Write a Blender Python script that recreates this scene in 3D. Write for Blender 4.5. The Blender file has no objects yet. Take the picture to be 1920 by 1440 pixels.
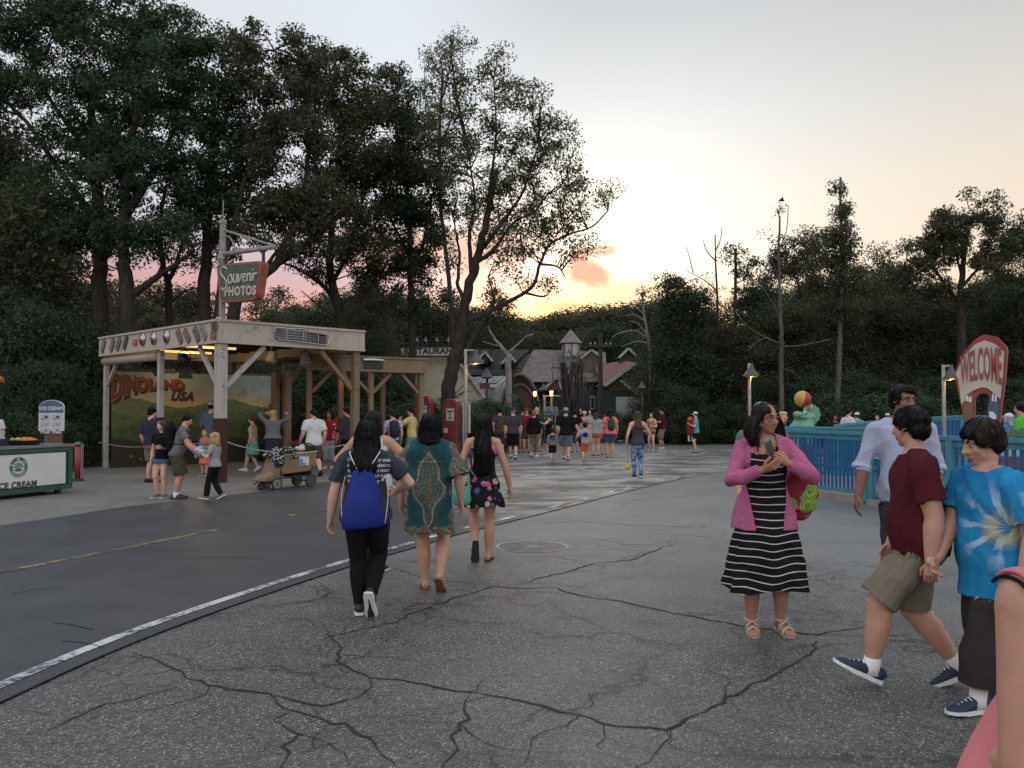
import bpy, bmesh, math, random
import numpy as np
from mathutils import Vector, Matrix, noise
from mathutils.bvhtree import BVHTree
V = Vector
R = math.radians
PI = math.pi
random.seed(7)
SC = bpy.context.scene
COL = SC.collection
# ------------------------------------------------------------------ camera
F = 1596.0
CAMH = 1.62
PITCH = math.atan(48.0 / F)
cam_d = bpy.data.cameras.new('camera')
cam = bpy.data.objects.new('camera', cam_d)
COL.objects.link(cam)
cam_d.sensor_width = 36.0
cam_d.lens = 36.0 * F / 1920.0
cam_d.clip_start = 0.05
cam_d.clip_end = 2000.0
cam.location = (0, 0, CAMH)
cam.rotation_euler = (PI / 2 + PITCH, 0, 0)
SC.camera = cam
# ------------------------------------------------------------------ sky and sun (dusk, the sun low behind the trees ahead)
SUN_AZ, SUN_EL = R(1.4), R(5.6)
SUND = V((math.sin(SUN_AZ) * math.cos(SUN_EL), math.cos(SUN_AZ) * math.cos(SUN_EL), math.sin(SUN_EL)))
world = bpy.data.worlds.new('World')
SC.world = world
world.use_nodes = True
def build_world():
 nt = world.node_tree
 nt.nodes.clear()
 N, L = nt.nodes.new, nt.links.new
 out = N('ShaderNodeOutputWorld')
 bg = N('ShaderNodeBackground')
 bg.inputs['Strength'].default_value = 0.1
 L(bg.outputs[0], out.inputs[0])
 sky = N('ShaderNodeTexSky')
 sky.sky_type = 'NISHITA'
 sky.sun_disc = False
 sky.sun_elevation = SUN_EL
 sky.sun_rotation = SUN_AZ
 sky.air_density = 1.2
 sky.dust_density = 3.0
 tc = N('ShaderNodeTexCoord')
 nrm = N('ShaderNodeVectorMath'); nrm.operation = 'NORMALIZE'
 L(tc.outputs['Generated'], nrm.inputs[0])
 D = nrm.outputs[0]
 sep = N('ShaderNodeSeparateXYZ'); L(D, sep.inputs[0])
 def ramp(src, stops):
  r = N('ShaderNodeValToRGB')
  L(src, r.inputs[0])
  e = r.color_ramp.elements
  e[0].position, e[0].color = stops[0][0], (*stops[0][1], 1)
  e[1].position, e[1].color = stops[1][0], (*stops[1][1], 1)
  for p, c in stops[2:]:
   k = e.new(p); k.color = (*c, 1)
  return r.outputs[0]
 def mrange(src, a, b, c=0.0, d=1.0, smooth=True):
  m = N('ShaderNodeMapRange')
  if smooth:
   m.interpolation_type = 'SMOOTHSTEP'
  L(src, m.inputs[0])
  for i, x in enumerate((a, b, c, d)):
   m.inputs[1 + i].default_value = x
  return m.outputs[0]
 def math2(op, a, b):
  m = N('ShaderNodeMath'); m.operation = op
  for i, x in enumerate((a, b)):
   if isinstance(x, (int, float)):
    m.inputs[i].default_value = x
   else:
    L(x, m.inputs[i])
  return m.outputs[0]
 def mix(f, a, b, mode='MIX'):
  m = N('ShaderNodeMix'); m.data_type = 'RGBA'; m.blend_type = mode; m.clamp_factor = False
  if isinstance(f, (int, float)):
   m.inputs[0].default_value = f
  else:
   L(f, m.inputs[0])
  for i, x in ((6, a), (7, b)):
   if isinstance(x, tuple):
    m.inputs[i].default_value = (*x, 1)
   else:
    L(x, m.inputs[i])
  return m.outputs[2]
 z = sep.outputs[2]
 # noise that breaks the bands of cloud
 mp = N('ShaderNodeMapping'); mp.inputs['Scale'].default_value = (5, 5, 22)
 L(D, mp.inputs[0])
 nz = N('ShaderNodeTexNoise'); nz.inputs['Scale'].default_value = 1.0; nz.inputs['Detail'].default_value = 5
 L(mp.outputs[0], nz.inputs['Vector'])
 zn = math2('ADD', z, math2('MULTIPLY', math2('SUBTRACT', nz.outputs[0], 0.5), 0.06))
 left = ramp(zn, [(0.0, (.82, .34, .19)), (.075, (.82, .36, .27)), (.115, (.74, .37, .34)), (.155, (.60, .43, .48)), (.20, (.66, .63, .69)), (.26, (.72, .75, .80)),
      (.43, (.75, .79, .85)), (.75, (.95, 1.02, 1.15)), (1.0, (.98, 1.08, 1.25))])
 right = ramp(z, [(0.0, (.96, .66, .42)), (.10, (.97, .76, .56)), (.17, (.95, .78, .61)), (.24, (.88, .76, .63)), (.32, (.74, .70, .65)),
      (.44, (.56, .565, .575)), (.75, (.88, .94, 1.06)), (1.0, (.98, 1.08, 1.25))])  # zenith stops of both ramps are brightened as fill from above
 base = mix(mrange(sep.outputs[0], -.16, .10), left, right)
 # the side of the sky behind the camera: bluer, and brightened as added fill
 base = mix(mrange(sep.outputs[1], .35, -.55), base, ramp(z, [(0.0, (.95, .92, .98)), (.2, (1.30, 1.24, 1.30)), (.5, (1.28, 1.30, 1.42)), (1.0, (.98, 1.08, 1.25))]))
 # glow round the low sun
 dt = N('ShaderNodeVectorMath'); dt.operation = 'DOT_PRODUCT'
 L(D, dt.inputs[0]); dt.inputs[1].default_value = V((math.sin(R(7)) * math.cos(R(9)), math.cos(R(7)) * math.cos(R(9)), math.sin(R(9))))
 dm = math2('MAXIMUM', dt.outputs['Value'], 0.0)
 g1 = math2('POWER', dm, 24.0)
 g2 = math2('POWER', dm, 140.0)
 base = mix(1.0, base, mix(g1, (0, 0, 0), (.20, .29, .36)), 'ADD')
 base = mix(1.0, base, mix(g2, (0, 0, 0), (.34, .36, .22)), 'ADD')
 dt2 = N('ShaderNodeVectorMath'); dt2.operation = 'DOT_PRODUCT'
 L(D, dt2.inputs[0]); dt2.inputs[1].default_value = SUND
 g3 = math2('POWER', math2('MAXIMUM', dt2.outputs['Value'], 0.0), 170.0)
 base = mix(1.0, base, mix(g3, (0, 0, 0), (.75, .20, -.10)), 'ADD')
 g5 = math2('POWER', math2('MAXIMUM', dt2.outputs['Value'], 0.0), 2200.0)
 base = mix(1.0, base, mix(g5, (0, 0, 0), (4.0, 1.7, .2)), 'ADD')
 # the low band under the glow is yellow
 band = math2('MULTIPLY', mrange(z, .175, .10), math2('MULTIPLY', g1, mrange(sep.outputs[0], -.10, .06)))
 base = mix(math2('MULTIPLY', band, .85), base, (1.10, .74, .33))
 # small pink clouds standing in the glow
 def cloud(az, el, sx, sz, col, amt, nsc=30.0, dist=1.1, seed=0.0):
  nonlocal base
  c = V((math.sin(R(az)) * math.cos(R(el)), math.cos(R(az)) * math.cos(R(el)), math.sin(R(el))))
  sb = N('ShaderNodeVectorMath'); sb.operation = 'SUBTRACT'
  L(D, sb.inputs[0]); sb.inputs[1].default_value = c
  sc_ = N('ShaderNodeVectorMath'); sc_.operation = 'MULTIPLY'
  L(sb.outputs[0], sc_.inputs[0]); sc_.inputs[1].default_value = (1 / sx, 1 / sx, 1 / sz)
  n2 = N('ShaderNodeTexNoise'); n2.inputs['Scale'].default_value = nsc; n2.inputs['Detail'].default_value = 6
  off = N('ShaderNodeVectorMath'); off.operation = 'ADD'; L(D, off.inputs[0]); off.inputs[1].default_value = (seed, 0, 0)
  L(off.outputs[0], n2.inputs['Vector'])
  ln = N('ShaderNodeVectorMath'); ln.operation = 'LENGTH'; L(sc_.outputs[0], ln.inputs[0])
  v = math2('ADD', ln.outputs['Value'], math2('MULTIPLY', math2('SUBTRACT', n2.outputs[0], .5), 2 * dist))
  base = mix(mrange(v, 1.55, .45, 0, amt), base, col)
 cloud(5.0, 9.3, .026, .017, (.90, .45, .33), .95, 34, 1.25, 0)
 cloud(5.9, 10.6, .020, .006, (.92, .52, .40), .85, 40, 1.0, 3)
 cloud(3.6, 6.9, .030, .0045, (1.0, .66, .30), .7, 40, .8, 5)
 cloud(8.8, 7.9, .050, .010, (1.0, .74, .42), .5, 30, 1.0, 7)
 cloud(-6.0, 10.5, .10, .028, (.84, .44, .34), .7, 14, 1.3, 9)
 base = mix(math2('GREATER_THAN', z, -.002), (.05, .05, .05), base)
 lit = mix(1.0, base, (6.0, 6.0, 6.0), 'MULTIPLY')
 sk = mix(1.0, sky.outputs[0], (.025, .025, .025), 'MULTIPLY')
 L(mix(1.0, lit, sk, 'ADD'), bg.inputs['Color'])
build_world()
sun_d = bpy.data.lights.new('sun', 'SUN')
sun_d.energy = 0.4
sun_d.angle = R(2.0)
sun_d.color = (1.0, .62, .32)
sun = bpy.data.objects.new('sun', sun_d)
COL.objects.link(sun)
sun.location = (0, 60, 30)
sun.rotation_euler = SUND.to_track_quat('Z', 'Y').to_euler()
SC.view_settings.view_transform = 'Standard'
SC.view_settings.look = 'None'
SC.view_settings.exposure = 0.7
SC.view_settings.gamma = 1.0
SC.view_settings.use_curve_mapping = False
SC.render.engine = 'CYCLES'
SC.cycles.max_bounces = 6
SC.cycles.diffuse_bounces = 3
SC.cycles.transparent_max_bounces = 6
SC.cycles.use_denoising = True
# ------------------------------------------------------------------ helpers
_f = V((0, math.cos(PITCH), math.sin(PITCH)))
_u = V((0, -math.sin(PITCH), math.cos(PITCH)))
def ray(px, py):
 return V((1, 0, 0)) * ((px - 960) / F) + _u * ((720 - py) / F) + _f
def G(px, py, z=0.0):
 """The point of the ground (height z) seen at this place of the photograph."""
 r = ray(px, py)
 t = (z - CAMH) / r.z
 return V((r.x * t, r.y * t, z))
def P(px, py, d):
 """The point at distance d (metres along +y) seen at this place of the photograph."""
 r = ray(px, py)
 t = d / r.y
 return V((r.x * t, d, CAMH + r.z * t))
def lerp(a, b, t):
 return a + (b - a) * t
def lin(c):
 """sRGB 0..255 to linear."""
 return tuple((x / 255 / 12.92) if x / 255 <= .04045 else ((x / 255 + .055) / 1.055) ** 2.4 for x in c)
class MB:
 def __init__(s):
  s.v, s.f, s.m, s.mi = [], [], [], 0
 def add(s, vs, fs):
  n = len(s.v)
  s.v += [tuple(v) for v in vs]
  s.f += [tuple(i + n for i in f) for f in fs]
  s.m += [s.mi] * len(fs)
  return s
 def box(s, c, sz, M=None):
  x, y, z = sz[0] / 2, sz[1] / 2, sz[2] / 2
  vs = [V(p) for p in ((-x, -y, -z), (x, -y, -z), (x, y, -z), (-x, y, -z), (-x, -y, z), (x, -y, z), (x, y, z), (-x, y, z))]
  if M is not None:
   vs = [M @ v for v in vs]
  c = V(c)
  return s.add([v + c for v in vs], [(0, 3, 2, 1), (4, 5, 6, 7), (0, 1, 5, 4), (1, 2, 6, 5), (2, 3, 7, 6), (3, 0, 4, 7)])
 def bar(s, p, q, w, h, up=(0, 0, 1)):
  p, q = V(p), V(q)
  d = q - p
  y = d.normalized()
  x = y.cross(V(up))
  if x.length < 1e-5:
   x = y.cross(V((0, 1, 0)))
  x.normalize()
  z = x.cross(y)
  M = Matrix((x, y, z)).transposed()
  return s.box((p + q) / 2, (w, d.length, h), M)
 def tube(s, pts, rad, n=8, ref=None, rnd=False, closed=False):
  pts = [V(p) for p in pts]
  k = len(pts)
  if not isinstance(rad, (list, tuple)):
   rad = [rad] * k
  rad = [(r, r) if not isinstance(r, (list, tuple)) else r for r in rad]
  T = []
  for i in range(k):
   if closed:
    t = pts[(i + 1) % k] - pts[i - 1]
   else:
    t = pts[min(i + 1, k - 1)] - pts[max(i - 1, 0)]
   T.append(t.normalized() if t.length > 1e-9 else V((0, 0, 1)))
  if ref is None:
   ref = V((1, 0, 0)) if abs(T[0].x) < .8 else V((0, 0, 1))
  X = V(ref)
  rings = []
  for i in range(k):
   X = X - T[i] * X.dot(T[i])
   if X.length < 1e-6:
    X = T[i].orthogonal()
   X.normalize()
   Y = T[i].cross(X)
   rings.append((pts[i], X.copy(), Y, rad[i]))
  if rnd and not closed:
   a, b = rings[0], rings[-1]
   pre, post = [], []
   for e in (.92, .65, .3):
    c = math.sqrt(1 - e * e)
    ra = min(a[3])
    pre.append((a[0] - T[0] * ra * e, a[1], a[2], (a[3][0] * c, a[3][1] * c)))
   for e in (.3, .65, .92):
    c = math.sqrt(1 - e * e)
    rb = min(b[3])
    post.append((b[0] + T[-1] * rb * e, b[1], b[2], (b[3][0] * c, b[3][1] * c)))
   rings = pre + rings + post
  vs, fs = [], []
  cs = [(math.cos(2 * PI * j / n), math.sin(2 * PI * j / n)) for j in range(n)]
  for c, x, y, r in rings:
   vs += [c + x * (r[0] * a) + y * (r[1] * b) for a, b in cs]
  m = len(rings)
  for i in range(m if closed else m - 1):
   i2 = (i + 1) % m
   for j in range(n):
    j2 = (j + 1) % n
    fs.append((i * n + j, i * n + j2, i2 * n + j2, i2 * n + j))
  if not closed:
   fs.append(tuple(range(n - 1, -1, -1)))
   fs.append(tuple((m - 1) * n + j for j in range(n)))
  return s.add(vs, fs)
 def ell(s, c, r, M=None, n=14, k=8):
  c = V(c)
  if not isinstance(r, (list, tuple)):
   r = (r, r, r)
  vs, fs = [], []
  for i in range(1, k):
   a = PI * i / k
   for j in range(n):
    b = 2 * PI * j / n
    vs.append(V((r[0] * math.sin(a) * math.cos(b), r[1] * math.sin(a) * math.sin(b), r[2] * math.cos(a))))
  vs += [V((0, 0, r[2])), V((0, 0, -r[2]))]
  for i in range(k - 2):
   for j in range(n):
    j2 = (j + 1) % n
    fs.append((i * n + j, (i + 1) * n + j, (i + 1) * n + j2, i * n + j2))
  t, b = len(vs) - 2, len(vs) - 1
  for j in range(n):
   j2 = (j + 1) % n
   fs.append((t, j, j2))
   fs.append((b, (k - 2) * n + j2, (k - 2) * n + j))
  if M is not None:
   vs = [M @ v for v in vs]
  return s.add([v + c for v in vs], fs)
 def prism(s, pts, o, ux, uy, depth):
  """2-D outline (counter-clockwise seen against ux x uy) extruded by depth along ux x uy."""
  o, ux, uy = V(o), V(ux), V(uy)
  w = ux.cross(uy).normalized() * depth
  n = len(pts)
  a = [o + ux * p[0] + uy * p[1] for p in pts]
  vs = a + [v + w for v in a]
  fs = [tuple(range(n - 1, -1, -1)), tuple(range(n, 2 * n))]
  fs += [(i, (i + 1) % n, n + (i + 1) % n, n + i) for i in range(n)]
  return s.add(vs, fs)
 def lathe(s, prof, c=(0, 0, 0), n=16, M=None):
  c = V(c)
  vs, fs = [], []
  m = len(prof)
  for r, z in prof:
   for j in range(n):
    a = 2 * PI * j / n
    vs.append(V((r * math.cos(a), r * math.sin(a), z)))
  for i in range(m - 1):
   for j in range(n):
    j2 = (j + 1) % n
    fs.append((i * n + j, i * n + j2, (i + 1) * n + j2, (i + 1) * n + j))
  fs.append(tuple(range(n - 1, -1, -1)))
  fs.append(tuple((m - 1) * n + j for j in range(n)))
  if M is not None:
   vs = [M @ v for v in vs]
  return s.add([v + c for v in vs], fs)
 def ring(s, c, ux, uy, r0, r1, n=32):
  c, ux, uy = V(c), V(ux), V(uy)
  vs, fs = [], []
  for j in range(n):
   a = 2 * PI * j / n
   d = ux * math.cos(a) + uy * math.sin(a)
   vs += [c + d * r0, c + d * r1]
  for j in range(n):
   k = (j + 1) % n
   fs.append((2 * j, 2 * j + 1, 2 * k + 1, 2 * k))
  return s.add(vs, fs)
 def quad(s, a, b, c, d):
  return s.add([a, b, c, d], [(0, 1, 2, 3)])
 def mesh(s, name='m'):
  me = bpy.data.meshes.new(name)
  me.from_pydata(s.v, [], s.f)
  me.update()
  return me
def link(name, me, mat=None, parent=None, smooth=False):
 o = bpy.data.objects.new(name, me)
 COL.objects.link(o)
 if mat is not None:
  for m in (mat if isinstance(mat, (list, tuple)) else [mat]):
   me.materials.append(m)
 if parent is not None:
  o.parent = parent
 if smooth:
  me.polygons.foreach_set('use_smooth', [True] * len(me.polygons))
 return o
def obj(name, mb, mat=None, parent=None, smooth=False):
 me = mb.mesh(name)
 o = link(name, me, mat, parent, smooth)
 if any(mb.m):
  me.polygons.foreach_set('material_index', mb.m)
 return o
def part(name, me_obj, parent):
 """another child sharing the mesh data of me_obj."""
 o = bpy.data.objects.new(name, me_obj.data)
 COL.objects.link(o)
 o.parent = parent
 return o
def tag(o, label, cat, group=None):
 o['label'] = label
 o['category'] = cat
 if group:
  o['group'] = group
 return o
def thing(name, label, cat, loc=(0, 0, 0), rz=0.0, group=None):
 o = bpy.data.objects.new(name, None)
 o.empty_display_size = .1
 COL.objects.link(o)
 o.location = loc
 o.rotation_euler = (0, 0, rz)
 return tag(o, label, cat, group)
def struct(o):
 o['kind'] = 'structure'
 return o
def copy_tree(o, parent=None):
 c = o.copy()
 COL.objects.link(c)
 c.parent = parent
 for ch in [x for x in KIDS.get(o.name, [])] or list(o.children):
  copy_tree(ch, c)
 return c
KIDS = {}
def bez(p0, p1, p2, p3, n=12):
 p0, p1, p2, p3 = V(p0), V(p1), V(p2), V(p3)
 out = []
 for i in range(n + 1):
  t = i / n
  u = 1 - t
  out.append(p0 * u ** 3 + p1 * 3 * u * u * t + p2 * 3 * u * t * t + p3 * t ** 3)
 return out
def smooth_path(pts, k=4):
 """Catmull-Rom through the points."""
 pts = [V(p) for p in pts]
 if len(pts) < 3:
  return pts
 q = [pts[0] * 2 - pts[1]] + pts + [pts[-1] * 2 - pts[-2]]
 out = []
 for i in range(1, len(q) - 2):
  for j in range(k):
   t = j / k
   a, b, c, d = q[i - 1], q[i], q[i + 1], q[i + 2]
   out.append(.5 * ((2 * b) + (c - a) * t + (2 * a - 5 * b + 4 * c - d) * t * t + (3 * b - a - 3 * c + d) * t ** 3))
 out.append(pts[-1])
 return out
# ------------------------------------------------------------------ materials
MATS = {}
class NT:
 """small wrapper round a material's nodes."""
 def __init__(s, name):
  s.mat = bpy.data.materials.new(name)
  s.mat.use_nodes = True
  s.nt = s.mat.node_tree
  s.b = s.nt.nodes['Principled BSDF']
  s.tc = None
 def n(s, t, **kw):
  x = s.nt.nodes.new(t)
  for k, v in kw.items():
   setattr(x, k, v)
  return x
 def l(s, a, b):
  s.nt.links.new(a, b)
 def put(s, sock, x):
  if isinstance(x, bpy.types.NodeSocket):
   s.l(x, sock)
  elif isinstance(x, (tuple, list)) and len(x) == 3 and sock.type == 'RGBA':
   sock.default_value = (*x, 1)
  else:
   sock.default_value = x
 def co(s, kind='Object'):
  if s.tc is None:
   s.tc = s.n('ShaderNodeTexCoord')
  return s.tc.outputs[kind]
 def map(s, vec, scale=(1, 1, 1), loc=(0, 0, 0), rot=(0, 0, 0)):
  m = s.n('ShaderNodeMapping')
  s.l(vec, m.inputs[0])
  m.inputs['Scale'].default_value = scale if isinstance(scale, (tuple, list)) else (scale,) * 3
  m.inputs['Location'].default_value = loc
  m.inputs['Rotation'].default_value = rot
  return m.outputs[0]
 def noise(s, scale, vec=None, detail=3, rough=.55, col=False):
  x = s.n('ShaderNodeTexNoise')
  x.inputs['Scale'].default_value = scale
  x.inputs['Detail'].default_value = detail
  x.inputs['Roughness'].default_value = rough
  s.l(vec if vec is not None else s.co(), x.inputs['Vector'])
  return x.outputs[1 if col else 0]
 def voro(s, scale, vec=None, feature='F1', out=0, rand=1.0):
  x = s.n('ShaderNodeTexVoronoi', feature=feature)
  x.inputs['Scale'].default_value = scale
  x.inputs['Randomness'].default_value = rand
  s.l(vec if vec is not None else s.co(), x.inputs['Vector'])
  return x.outputs[out]
 def m(s, op, a, b=0.0, c=None):
  x = s.n('ShaderNodeMath', operation=op)
  s.put(x.inputs[0], a)
  s.put(x.inputs[1], b)
  if c is not None:
   s.put(x.inputs[2], c)
  return x.outputs[0]
 def mr(s, v, a, b, c=0.0, d=1.0):
  x = s.n('ShaderNodeMapRange')
  s.put(x.inputs[0], v)
  for i, q in enumerate((a, b, c, d)):
   x.inputs[1 + i].default_value = q
  return x.outputs[0]
 def mix(s, f, a, b, mode='MIX'):
  x = s.n('ShaderNodeMix', data_type='RGBA', blend_type=mode)
  s.put(x.inputs[0], f)
  s.put(x.inputs[6], a)
  s.put(x.inputs[7], b)
  return x.outputs[2]
 def ramp(s, v, stops, const=False):
  x = s.n('ShaderNodeValToRGB')
  s.l(v, x.inputs[0])
  if const:
   x.color_ramp.interpolation = 'CONSTANT'
  e = x.color_ramp.elements
  e[0].position, e[0].color = stops[0][0], (*stops[0][1], 1)
  e[1].position, e[1].color = stops[1][0], (*stops[1][1], 1)
  for p, c in stops[2:]:
   e.new(p).color = (*c, 1)
  return x.outputs[0]
 def sep(s, v):
  x = s.n('ShaderNodeSeparateXYZ')
  s.l(v, x.inputs[0])
  return x.outputs
 def bump(s, h, strength=.3, dist=.01):
  x = s.n('ShaderNodeBump')
  x.inputs['Strength'].default_value = strength
  x.inputs['Distance'].default_value = dist
  s.l(h, x.inputs['Height'])
  s.l(x.outputs[0], s.b.inputs['Normal'])
 def done(s, col=None, rough=None, metal=None, spec=None):
  if col is not None:
   s.put(s.b.inputs['Base Color'], col)
  if rough is not None:
   s.put(s.b.inputs['Roughness'], rough)
  if metal is not None:
   s.put(s.b.inputs['Metallic'], metal)
  if spec is not None:
   s.b.inputs['Specular IOR Level'].default_value = spec
  return s.mat
def scale3(c, k):
 return tuple(min(1, x * k) for x in c)
def M_(name, col, rough=.6, var=.15, sc=6.0, bump=.0, bsc=None, metal=0.0, spec=None):
 """plain material with noise in its colour (var) and relief (bump); kept by name."""
 if name in MATS:
  return MATS[name]
 t = NT(name)
 c = col
 if var:
  a = t.noise(sc, detail=4)
  c = t.mix(t.mr(a, .3, .7), scale3(col, 1 - var), scale3(col, 1 + var))
 if bump:
  t.bump(t.noise(bsc or sc * 6, detail=3), bump, .01)
 MATS[name] = t.done(c, rough, metal, spec)
 return MATS[name]
def cloth(name, col, var=.12, spec=.12):
 if name in MATS:
  return MATS[name]
 t = NT(name)
 a = t.noise(9.0, detail=4)
 c = t.mix(t.mr(a, .3, .7), scale3(col, 1 - var), scale3(col, 1 + var))
 f = t.noise(260.0, detail=1)
 c = t.mix(t.mr(f, .2, .8, 0, .35), c, scale3(col, .55))
 t.bump(t.noise(34.0, detail=3), .35, .012)
 MATS[name] = t.done(c, .88, 0, spec)
 return MATS[name]
def glow(name, col, strength):
 t = NT(name)
 t.b.inputs['Emission Color'].default_value = (*col, 1)
 t.b.inputs['Emission Strength'].default_value = strength
 return t.done(col, .5)
def wood_paint(name, col, wear, amt=.5):
 """weathered painted timber: the grain shows, dark streaks run down."""
 if name in MATS:
  return MATS[name]
 t = NT(name)
 g = t.noise(1.0, t.map(t.co(), (40, 40, 3)), 4)
 st = t.noise(1.0, t.map(t.co(), (9, 9, .8)), 5, .65)
 sp = t.noise(3.0, detail=6, rough=.7)
 c = t.mix(t.mr(g, .35, .75), scale3(col, .86), scale3(col, 1.1))
 c = t.mix(t.m('MULTIPLY', t.mr(st, .5, .75), amt), c, wear)
 c = t.mix(t.m('MULTIPLY', t.mr(sp, .58, .7), amt), c, scale3(wear, .7))
 t.bump(g, .25, .01)
 MATS[name] = t.done(c, .75, 0, .25)
 return MATS[name]
TXT = {}
def text_mesh(s, size=1.0, bold=0.0, shear=0.0, depth=0.0, align='CENTER', space=1.0, track=1.0):
 """flat lettering in the x-z plane of its own (x right, y up in 2-D); returns a mesh."""
 cu = bpy.data.curves.new('lettering', 'FONT')
 cu.body = s
 cu.size = size
 cu.align_x = align
 cu.align_y = 'CENTER'
 cu.offset = bold
 cu.shear = shear
 cu.extrude = depth
 cu.space_line = space
 cu.space_character = track
 cu.resolution_u = 3
 o = bpy.data.objects.new('lettering', cu)
 TMP.collection.objects.link(o)
 TMP.view_layers[0].update()
 dg = TMP.view_layers[0].depsgraph
 me = bpy.data.meshes.new_from_object(o.evaluated_get(dg))
 bpy.data.objects.remove(o)
 bpy.data.curves.remove(cu)
 return me
TMP = bpy.data.scenes.new('tmp')
def frame(o, ux, uy):
 """matrix that carries the x-y plane to the plane at o spanned by ux, uy."""
 ux, uy = V(ux).normalized(), V(uy)
 w = ux.cross(uy).normalized()
 uy = w.cross(ux)
 M = Matrix((ux, uy, w)).transposed().to_4x4()
 M.translation = V(o)
 return M
def lettering(s, o, ux, uy, size, mat, parent=None, name='lettering', warp=None, **kw):
 """raised or flat letters standing on the plane at o (3-D, in the parent's frame); warp(x, y) -> x, y bends them."""
 me = text_mesh(s, size, **kw)
 if warp:
  bm = bmesh.new()
  bm.from_mesh(me)
  bmesh.ops.triangulate(bm, faces=bm.faces)
  for v in bm.verts:
   v.co.x, v.co.y = warp(v.co.x, v.co.y)
  bm.to_mesh(me)
  bm.free()
 me.transform(frame(o, ux, uy))
 return link(name, me, mat, parent)
def np_mesh(name, verts, quads):
 me = bpy.data.meshes.new(name)
 n, k = len(verts), len(quads)
 w = quads.shape[1]
 me.vertices.add(n)
 me.vertices.foreach_set('co', np.asarray(verts, dtype=np.float32).ravel())
 me.loops.add(k * w)
 me.loops.foreach_set('vertex_index', np.asarray(quads, dtype=np.int32).ravel())
 me.polygons.add(k)
 me.polygons.foreach_set('loop_start', np.arange(0, k * w, w, dtype=np.int32))
 me.polygons.foreach_set('loop_total', np.full(k, w, dtype=np.int32))
 me.update(calc_edges=True)
 return me
def remesh(mb, vox, it=3, wr=0.0, wk=14.0, seed=0, keep=.0, anis=(1, 1, 1)):
 """one continuous surface round everything in mb; optional cloth folds of depth wr."""
 me = mb.mesh('r')
 o = bpy.data.objects.new('r', me)
 TMP.collection.objects.link(o)
 md = o.modifiers.new('r', 'REMESH')
 md.mode = 'VOXEL'
 md.voxel_size = vox
 TMP.view_layers[0].update()
 dg = TMP.view_layers[0].depsgraph
 m2 = bpy.data.meshes.new_from_object(o.evaluated_get(dg))
 bpy.data.objects.remove(o)
 bpy.data.meshes.remove(me)
 n = len(m2.vertices)
 co = np.empty(n * 3, np.float32)
 m2.vertices.foreach_get('co', co)
 co = co.reshape(-1, 3).astype(np.float64)
 ed = np.empty(len(m2.edges) * 2, np.int32)
 m2.edges.foreach_get('vertices', ed)
 ed = ed.reshape(-1, 2)
 deg = np.bincount(ed.ravel(), minlength=n).astype(np.float64)[:, None]
 deg[deg == 0] = 1
 def lap(x):
  s = np.zeros_like(x)
  for a in range(3):
   s[:, a] = np.bincount(ed[:, 0], x[ed[:, 1], a], n) + np.bincount(ed[:, 1], x[ed[:, 0], a], n)
  return s / deg - x
 for i in range(it):
  co += .55 * lap(co)
  co -= .50 * lap(co)
 if wr:
  m2.vertices.foreach_set('co', co.astype(np.float32).ravel())
  m2.update()
  nr = np.empty(n * 3, np.float32)
  m2.vertices.foreach_get('normal', nr)
  nr = nr.reshape(-1, 3)
  rg = np.random.RandomState(seed)
  d = np.zeros(n)
  for q in range(9):
   k = rg.normal(size=3) * wk * (.5 + 1.3 * rg.rand()) * np.array(anis)
   ph = rg.rand() * 6.28
   arg = co @ k + ph + 1.3 * np.sin(co @ (rg.normal(size=3) * wk * .45) + rg.rand() * 6)
   d += (1 - np.abs(np.sin(arg)) * 2) * (.4 + .6 * rg.rand())
  co += nr * (d / 3.0 * wr)[:, None]
 m2.vertices.foreach_set('co', co.astype(np.float32).ravel())
 m2.update()
 m2.polygons.foreach_set('use_smooth', [True] * len(m2.polygons))
 return m2
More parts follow.
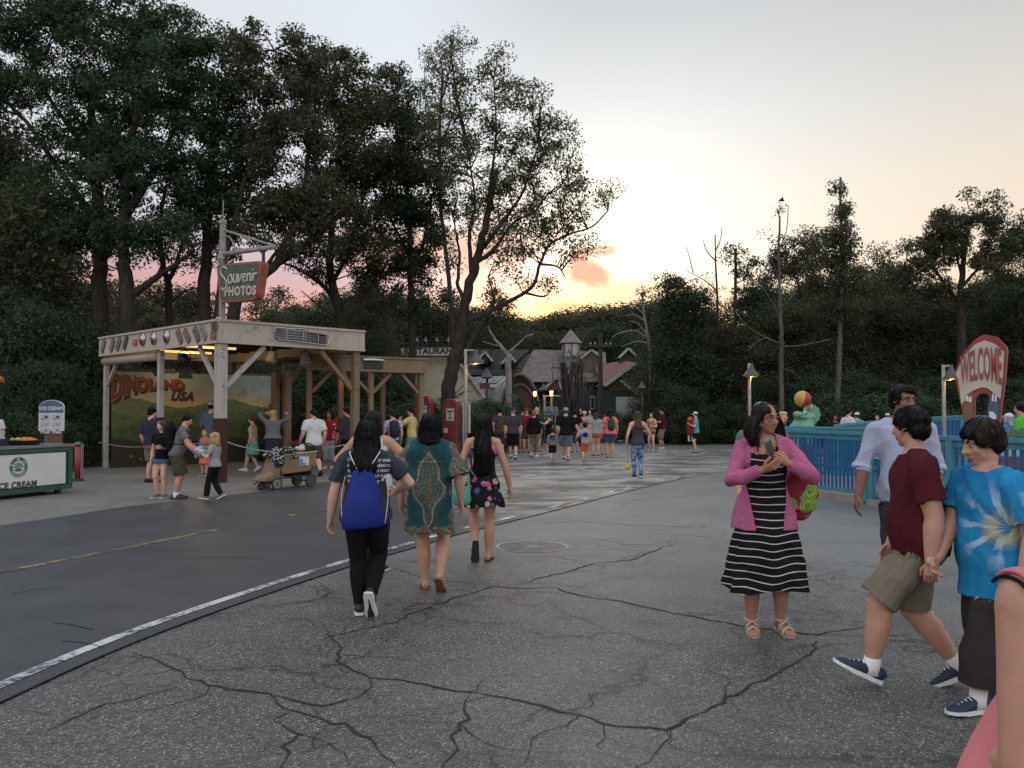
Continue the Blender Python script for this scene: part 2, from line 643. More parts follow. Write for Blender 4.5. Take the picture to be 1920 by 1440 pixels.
# ------------------------------------------------------------------ ground, road, markings
def flat(name, pts, z, mat, parent=None):
 m = MB()
 m.add([(p[0], p[1], z) for p in pts], [tuple(range(len(pts)))])
 return obj(name, m, mat, parent)
def asphalt(name, dark, light, stone, dens, sc, rough, big=.25, bump=.5, net=0.0, dust=0, spec=.55):
 t = NT(name)
 co = t.co()
 wob = t.noise(2.3, co, 4)
 cell = t.voro(sc, co, 'F1', 1)          # colour of the nearest stone
 dist = t.voro(sc, co, 'F1', 0)
 cs = t.sep(cell)
 c = t.mix(t.mr(cs[0], .0, 1.0), dark, light)
 c = t.mix(t.m('MULTIPLY', t.mr(cs[1], 1 - dens, 1 - dens + .1), t.mr(dist, .55, .3)), c, stone)
 c = t.mix(t.mr(wob, .35, .7, 0, big), c, scale3(dark, .7))
 pat = t.noise(.35, co, 5, .6)
 c = t.mix(t.mr(pat, .42, .68, 0, .45), c, scale3(light, 1.25))
 if net:
  wv = t.n('ShaderNodeVectorMath', operation='ADD')
  t.l(co, wv.inputs[0])
  sc2 = t.n('ShaderNodeVectorMath', operation='SCALE'); t.l(t.noise(2.2, co, 5, col=True), sc2.inputs[0]); sc2.inputs['Scale'].default_value = .9
  t.l(sc2.outputs[0], wv.inputs[1])
  ed = t.voro(.62, wv.outputs[0], 'DISTANCE_TO_EDGE', 0)
  msk = t.mr(t.noise(.5, co, 3), .40, .52)
  c = t.mix(t.m('MULTIPLY', t.mr(ed, .013, .005), t.m('MULTIPLY', msk, net)), c, (.016, .016, .017))
  c = t.mix(t.m('MULTIPLY', t.mr(ed, .09, .0), .22), c, scale3(dark, .7))
  # older, paler paving farther out, in patches, with grazing sky sheen painted in
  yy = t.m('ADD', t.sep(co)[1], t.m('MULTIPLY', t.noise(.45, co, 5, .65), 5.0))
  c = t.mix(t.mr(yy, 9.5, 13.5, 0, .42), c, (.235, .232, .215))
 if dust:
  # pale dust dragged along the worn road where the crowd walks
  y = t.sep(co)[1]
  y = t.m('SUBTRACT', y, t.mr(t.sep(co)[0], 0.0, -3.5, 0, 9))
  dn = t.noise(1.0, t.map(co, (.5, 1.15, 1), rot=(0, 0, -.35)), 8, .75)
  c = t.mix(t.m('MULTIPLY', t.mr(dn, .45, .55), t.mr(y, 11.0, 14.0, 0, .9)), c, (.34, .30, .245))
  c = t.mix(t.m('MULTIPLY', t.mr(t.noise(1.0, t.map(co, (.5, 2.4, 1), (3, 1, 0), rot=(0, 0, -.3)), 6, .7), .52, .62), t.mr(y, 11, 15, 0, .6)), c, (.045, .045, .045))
 st = t.noise(1.0, t.map(co, (.25, 1.4, 1), rot=(0, 0, -.55)), 4)
 c = t.mix(t.mr(st, .55, .75, 0, .25), c, scale3(dark, .6))
 t.bump(dist, bump, .006)
 r = t.mr(t.noise(1.1, co, 3), .3, .7, rough - .08, rough + .08)
 return t.done(c, r, 0, spec)
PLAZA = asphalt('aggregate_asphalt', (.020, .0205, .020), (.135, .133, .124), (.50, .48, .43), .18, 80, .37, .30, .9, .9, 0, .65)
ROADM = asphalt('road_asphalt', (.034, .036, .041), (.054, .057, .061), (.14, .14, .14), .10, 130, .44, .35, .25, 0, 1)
APRON = asphalt('gravel_apron', (.085, .080, .070), (.20, .19, .168), (.40, .37, .32), .22, 70, .7, .3, .8)
SOIL = M_('soil', (.035, .03, .022), .95, .4, .8, .5, 8)
def paint(name, col, wear):
 t = NT(name)
 n = t.noise(22.0, detail=6, rough=.8)
 n2 = t.noise(1.3, detail=5, rough=.7)
 k = t.mr(t.m('ADD', t.m('MULTIPLY', n, .7), t.m('MULTIPLY', n2, .65)), .66 - wear, .78 - wear)
 return t.done(t.mix(k, col, (.05, .052, .058)), .65, 0, .3)
WHITE_PAINT = paint('white_road_paint', (.50, .50, .49), .025)
WHITE_WORN = paint('worn_white_road_paint', (.60, .58, .54), .05)
YELLOW_PAINT = paint('yellow_road_paint', (.40, .27, .10), .08)
CRACKM = M_('crack_tar', (.017, .017, .018), .9, .3, 20, .4)
gr = flat('ground', [(-400, -60), (400, -60), (400, 700), (-400, 700)], -.02, SOIL)
struct(gr)
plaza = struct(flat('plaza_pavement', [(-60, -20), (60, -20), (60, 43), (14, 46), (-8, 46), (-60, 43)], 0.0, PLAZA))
right_edge = [G(*p) for p in ((-500, 1600), (-250, 1440), (0, 1320), (215, 1222), (420, 1143), (660, 1062), (780, 1027), (870, 1000), (980, 973), (1100, 942), (1200, 916), (1300, 894), (1390, 880), (1500, 866))] + [V((30, 27, 0))]
left_edge = [G(*p) for p in ((-900, 1120), (-400, 1040), (0, 986), (125, 968), (250, 949), (480, 923), (640, 900), (760, 886), (870, 874), (985, 867), (1075, 862), (1184, 853), (1300, 843))] + [V((30, 33, 0))]
def dense(pl, k=5):
 return smooth_path(pl, k)
RE, LE = dense(right_edge, 9), dense(left_edge)
def strip(name, a, b, z, mat, parent=None, n=60):
 """ribbon between two polylines, resampled."""
 def rs(pl):
  L = [0]
  for p, q in zip(pl, pl[1:]):
   L.append(L[-1] + (q - p).length)
  out = []
  j = 0
  for i in range(n + 1):
   t = L[-1] * i / n
   while j < len(L) - 2 and L[j + 1] < t:
    j += 1
   out.append(lerp2(pl[j], pl[j + 1], (t - L[j]) / max(1e-9, L[j + 1] - L[j])))
  return out
 a, b = rs(a), rs(b)
 m = MB()
 vs = [(p.x, p.y, z) for p in a] + [(p.x, p.y, z) for p in b]
 m.add(vs, [(i + 1, i, n + 1 + i, n + 2 + i) for i in range(n)])
 return obj(name, m, mat, parent)
def lerp2(a, b, t):
 return a + (b - a) * t
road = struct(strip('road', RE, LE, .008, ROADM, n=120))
apron_out = [V((-60, -10, 0)), V((-60, 20, 0)), V((-30, 40, 0)), V((-6, 44, 0)), V((4, 44, 0))]
m = MB()
ap = [p for p in LE if p.y < 31 and p.x < 4]
poly = [(p.x + .02, p.y - .1, .004) for p in ap] + [(p.x, p.y, .004) for p in reversed(apron_out)]
m.add(poly, [tuple(range(len(poly)))])
bm = bmesh.new()
me = m.mesh('apron')
bm.from_mesh(me)
bmesh.ops.triangulate(bm, faces=bm.faces)
bm.to_mesh(me)
bm.free()
for p in me.polygons:
 if p.normal.z < 0:
  p.flip()
struct(link('gravel_path', me, APRON))
def along(pl, off, lo=None, hi=None):
 out = []
 for i, p in enumerate(pl):
  d = (pl[min(i + 1, len(pl) - 1)] - pl[max(i - 1, 0)])
  d.z = 0
  d.normalize()
  out.append(p + V((-d.y, d.x, 0)) * off)
 return out
def clip(pl, y0, y1):
 return [p for p in pl if y0 <= p.y <= y1]
# white edge line beside the dark edging, broken where it is worn away
e1, e2 = along(RE, .16), along(RE, .255)
seg = [p for p in zip(e1, e2) if p[0].y < 11.0]
strip('edge_line', [p[0] for p in seg], [p[1] for p in seg], .012, WHITE_PAINT, road, 60)
for lo_y, hi_y in ((11.5, 13.4), (13.8, 15.6), (16.1, 18.4), (18.9, 21.5)):
 seg = [p for p in zip(e1, e2) if lo_y < p[0].y < hi_y]
 if len(seg) > 1:
  strip('edge_line', [p[0] for p in seg], [p[1] for p in seg], .012, WHITE_WORN, road, 20)
ln = dense([G(*p) for p in ((-400, 1160), (0, 1075), (210, 1034), (420, 992))])
strip('lane_line', along(ln, -.05), along(ln, .05), .012, YELLOW_PAINT, road, 30)
for a, b in (((540, 968), (615, 956)), ((735, 935), (760, 931)), ((850, 914), (880, 909))):
 l2 = [G(*a), G(*b)]
 strip('lane_line', along(l2, -.055), along(l2, .055), .012, YELLOW_PAINT, road, 6)
l2 = dense([G(*p) for p in ((955, 898), (1050, 885), (1132, 874), (1215, 862))])
strip('lane_line', along(l2, -.07), along(l2, .07), .012, WHITE_PAINT, road, 20)
l2 = dense([G(*p) for p in ((950, 872), (1075, 863), (1184, 854), (1320, 843))])
strip('edge_line', along(l2, -.08), along(l2, .08), .012, WHITE_PAINT, road, 20)
# cracks in the old pavement
CR = [[(246, 1225), (283, 1235), (320, 1250), (347, 1270), (393, 1283), (433, 1292), (500, 1300), (530, 1308), (607, 1325), (633, 1317), (665, 1312), (700, 1288), (695, 1272)],
  [(507, 1303), (527, 1327), (573, 1342), (617, 1357), (640, 1357), (680, 1380), (700, 1395), (730, 1420), (738, 1436)],
  [(547, 1333), (520, 1350), (533, 1367), (553, 1377), (537, 1400), (540, 1417), (523, 1445)],
  [(617, 1357), (593, 1383), (587, 1407), (633, 1393)], [(540, 1417), (587, 1407)],
  [(333, 1288), (287, 1303), (200, 1320), (133, 1350), (87, 1370)], [(20, 1322), (60, 1335), (96, 1340)],
  [(610, 1180), (640, 1215), (632, 1240), (655, 1255), (693, 1270), (750, 1275), (813, 1288), (880, 1297), (940, 1310), (993, 1320), (1057, 1335), (1133, 1357), (1190, 1362), (1257, 1367),
  (1330, 1330), (1400, 1292), (1470, 1256), (1520, 1226), (1530, 1200)],
  [(1257, 1367), (1250, 1395), (1215, 1428), (1180, 1450)],
  [(882, 1297), (870, 1323), (877, 1350), (847, 1380), (862, 1407), (827, 1445)],
  [(600, 1200), (640, 1187), (673, 1180), (740, 1167), (773, 1150), (810, 1137), (873, 1115), (923, 1100), (970, 1103), (1000, 1102), (1040, 1103), (1090, 1118), (1160, 1127), (1207, 1138), (1280, 1153), (1340, 1165),
  (1400, 1175), (1530, 1190), (1600, 1180), (1650, 1170)],
  [(1530, 1190), (1600, 1192), (1700, 1202), (1790, 1215)],
  [(970, 1097), (1007, 1085), (1057, 1075), (1113, 1057), (1187, 1050), (1207, 1040), (1270, 1018)],
  [(733, 1063), (783, 1080), (840, 1090), (940, 1097)], [(1043, 1043), (1100, 1057)], [(1090, 1107), (1113, 1115), (1160, 1127)],
  [(513, 1158), (583, 1163), (593, 1177)], [(597, 1093), (623, 1110), (600, 1123), (520, 1140)], [(623, 1110), (660, 1118), (690, 1112)],
  [(735, 1052), (790, 1055), (850, 1048)], [(1115, 1010), (1180, 1022), (1240, 1020)], [(960, 985), (1080, 978), (1200, 985), (1340, 990)],
  [(1050, 990), (1068, 996)], [(1350, 1085), (1440, 1080), (1520, 1088), (1600, 1086)], [(1500, 1086), (1560, 1075)],
  [(1050, 945), (1180, 938), (1300, 930), (1400, 925)], [(1210, 1000), (1290, 1004), (1370, 1010)]]
rg = random.Random(4)
for ci, c in enumerate(CR):
 pl = [G(*p) for p in c]
 q = []
 for a, b in zip(pl, pl[1:]):
  n = max(2, int((b - a).length / .07))
  for i in range(n):
   q.append(lerp2(a, b, i / n))
 q.append(pl[-1])
 for i in range(1, len(q) - 1):
  q[i] = q[i] + V((rg.gauss(0, .012), rg.gauss(0, .012), 0))
 w = [(.003 + .0055 * abs(math.sin(i * .35 + ci)) + .004 * rg.random()) * (1.0 if len(c) > 4 else .7) * min(1, .25 + min(i, len(q) - 1 - i) * .12) for i in range(len(q))]
 a, b = [], []
 for i, p in enumerate(q):
  d = q[min(i + 1, len(q) - 1)] - q[max(i - 1, 0)]
  d.normalize()
  nn_ = V((-d.y, d.x, 0))
  a.append(p + nn_ * w[i])
  b.append(p - nn_ * w[i])
 m = MB()
 n = len(q)
 m.add([(p.x, p.y, .004) for p in a] + [(p.x, p.y, .004) for p in b], [(i, n + i, n + i + 1, i + 1) for i in range(n - 1)])
 for i in range(2, n - 2):       # hairline side branches that wander off and die out
  if rg.random() < .16:
   p = q[i].copy()
   d = (q[i + 1] - q[i - 1]).normalized()
   a_ = math.atan2(d.y, d.x) + rg.choice((-1, 1)) * rg.uniform(.5, 1.5)
   st = [p.copy()]
   for k_ in range(rg.randint(4, 20)):
    a_ += rg.gauss(0, .38)
    p = p + V((math.cos(a_), math.sin(a_), 0)) * .06
    st.append(p.copy())
   ww = rg.uniform(.0018, .0042)
   va, vb = [], []
   for k_, p in enumerate(st):
    d = (st[min(k_ + 1, len(st) - 1)] - st[max(k_ - 1, 0)]).normalized()
    t_ = ww * (1 - .8 * k_ / len(st)) * rg.uniform(.6, 1.3)
    va.append((p.x - d.y * t_, p.y + d.x * t_, .0042)); vb.append((p.x + d.y * t_, p.y - d.x * t_, .0042))
   m.add(va + vb, [(k_, len(st) + k_, len(st) + k_ + 1, k_ + 1) for k_ in range(len(st) - 1)])
 obj('crack', m, CRACKM, plaza)
for c in ([(100, 1170), (135, 1174), (175, 1183)], [(115, 1205), (150, 1207), (195, 1217)], [(193, 985), (240, 988), (300, 991)], [(485, 992), (525, 996), (565, 1001)], [(20, 1118), (60, 1108), (120, 1104)], [(330, 1050), (420, 1046), (500, 1050)]):
 l2 = smooth_path([G(*p) for p in c], 5)
 strip('road_crack', along(l2, -.006), along(l2, .006), .0122, CRACKM, road, 16)
# joint between the road and the old pavement
j = [p for p in RE if p.y < 20]
strip('joint', along(j, -.006), along(j, .006), .0125, CRACKM, road, 60)
# round utility cover set in the pavement
mc = G(998, 1025)
mh = thing('manhole_cover', 'round cover flush in the grey pavement with a pale worn rim', 'manhole cover', (mc.x, mc.y, 0))
m = MB()
m.ring((0, 0, .0045), (1, 0, 0), (0, 1, 0), .40, .432, 48)
obj('rim', m, M_('worn_rim', (.30, .295, .275), .6, .2, 30), mh)
m = MB()
m.lathe([(.40, .001), (.40, .0042)], n=40)
obj('lid', m, PLAZA, mh)
m = MB()
m.ring((0, 0, .0046), (1, 0, 0), (0, 1, 0), .045, .07, 20)
m.box((0, 0, .005), (.05, .025, .003))
obj('keyhole', m, M_('worn_rim', (.24, .235, .22)), mh)
# ------------------------------------------------------------------ souvenir photo pavilion
CREAM = wood_paint('cream_weathered_board', (.44, .39, .315), (.20, .15, .10), .55)
POSTW = wood_paint('pale_weathered_post', (.40, .37, .325), (.14, .11, .085), .6)
TIMBER = wood_paint('tan_timber', (.21, .145, .095), (.13, .08, .05), .5)
MAROON = wood_paint('maroon_post_base', (.055, .022, .018), (.03, .015, .012), .4)
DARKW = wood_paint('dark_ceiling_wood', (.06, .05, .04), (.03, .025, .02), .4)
CHROME = M_('worn_chrome', (.38, .38, .37), .22, .2, 30, metal=1.0)
BLACKM = M_('black_metal', (.012, .012, .014), .5, .2, 12)
ZT = 3.62
C0, CR_, CL_ = G(410, 598, ZT), G(683, 620, ZT), G(173, 632, ZT)
eR = (CR_ - C0); LR = eR.length; eR.normalize()
eL = (CL_ - C0); eL -= eR * eL.dot(eR); LL = eL.length; eL.normalize()
UP = V((0, 0, 1))
pav = thing('photo_pavilion', 'weathered cream open shelter under the Souvenir Photos sign with cream fascia boards', 'pavilion', (C0.x, C0.y, 0))
def pl(a, b, z):
 """pavilion coordinates: a metres along the right edge, b along the left edge, relative to the corner."""
 return eR * a + eL * b + UP * z
def fascia_obj(p, q, z0, z1, parent, mat, out):
 """a fascia: board with a cap strip and a foot strip, standing outward along out."""
 m = MB()
 p, q, out = V(p), V(q), V(out)
 c = UP * ((z0 + z1) / 2)
 m.bar(p + c, q + c, .05, z1 - z0 - .10)
 f = obj('fascia', m, mat, parent)
 m = MB()
 m.bar(p + UP * (z1 - .025) + out * .012, q + UP * (z1 - .025) + out * .012, .10, .05)
 m.bar(p + UP * (z0 + .03) + out * .006, q + UP * (z0 + .03) + out * .006, .07, .06)
 obj('trim', m, mat, f)
 return f
FH = .53
n_left, n_right = -eR, -eL      # outward directions of the two faces in view
f_left = fascia_obj(pl(0, .026, 0), pl(0, LL, 0), ZT - FH, ZT, pav, CREAM, n_left)
f_right = fascia_obj(pl(.0, 0, 0), pl(LR, 0, 0), ZT - FH, ZT, pav, CREAM, n_right)
fascia_obj(pl(LR, .03, 0), pl(LR, LL, 0), ZT - FH, ZT, pav, CREAM, eR)
fascia_obj(pl(.03, LL, 0), pl(LR - .03, LL, 0), ZT - FH, ZT, pav, CREAM, eL)
m = MB()
m.add([pl(.03, .03, ZT - .12), pl(LR - .03, .03, ZT - .12), pl(LR - .03, LL - .03, ZT - .12), pl(.03, LL - .03, ZT - .12),
  pl(.03, .03, ZT - .06), pl(LR - .03, .03, ZT - .06), pl(LR - .03, LL - .03, ZT - .06), pl(.03, LL - .03, ZT - .06)],
  [(0, 3, 2, 1), (4, 5, 6, 7), (0, 1, 5, 4), (1, 2, 6, 5), (2, 3, 7, 6), (3, 0, 4, 7)])
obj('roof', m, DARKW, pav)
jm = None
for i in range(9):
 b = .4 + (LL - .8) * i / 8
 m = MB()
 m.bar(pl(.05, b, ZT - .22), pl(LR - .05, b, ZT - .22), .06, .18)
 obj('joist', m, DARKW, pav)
def post(parent, p, w, z1, mat, base=0.0, name='post'):
 m = MB()
 M = Matrix((eR, eL, UP)).transposed()
 p = V(p)
 m.box(p + UP * (base + (z1 - base) / 2), (w, w, z1 - base), M)
 o = obj(name, m, mat, parent)
 if base:
  m = MB()
  m.box(p + UP * base / 2, (w + .012, w + .012, base), M)
  obj('post_base', m, MAROON, o)
 bv = o.modifiers.new('b', 'BEVEL')
 bv.width = .012
 return o
def brace(parent, p, d, z0, reach, w, mat):
 m = MB()
 p, d = V(p), V(d)
 m.bar(p + UP * z0, p + d * reach + UP * (z0 + reach), w, w)
 return obj('brace', m, mat, parent)
ZS = ZT - FH
post(pav, pl(.13, .13, 0), .22, ZS, POSTW, 1.42)
post(pav, pl(LR - .18, .13, 0), .175, ZS, TIMBER)
post(pav, pl(.13, LL - .16, 0), .13, ZS, POSTW)
bmid = LL * .47
post(pav, pl(.13, bmid, 0), .135, ZS, POSTW, 1.42)
post(pav, pl(LR - .18, LL - .16, 0), .14, ZS, TIMBER)
post(pav, pl(LR - .18, LL * .5, 0), .13, ZS, TIMBER)
brace(pav, pl(.13, .25, 0), eL, ZS - .95, .93, .085, POSTW)
brace(pav, pl(.25, .13, 0), eR, ZS - .95, .93, .10, POSTW)
brace(pav, pl(LR - .30, .13, 0), -eR, ZS - .95, .93, .10, TIMBER)
brace(pav, pl(.13, LL - .26, 0), -eL, ZS - .80, .78, .07, POSTW)
brace(pav, pl(LR - .18, .26, 0), eL, ZS - .95, .93, .10, TIMBER)
brace(pav, pl(LR - .18, LL * .5 - .1, 0), -eL, ZS - .95, .93, .09, TIMBER)
for a_, b_ in ((.13, .13), (LR - .18, .13), (.13, bmid)):
 for z_ in (ZS - .12, ZS - .30, ZS - .95, 1.1):
  m = MB()
  m.tube([pl(a_, b_ - .10, z_), pl(a_, b_ - .128 + .0, z_)], .014, 8)
  obj('bolt', m, BLACKM, pav)
# rolled blind under the left fascia
m = MB()
m.tube([pl(.10, bmid + .12, ZS - .14), pl(.10, LL - .1, ZS - .14)], .11, 14, ref=UP)
obj('roller_blind', m, M_('canvas_cream', (.34, .29, .22), .85, .15, 8, .3), pav, True)
# thin rod on the corner
m = MB()
m.bar(pl(.05, .05, ZT), pl(.05, .05, ZT + .05), .12, .12)
obj('cap', m, CREAM, pav)
# things hung on the fascia boards: plates, hubcaps, a grille (each could be lifted off)
def on_left(px, py):
 r = ray(px, py)
 o = V((0, 0, CAMH))
 p0 = C0 + n_left * .03
 p0.z = 0
 t = (p0 - o).dot(n_left) / r.dot(n_left)
 return o + r * t
def on_right(px, py, off=.03):
 r = ray(px, py)
 o = V((0, 0, CAMH))
 p0 = C0 + n_right * off
 p0.z = 0
 t = (p0 - o).dot(n_right) / r.dot(n_right)
 return o + r * t
uL = -eL    # left face: direction to the viewer's right
PLATES = [((194, 649), 55, (.10, .115, .12), 'grey blue diamond tilted licence plate, leftmost on the left fascia'),
   ((211, 647), 55, (.085, .10, .10), 'dull slate licence plate second from the left end of the fascia'),
   ((223, 645), 50, (.17, .165, .14), 'pale licence plate with a dark border on the left fascia'),
   ((236, 642), 55, (.065, .045, .03), 'dark brown licence plate tilted beside the red plate'),
   ((254, 642), 0, (.26, .075, .06), 'small red and white plate hung level beside the hubcaps'),
   ((337, 631), -52, (.22, .17, .08), 'mustard yellow licence plate just right of the hubcaps'),
   ((351, 630), -45, (.13, .09, .07), 'brown licence plate with a worn border right of the mustard one'),
   ((369, 627), -52, (.16, .16, .13), 'olive grey licence plate tilted near the corner'),
   ((381, 624), -45, (.30, .29, .26), 'pale round cornered licence plate next to the corner plates'),
   ((403, 612), 0, (.06, .04, .03), 'dark brown sign plate at the top of the fascia corner'),
   ((401, 629), 0, (.13, .085, .075), 'small framed red brown plate under the dark one at the corner')]
rg = random.Random(2)
for (px, py), ang, c, lab in PLATES:
 p = on_left(px, py)
 t = thing('licence_plate', lab, 'licence plate', p, 0, 'licence plates on the left fascia')
 a = R(ang)
 ux = (uL * math.cos(a) + UP * math.sin(a))
 uy = (UP * math.cos(a) - uL * math.sin(a))
 w, h_ = (.40, .19) if 'sign' not in lab and 'framed' not in lab else (.24, .19)
 if 'red and white' in lab:
  w, h_ = .24, .15
 m = MB()
 r_ = .02
 ol = [(-w / 2 + r_, -h_ / 2), (w / 2 - r_, -h_ / 2), (w / 2, -h_ / 2 + r_), (w / 2, h_ / 2 - r_), (w / 2 - r_, h_ / 2), (-w / 2 + r_, h_ / 2), (-w / 2, h_ / 2 - r_), (-w / 2, -h_ / 2 + r_)]
 m.prism(ol, n_left * .012, ux, uy, .012)
 obj('plate', m, M_('plate_%d_%d' % (px, py), c, .55, .45, 14, .3), t)
 m = MB()
 for sx, sy in ((-1, 0), (1, 0)):
  m.box(n_left * .026 + ux * (sx * (w / 2 - .012)), (.012, .004, h_ - .03), Matrix((ux, n_left, uy)).transposed())
 for sy in (-1, 1):
  m.box(n_left * .026 + uy * (sy * (h_ / 2 - .012)), (w - .03, .004, .012), Matrix((ux, n_left, uy)).transposed())
 obj('border', m, M_('plate_border_%d_%d' % (px, py), scale3(c, 1.9 if sum(c) < .4 else .35), .6, .3, 20), t)
 m = MB()
 for q in range(5):      # worn raised characters that cannot be read any more
  m.box(n_left * .025 + ux * ((q - 2) * w * .15), (w * .09, .006, h_ * .38), Matrix((ux, n_left, uy)).transposed())
 obj('embossing', m, M_('plate_border_%d_%d' % (px, py), c), t)
for px, py, lab in ((268, 636, 'left of the three round chrome hubcaps on the fascia'), (289, 634, 'middle one of the three round chrome hubcaps on the fascia'), (313, 631, 'right of the three round chrome hubcaps, beside the mustard plate')):
 p = on_left(px, py)
 t = thing('hubcap', lab, 'hubcap', p, 0, 'hubcaps on the left fascia')
 M = Matrix((uL, UP, n_left)).transposed()
 m = MB()
 m.lathe([(.165, 0), (.17, .02), (.15, .035), (.13, .03), (.11, .05), (.05, .075), (.001, .08)], n=22, M=M)
 obj('disc', m, CHROME, t, True)
 m = MB()
 m.lathe([(.035, .07), (.03, .095), (.001, .1)], n=14, M=M)
 obj('centre_cap', m, M_('dull_steel', (.16, .16, .16), .4, .3, 20, metal=1), t, True)
# car grille on the right fascia
pa, pb = on_right(512, 626), on_right(614, 637)
gc = (pa + pb) / 2
gw = (pb - pa).length
t = thing('car_grille', 'old chrome car grille hung on the right fascia board', 'car grille', gc)
ux = (pb - pa).normalized()
GH = .155
m = MB()
ol = [(-gw / 2, .6), (-gw * .46, 1), (-gw * .15, 1.0), (-gw * .1, 1.18), (gw * .02, 1.18), (gw * .08, .95), (gw * .40, .80), (gw / 2, .6), (gw / 2, -.6), (gw * .46, -.95), (-gw * .42, -.75), (-gw * .47, -.45)]
fr = [n_right * .05 + ux * x + UP * (y * GH) for x, y in ol]
m.tube(fr, .017, 8, closed=True)
obj('frame', m, CHROME, t, True)
for k in (-.45, -.05, .35, .7):
 m = MB()
 m.tube([n_right * .045 + ux * (-gw * .45) + UP * (k * GH), n_right * .055 + UP * ((k + .06) * GH), n_right * .045 + ux * (gw * .47) + UP * ((k - .15) * GH)], .0075, 6)
 obj('bar', m, CHROME, t, True)
for k in (-.28, .02, .06, .30):
 m = MB()
 m.bar(n_right * .05 + ux * (gw * k) - UP * (.6 * GH), n_right * .05 + ux * (gw * k) + UP * (.9 * GH), .012, .012, n_right)
 obj('upright', m, CHROME, t)
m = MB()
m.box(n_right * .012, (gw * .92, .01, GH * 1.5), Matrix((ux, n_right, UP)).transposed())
obj('backing', m, M_('grille_backing', (.12, .11, .1), .8), t)  # dark plate behind the bars
# stage lights and camera brackets under the roof
lampm = M_('lamp_housing', (.013, .014, .018), .5, .2, 9)
grey_h = M_('grey_housing', (.20, .20, .21), .55, .2, 9)
def stage_light(p, aim, mat, lab, s=1.0, doors=True, lit=False):
 t = thing('stage_light', lab, 'stage light', p, 0, 'lights hung under the pavilion roof')
 d = V(aim).normalized()
 x = d.cross(UP).normalized()
 y = x.cross(d)
 M = Matrix((x, y, d)).transposed()
 m = MB()
 m.lathe([(.07 * s, -.16 * s), (.11 * s, -.13 * s), (.12 * s, .10 * s), (.10 * s, .12 * s)], n=14, M=M)
 obj('housing', m, mat, t)
 m = MB()
 m.tube([x * (.13 * s), x * (.13 * s) + UP * (.16 * s), UP * (.22 * s), -x * (.13 * s) + UP * (.16 * s), -x * (.13 * s)], .012 * s, 6)
 m.bar(UP * (.2 * s), UP * (.42 * s), .03, .03)
 obj('yoke', m, BLACKM, t)
 if doors:
  for k, (ax_, ay_) in enumerate(((x, y), (-x, y), (y, x), (-y, x))):
   m = MB()
   o = d * (.12 * s) + ax_ * (.12 * s)
   e = (d * .75 + ax_ * .65).normalized()
   w = .13 * s
   a = [o - ay_ * (w * .8), o + ay_ * (w * .8), o + e * (.22 * s) + ay_ * (w * 1.2), o + e * (.22 * s) - ay_ * (w * 1.2)]
   nrm = (a[1] - a[0]).cross(a[2] - a[0]).normalized() * .006
   m.add(a + [v + nrm for v in a], [(0, 3, 2, 1), (4, 5, 6, 7), (0, 1, 5, 4), (1, 2, 6, 5), (2, 3, 7, 6), (3, 0, 4, 7)])
   obj('barn_door', m, mat, t)
 m = MB()
 m.lathe([(.10 * s, .105 * s), (.10 * s, .118 * s)], n=14, M=M)
 obj('lens', m, M_('lens_glass', (.05, .05, .06), .1, 0), t)
 return t
stage_light(P(346, 676, 20.6), (.5, -.5, -.55), lampm, 'black stage lamp with open barn doors under the pavilion roof', 1.15)
stage_light(P(293, 696, 22.6), (.6, .1, -.8), lampm, 'small black lamp tucked behind the rolled blind', .9, False)
stage_light(P(509, 672, 21.0), (-.2, -.3, -.9), grey_h, 'grey flash head hung left of the crossed timbers', 1.1, False)
stage_light(P(573, 676, 21.5), (.25, -.4, -.85), grey_h, 'grey flash head hung right of the crossed timbers', 1.15, False)
stage_light(P(598, 690, 22.2), (-.7, -.4, -.5), lampm, 'black lamp slung under the far timber beam', .9)
stage_light(P(614, 678, 21.6), (.6, -.5, -.5), M_('brown_housing', (.08, .03, .022), .5), 'dark red lamp pointing right under the roof edge', .8, False)
# glowing tubes under the ceiling: the lamps that light the mural
WARM = glow('warm_tube', (1.0, .62, .22), .65)
def tube_light(a, b, lab, power=22):
 t = thing('tube_light', lab, 'ceiling light', (a + b) / 2, 0, 'warm tube lights under the roofs')
 c = (a + b) / 2
 m = MB()
 m.bar(a - c + UP * .05, b - c + UP * .05, .20, .05)
 obj('tray', m, M_('tray_white', (.2, .18, .14), .5), t)
 m = MB()
 m.tube([a - c, b - c], .035, 8)
 obj('tube', m, WARM, t)
 ld = bpy.data.lights.new('tube_glow', 'POINT')
 ld.energy = power
 ld.color = (1.0, .66, .30)
 ld.shadow_soft_size = .15
 lo = bpy.data.objects.new('tube_glow', ld)
 COL.objects.link(lo)
 lo.parent = t
 lo.location = (0, 0, -.14)
 return t
zc = ZT - .36
tube_light(C0 + pl(.7, .9, 0) * 1 + UP * (zc - ZT), C0 + pl(2.2, .9, 0) + UP * (zc - ZT), 'lit warm tube nearest the front corner post', 5)
tube_light(C0 + pl(.8, LL * .52, 0) + UP * (zc - ZT), C0 + pl(2.3, LL * .52, 0) + UP * (zc - ZT), 'lit warm tube in the middle of the pavilion ceiling', 5)
tube_light(C0 + pl(1.2, LL * .84, 0) + UP * (zc - ZT), C0 + pl(2.7, LL * .84, 0) + UP * (zc - ZT), 'lit warm tube right above the mural wall', 15)
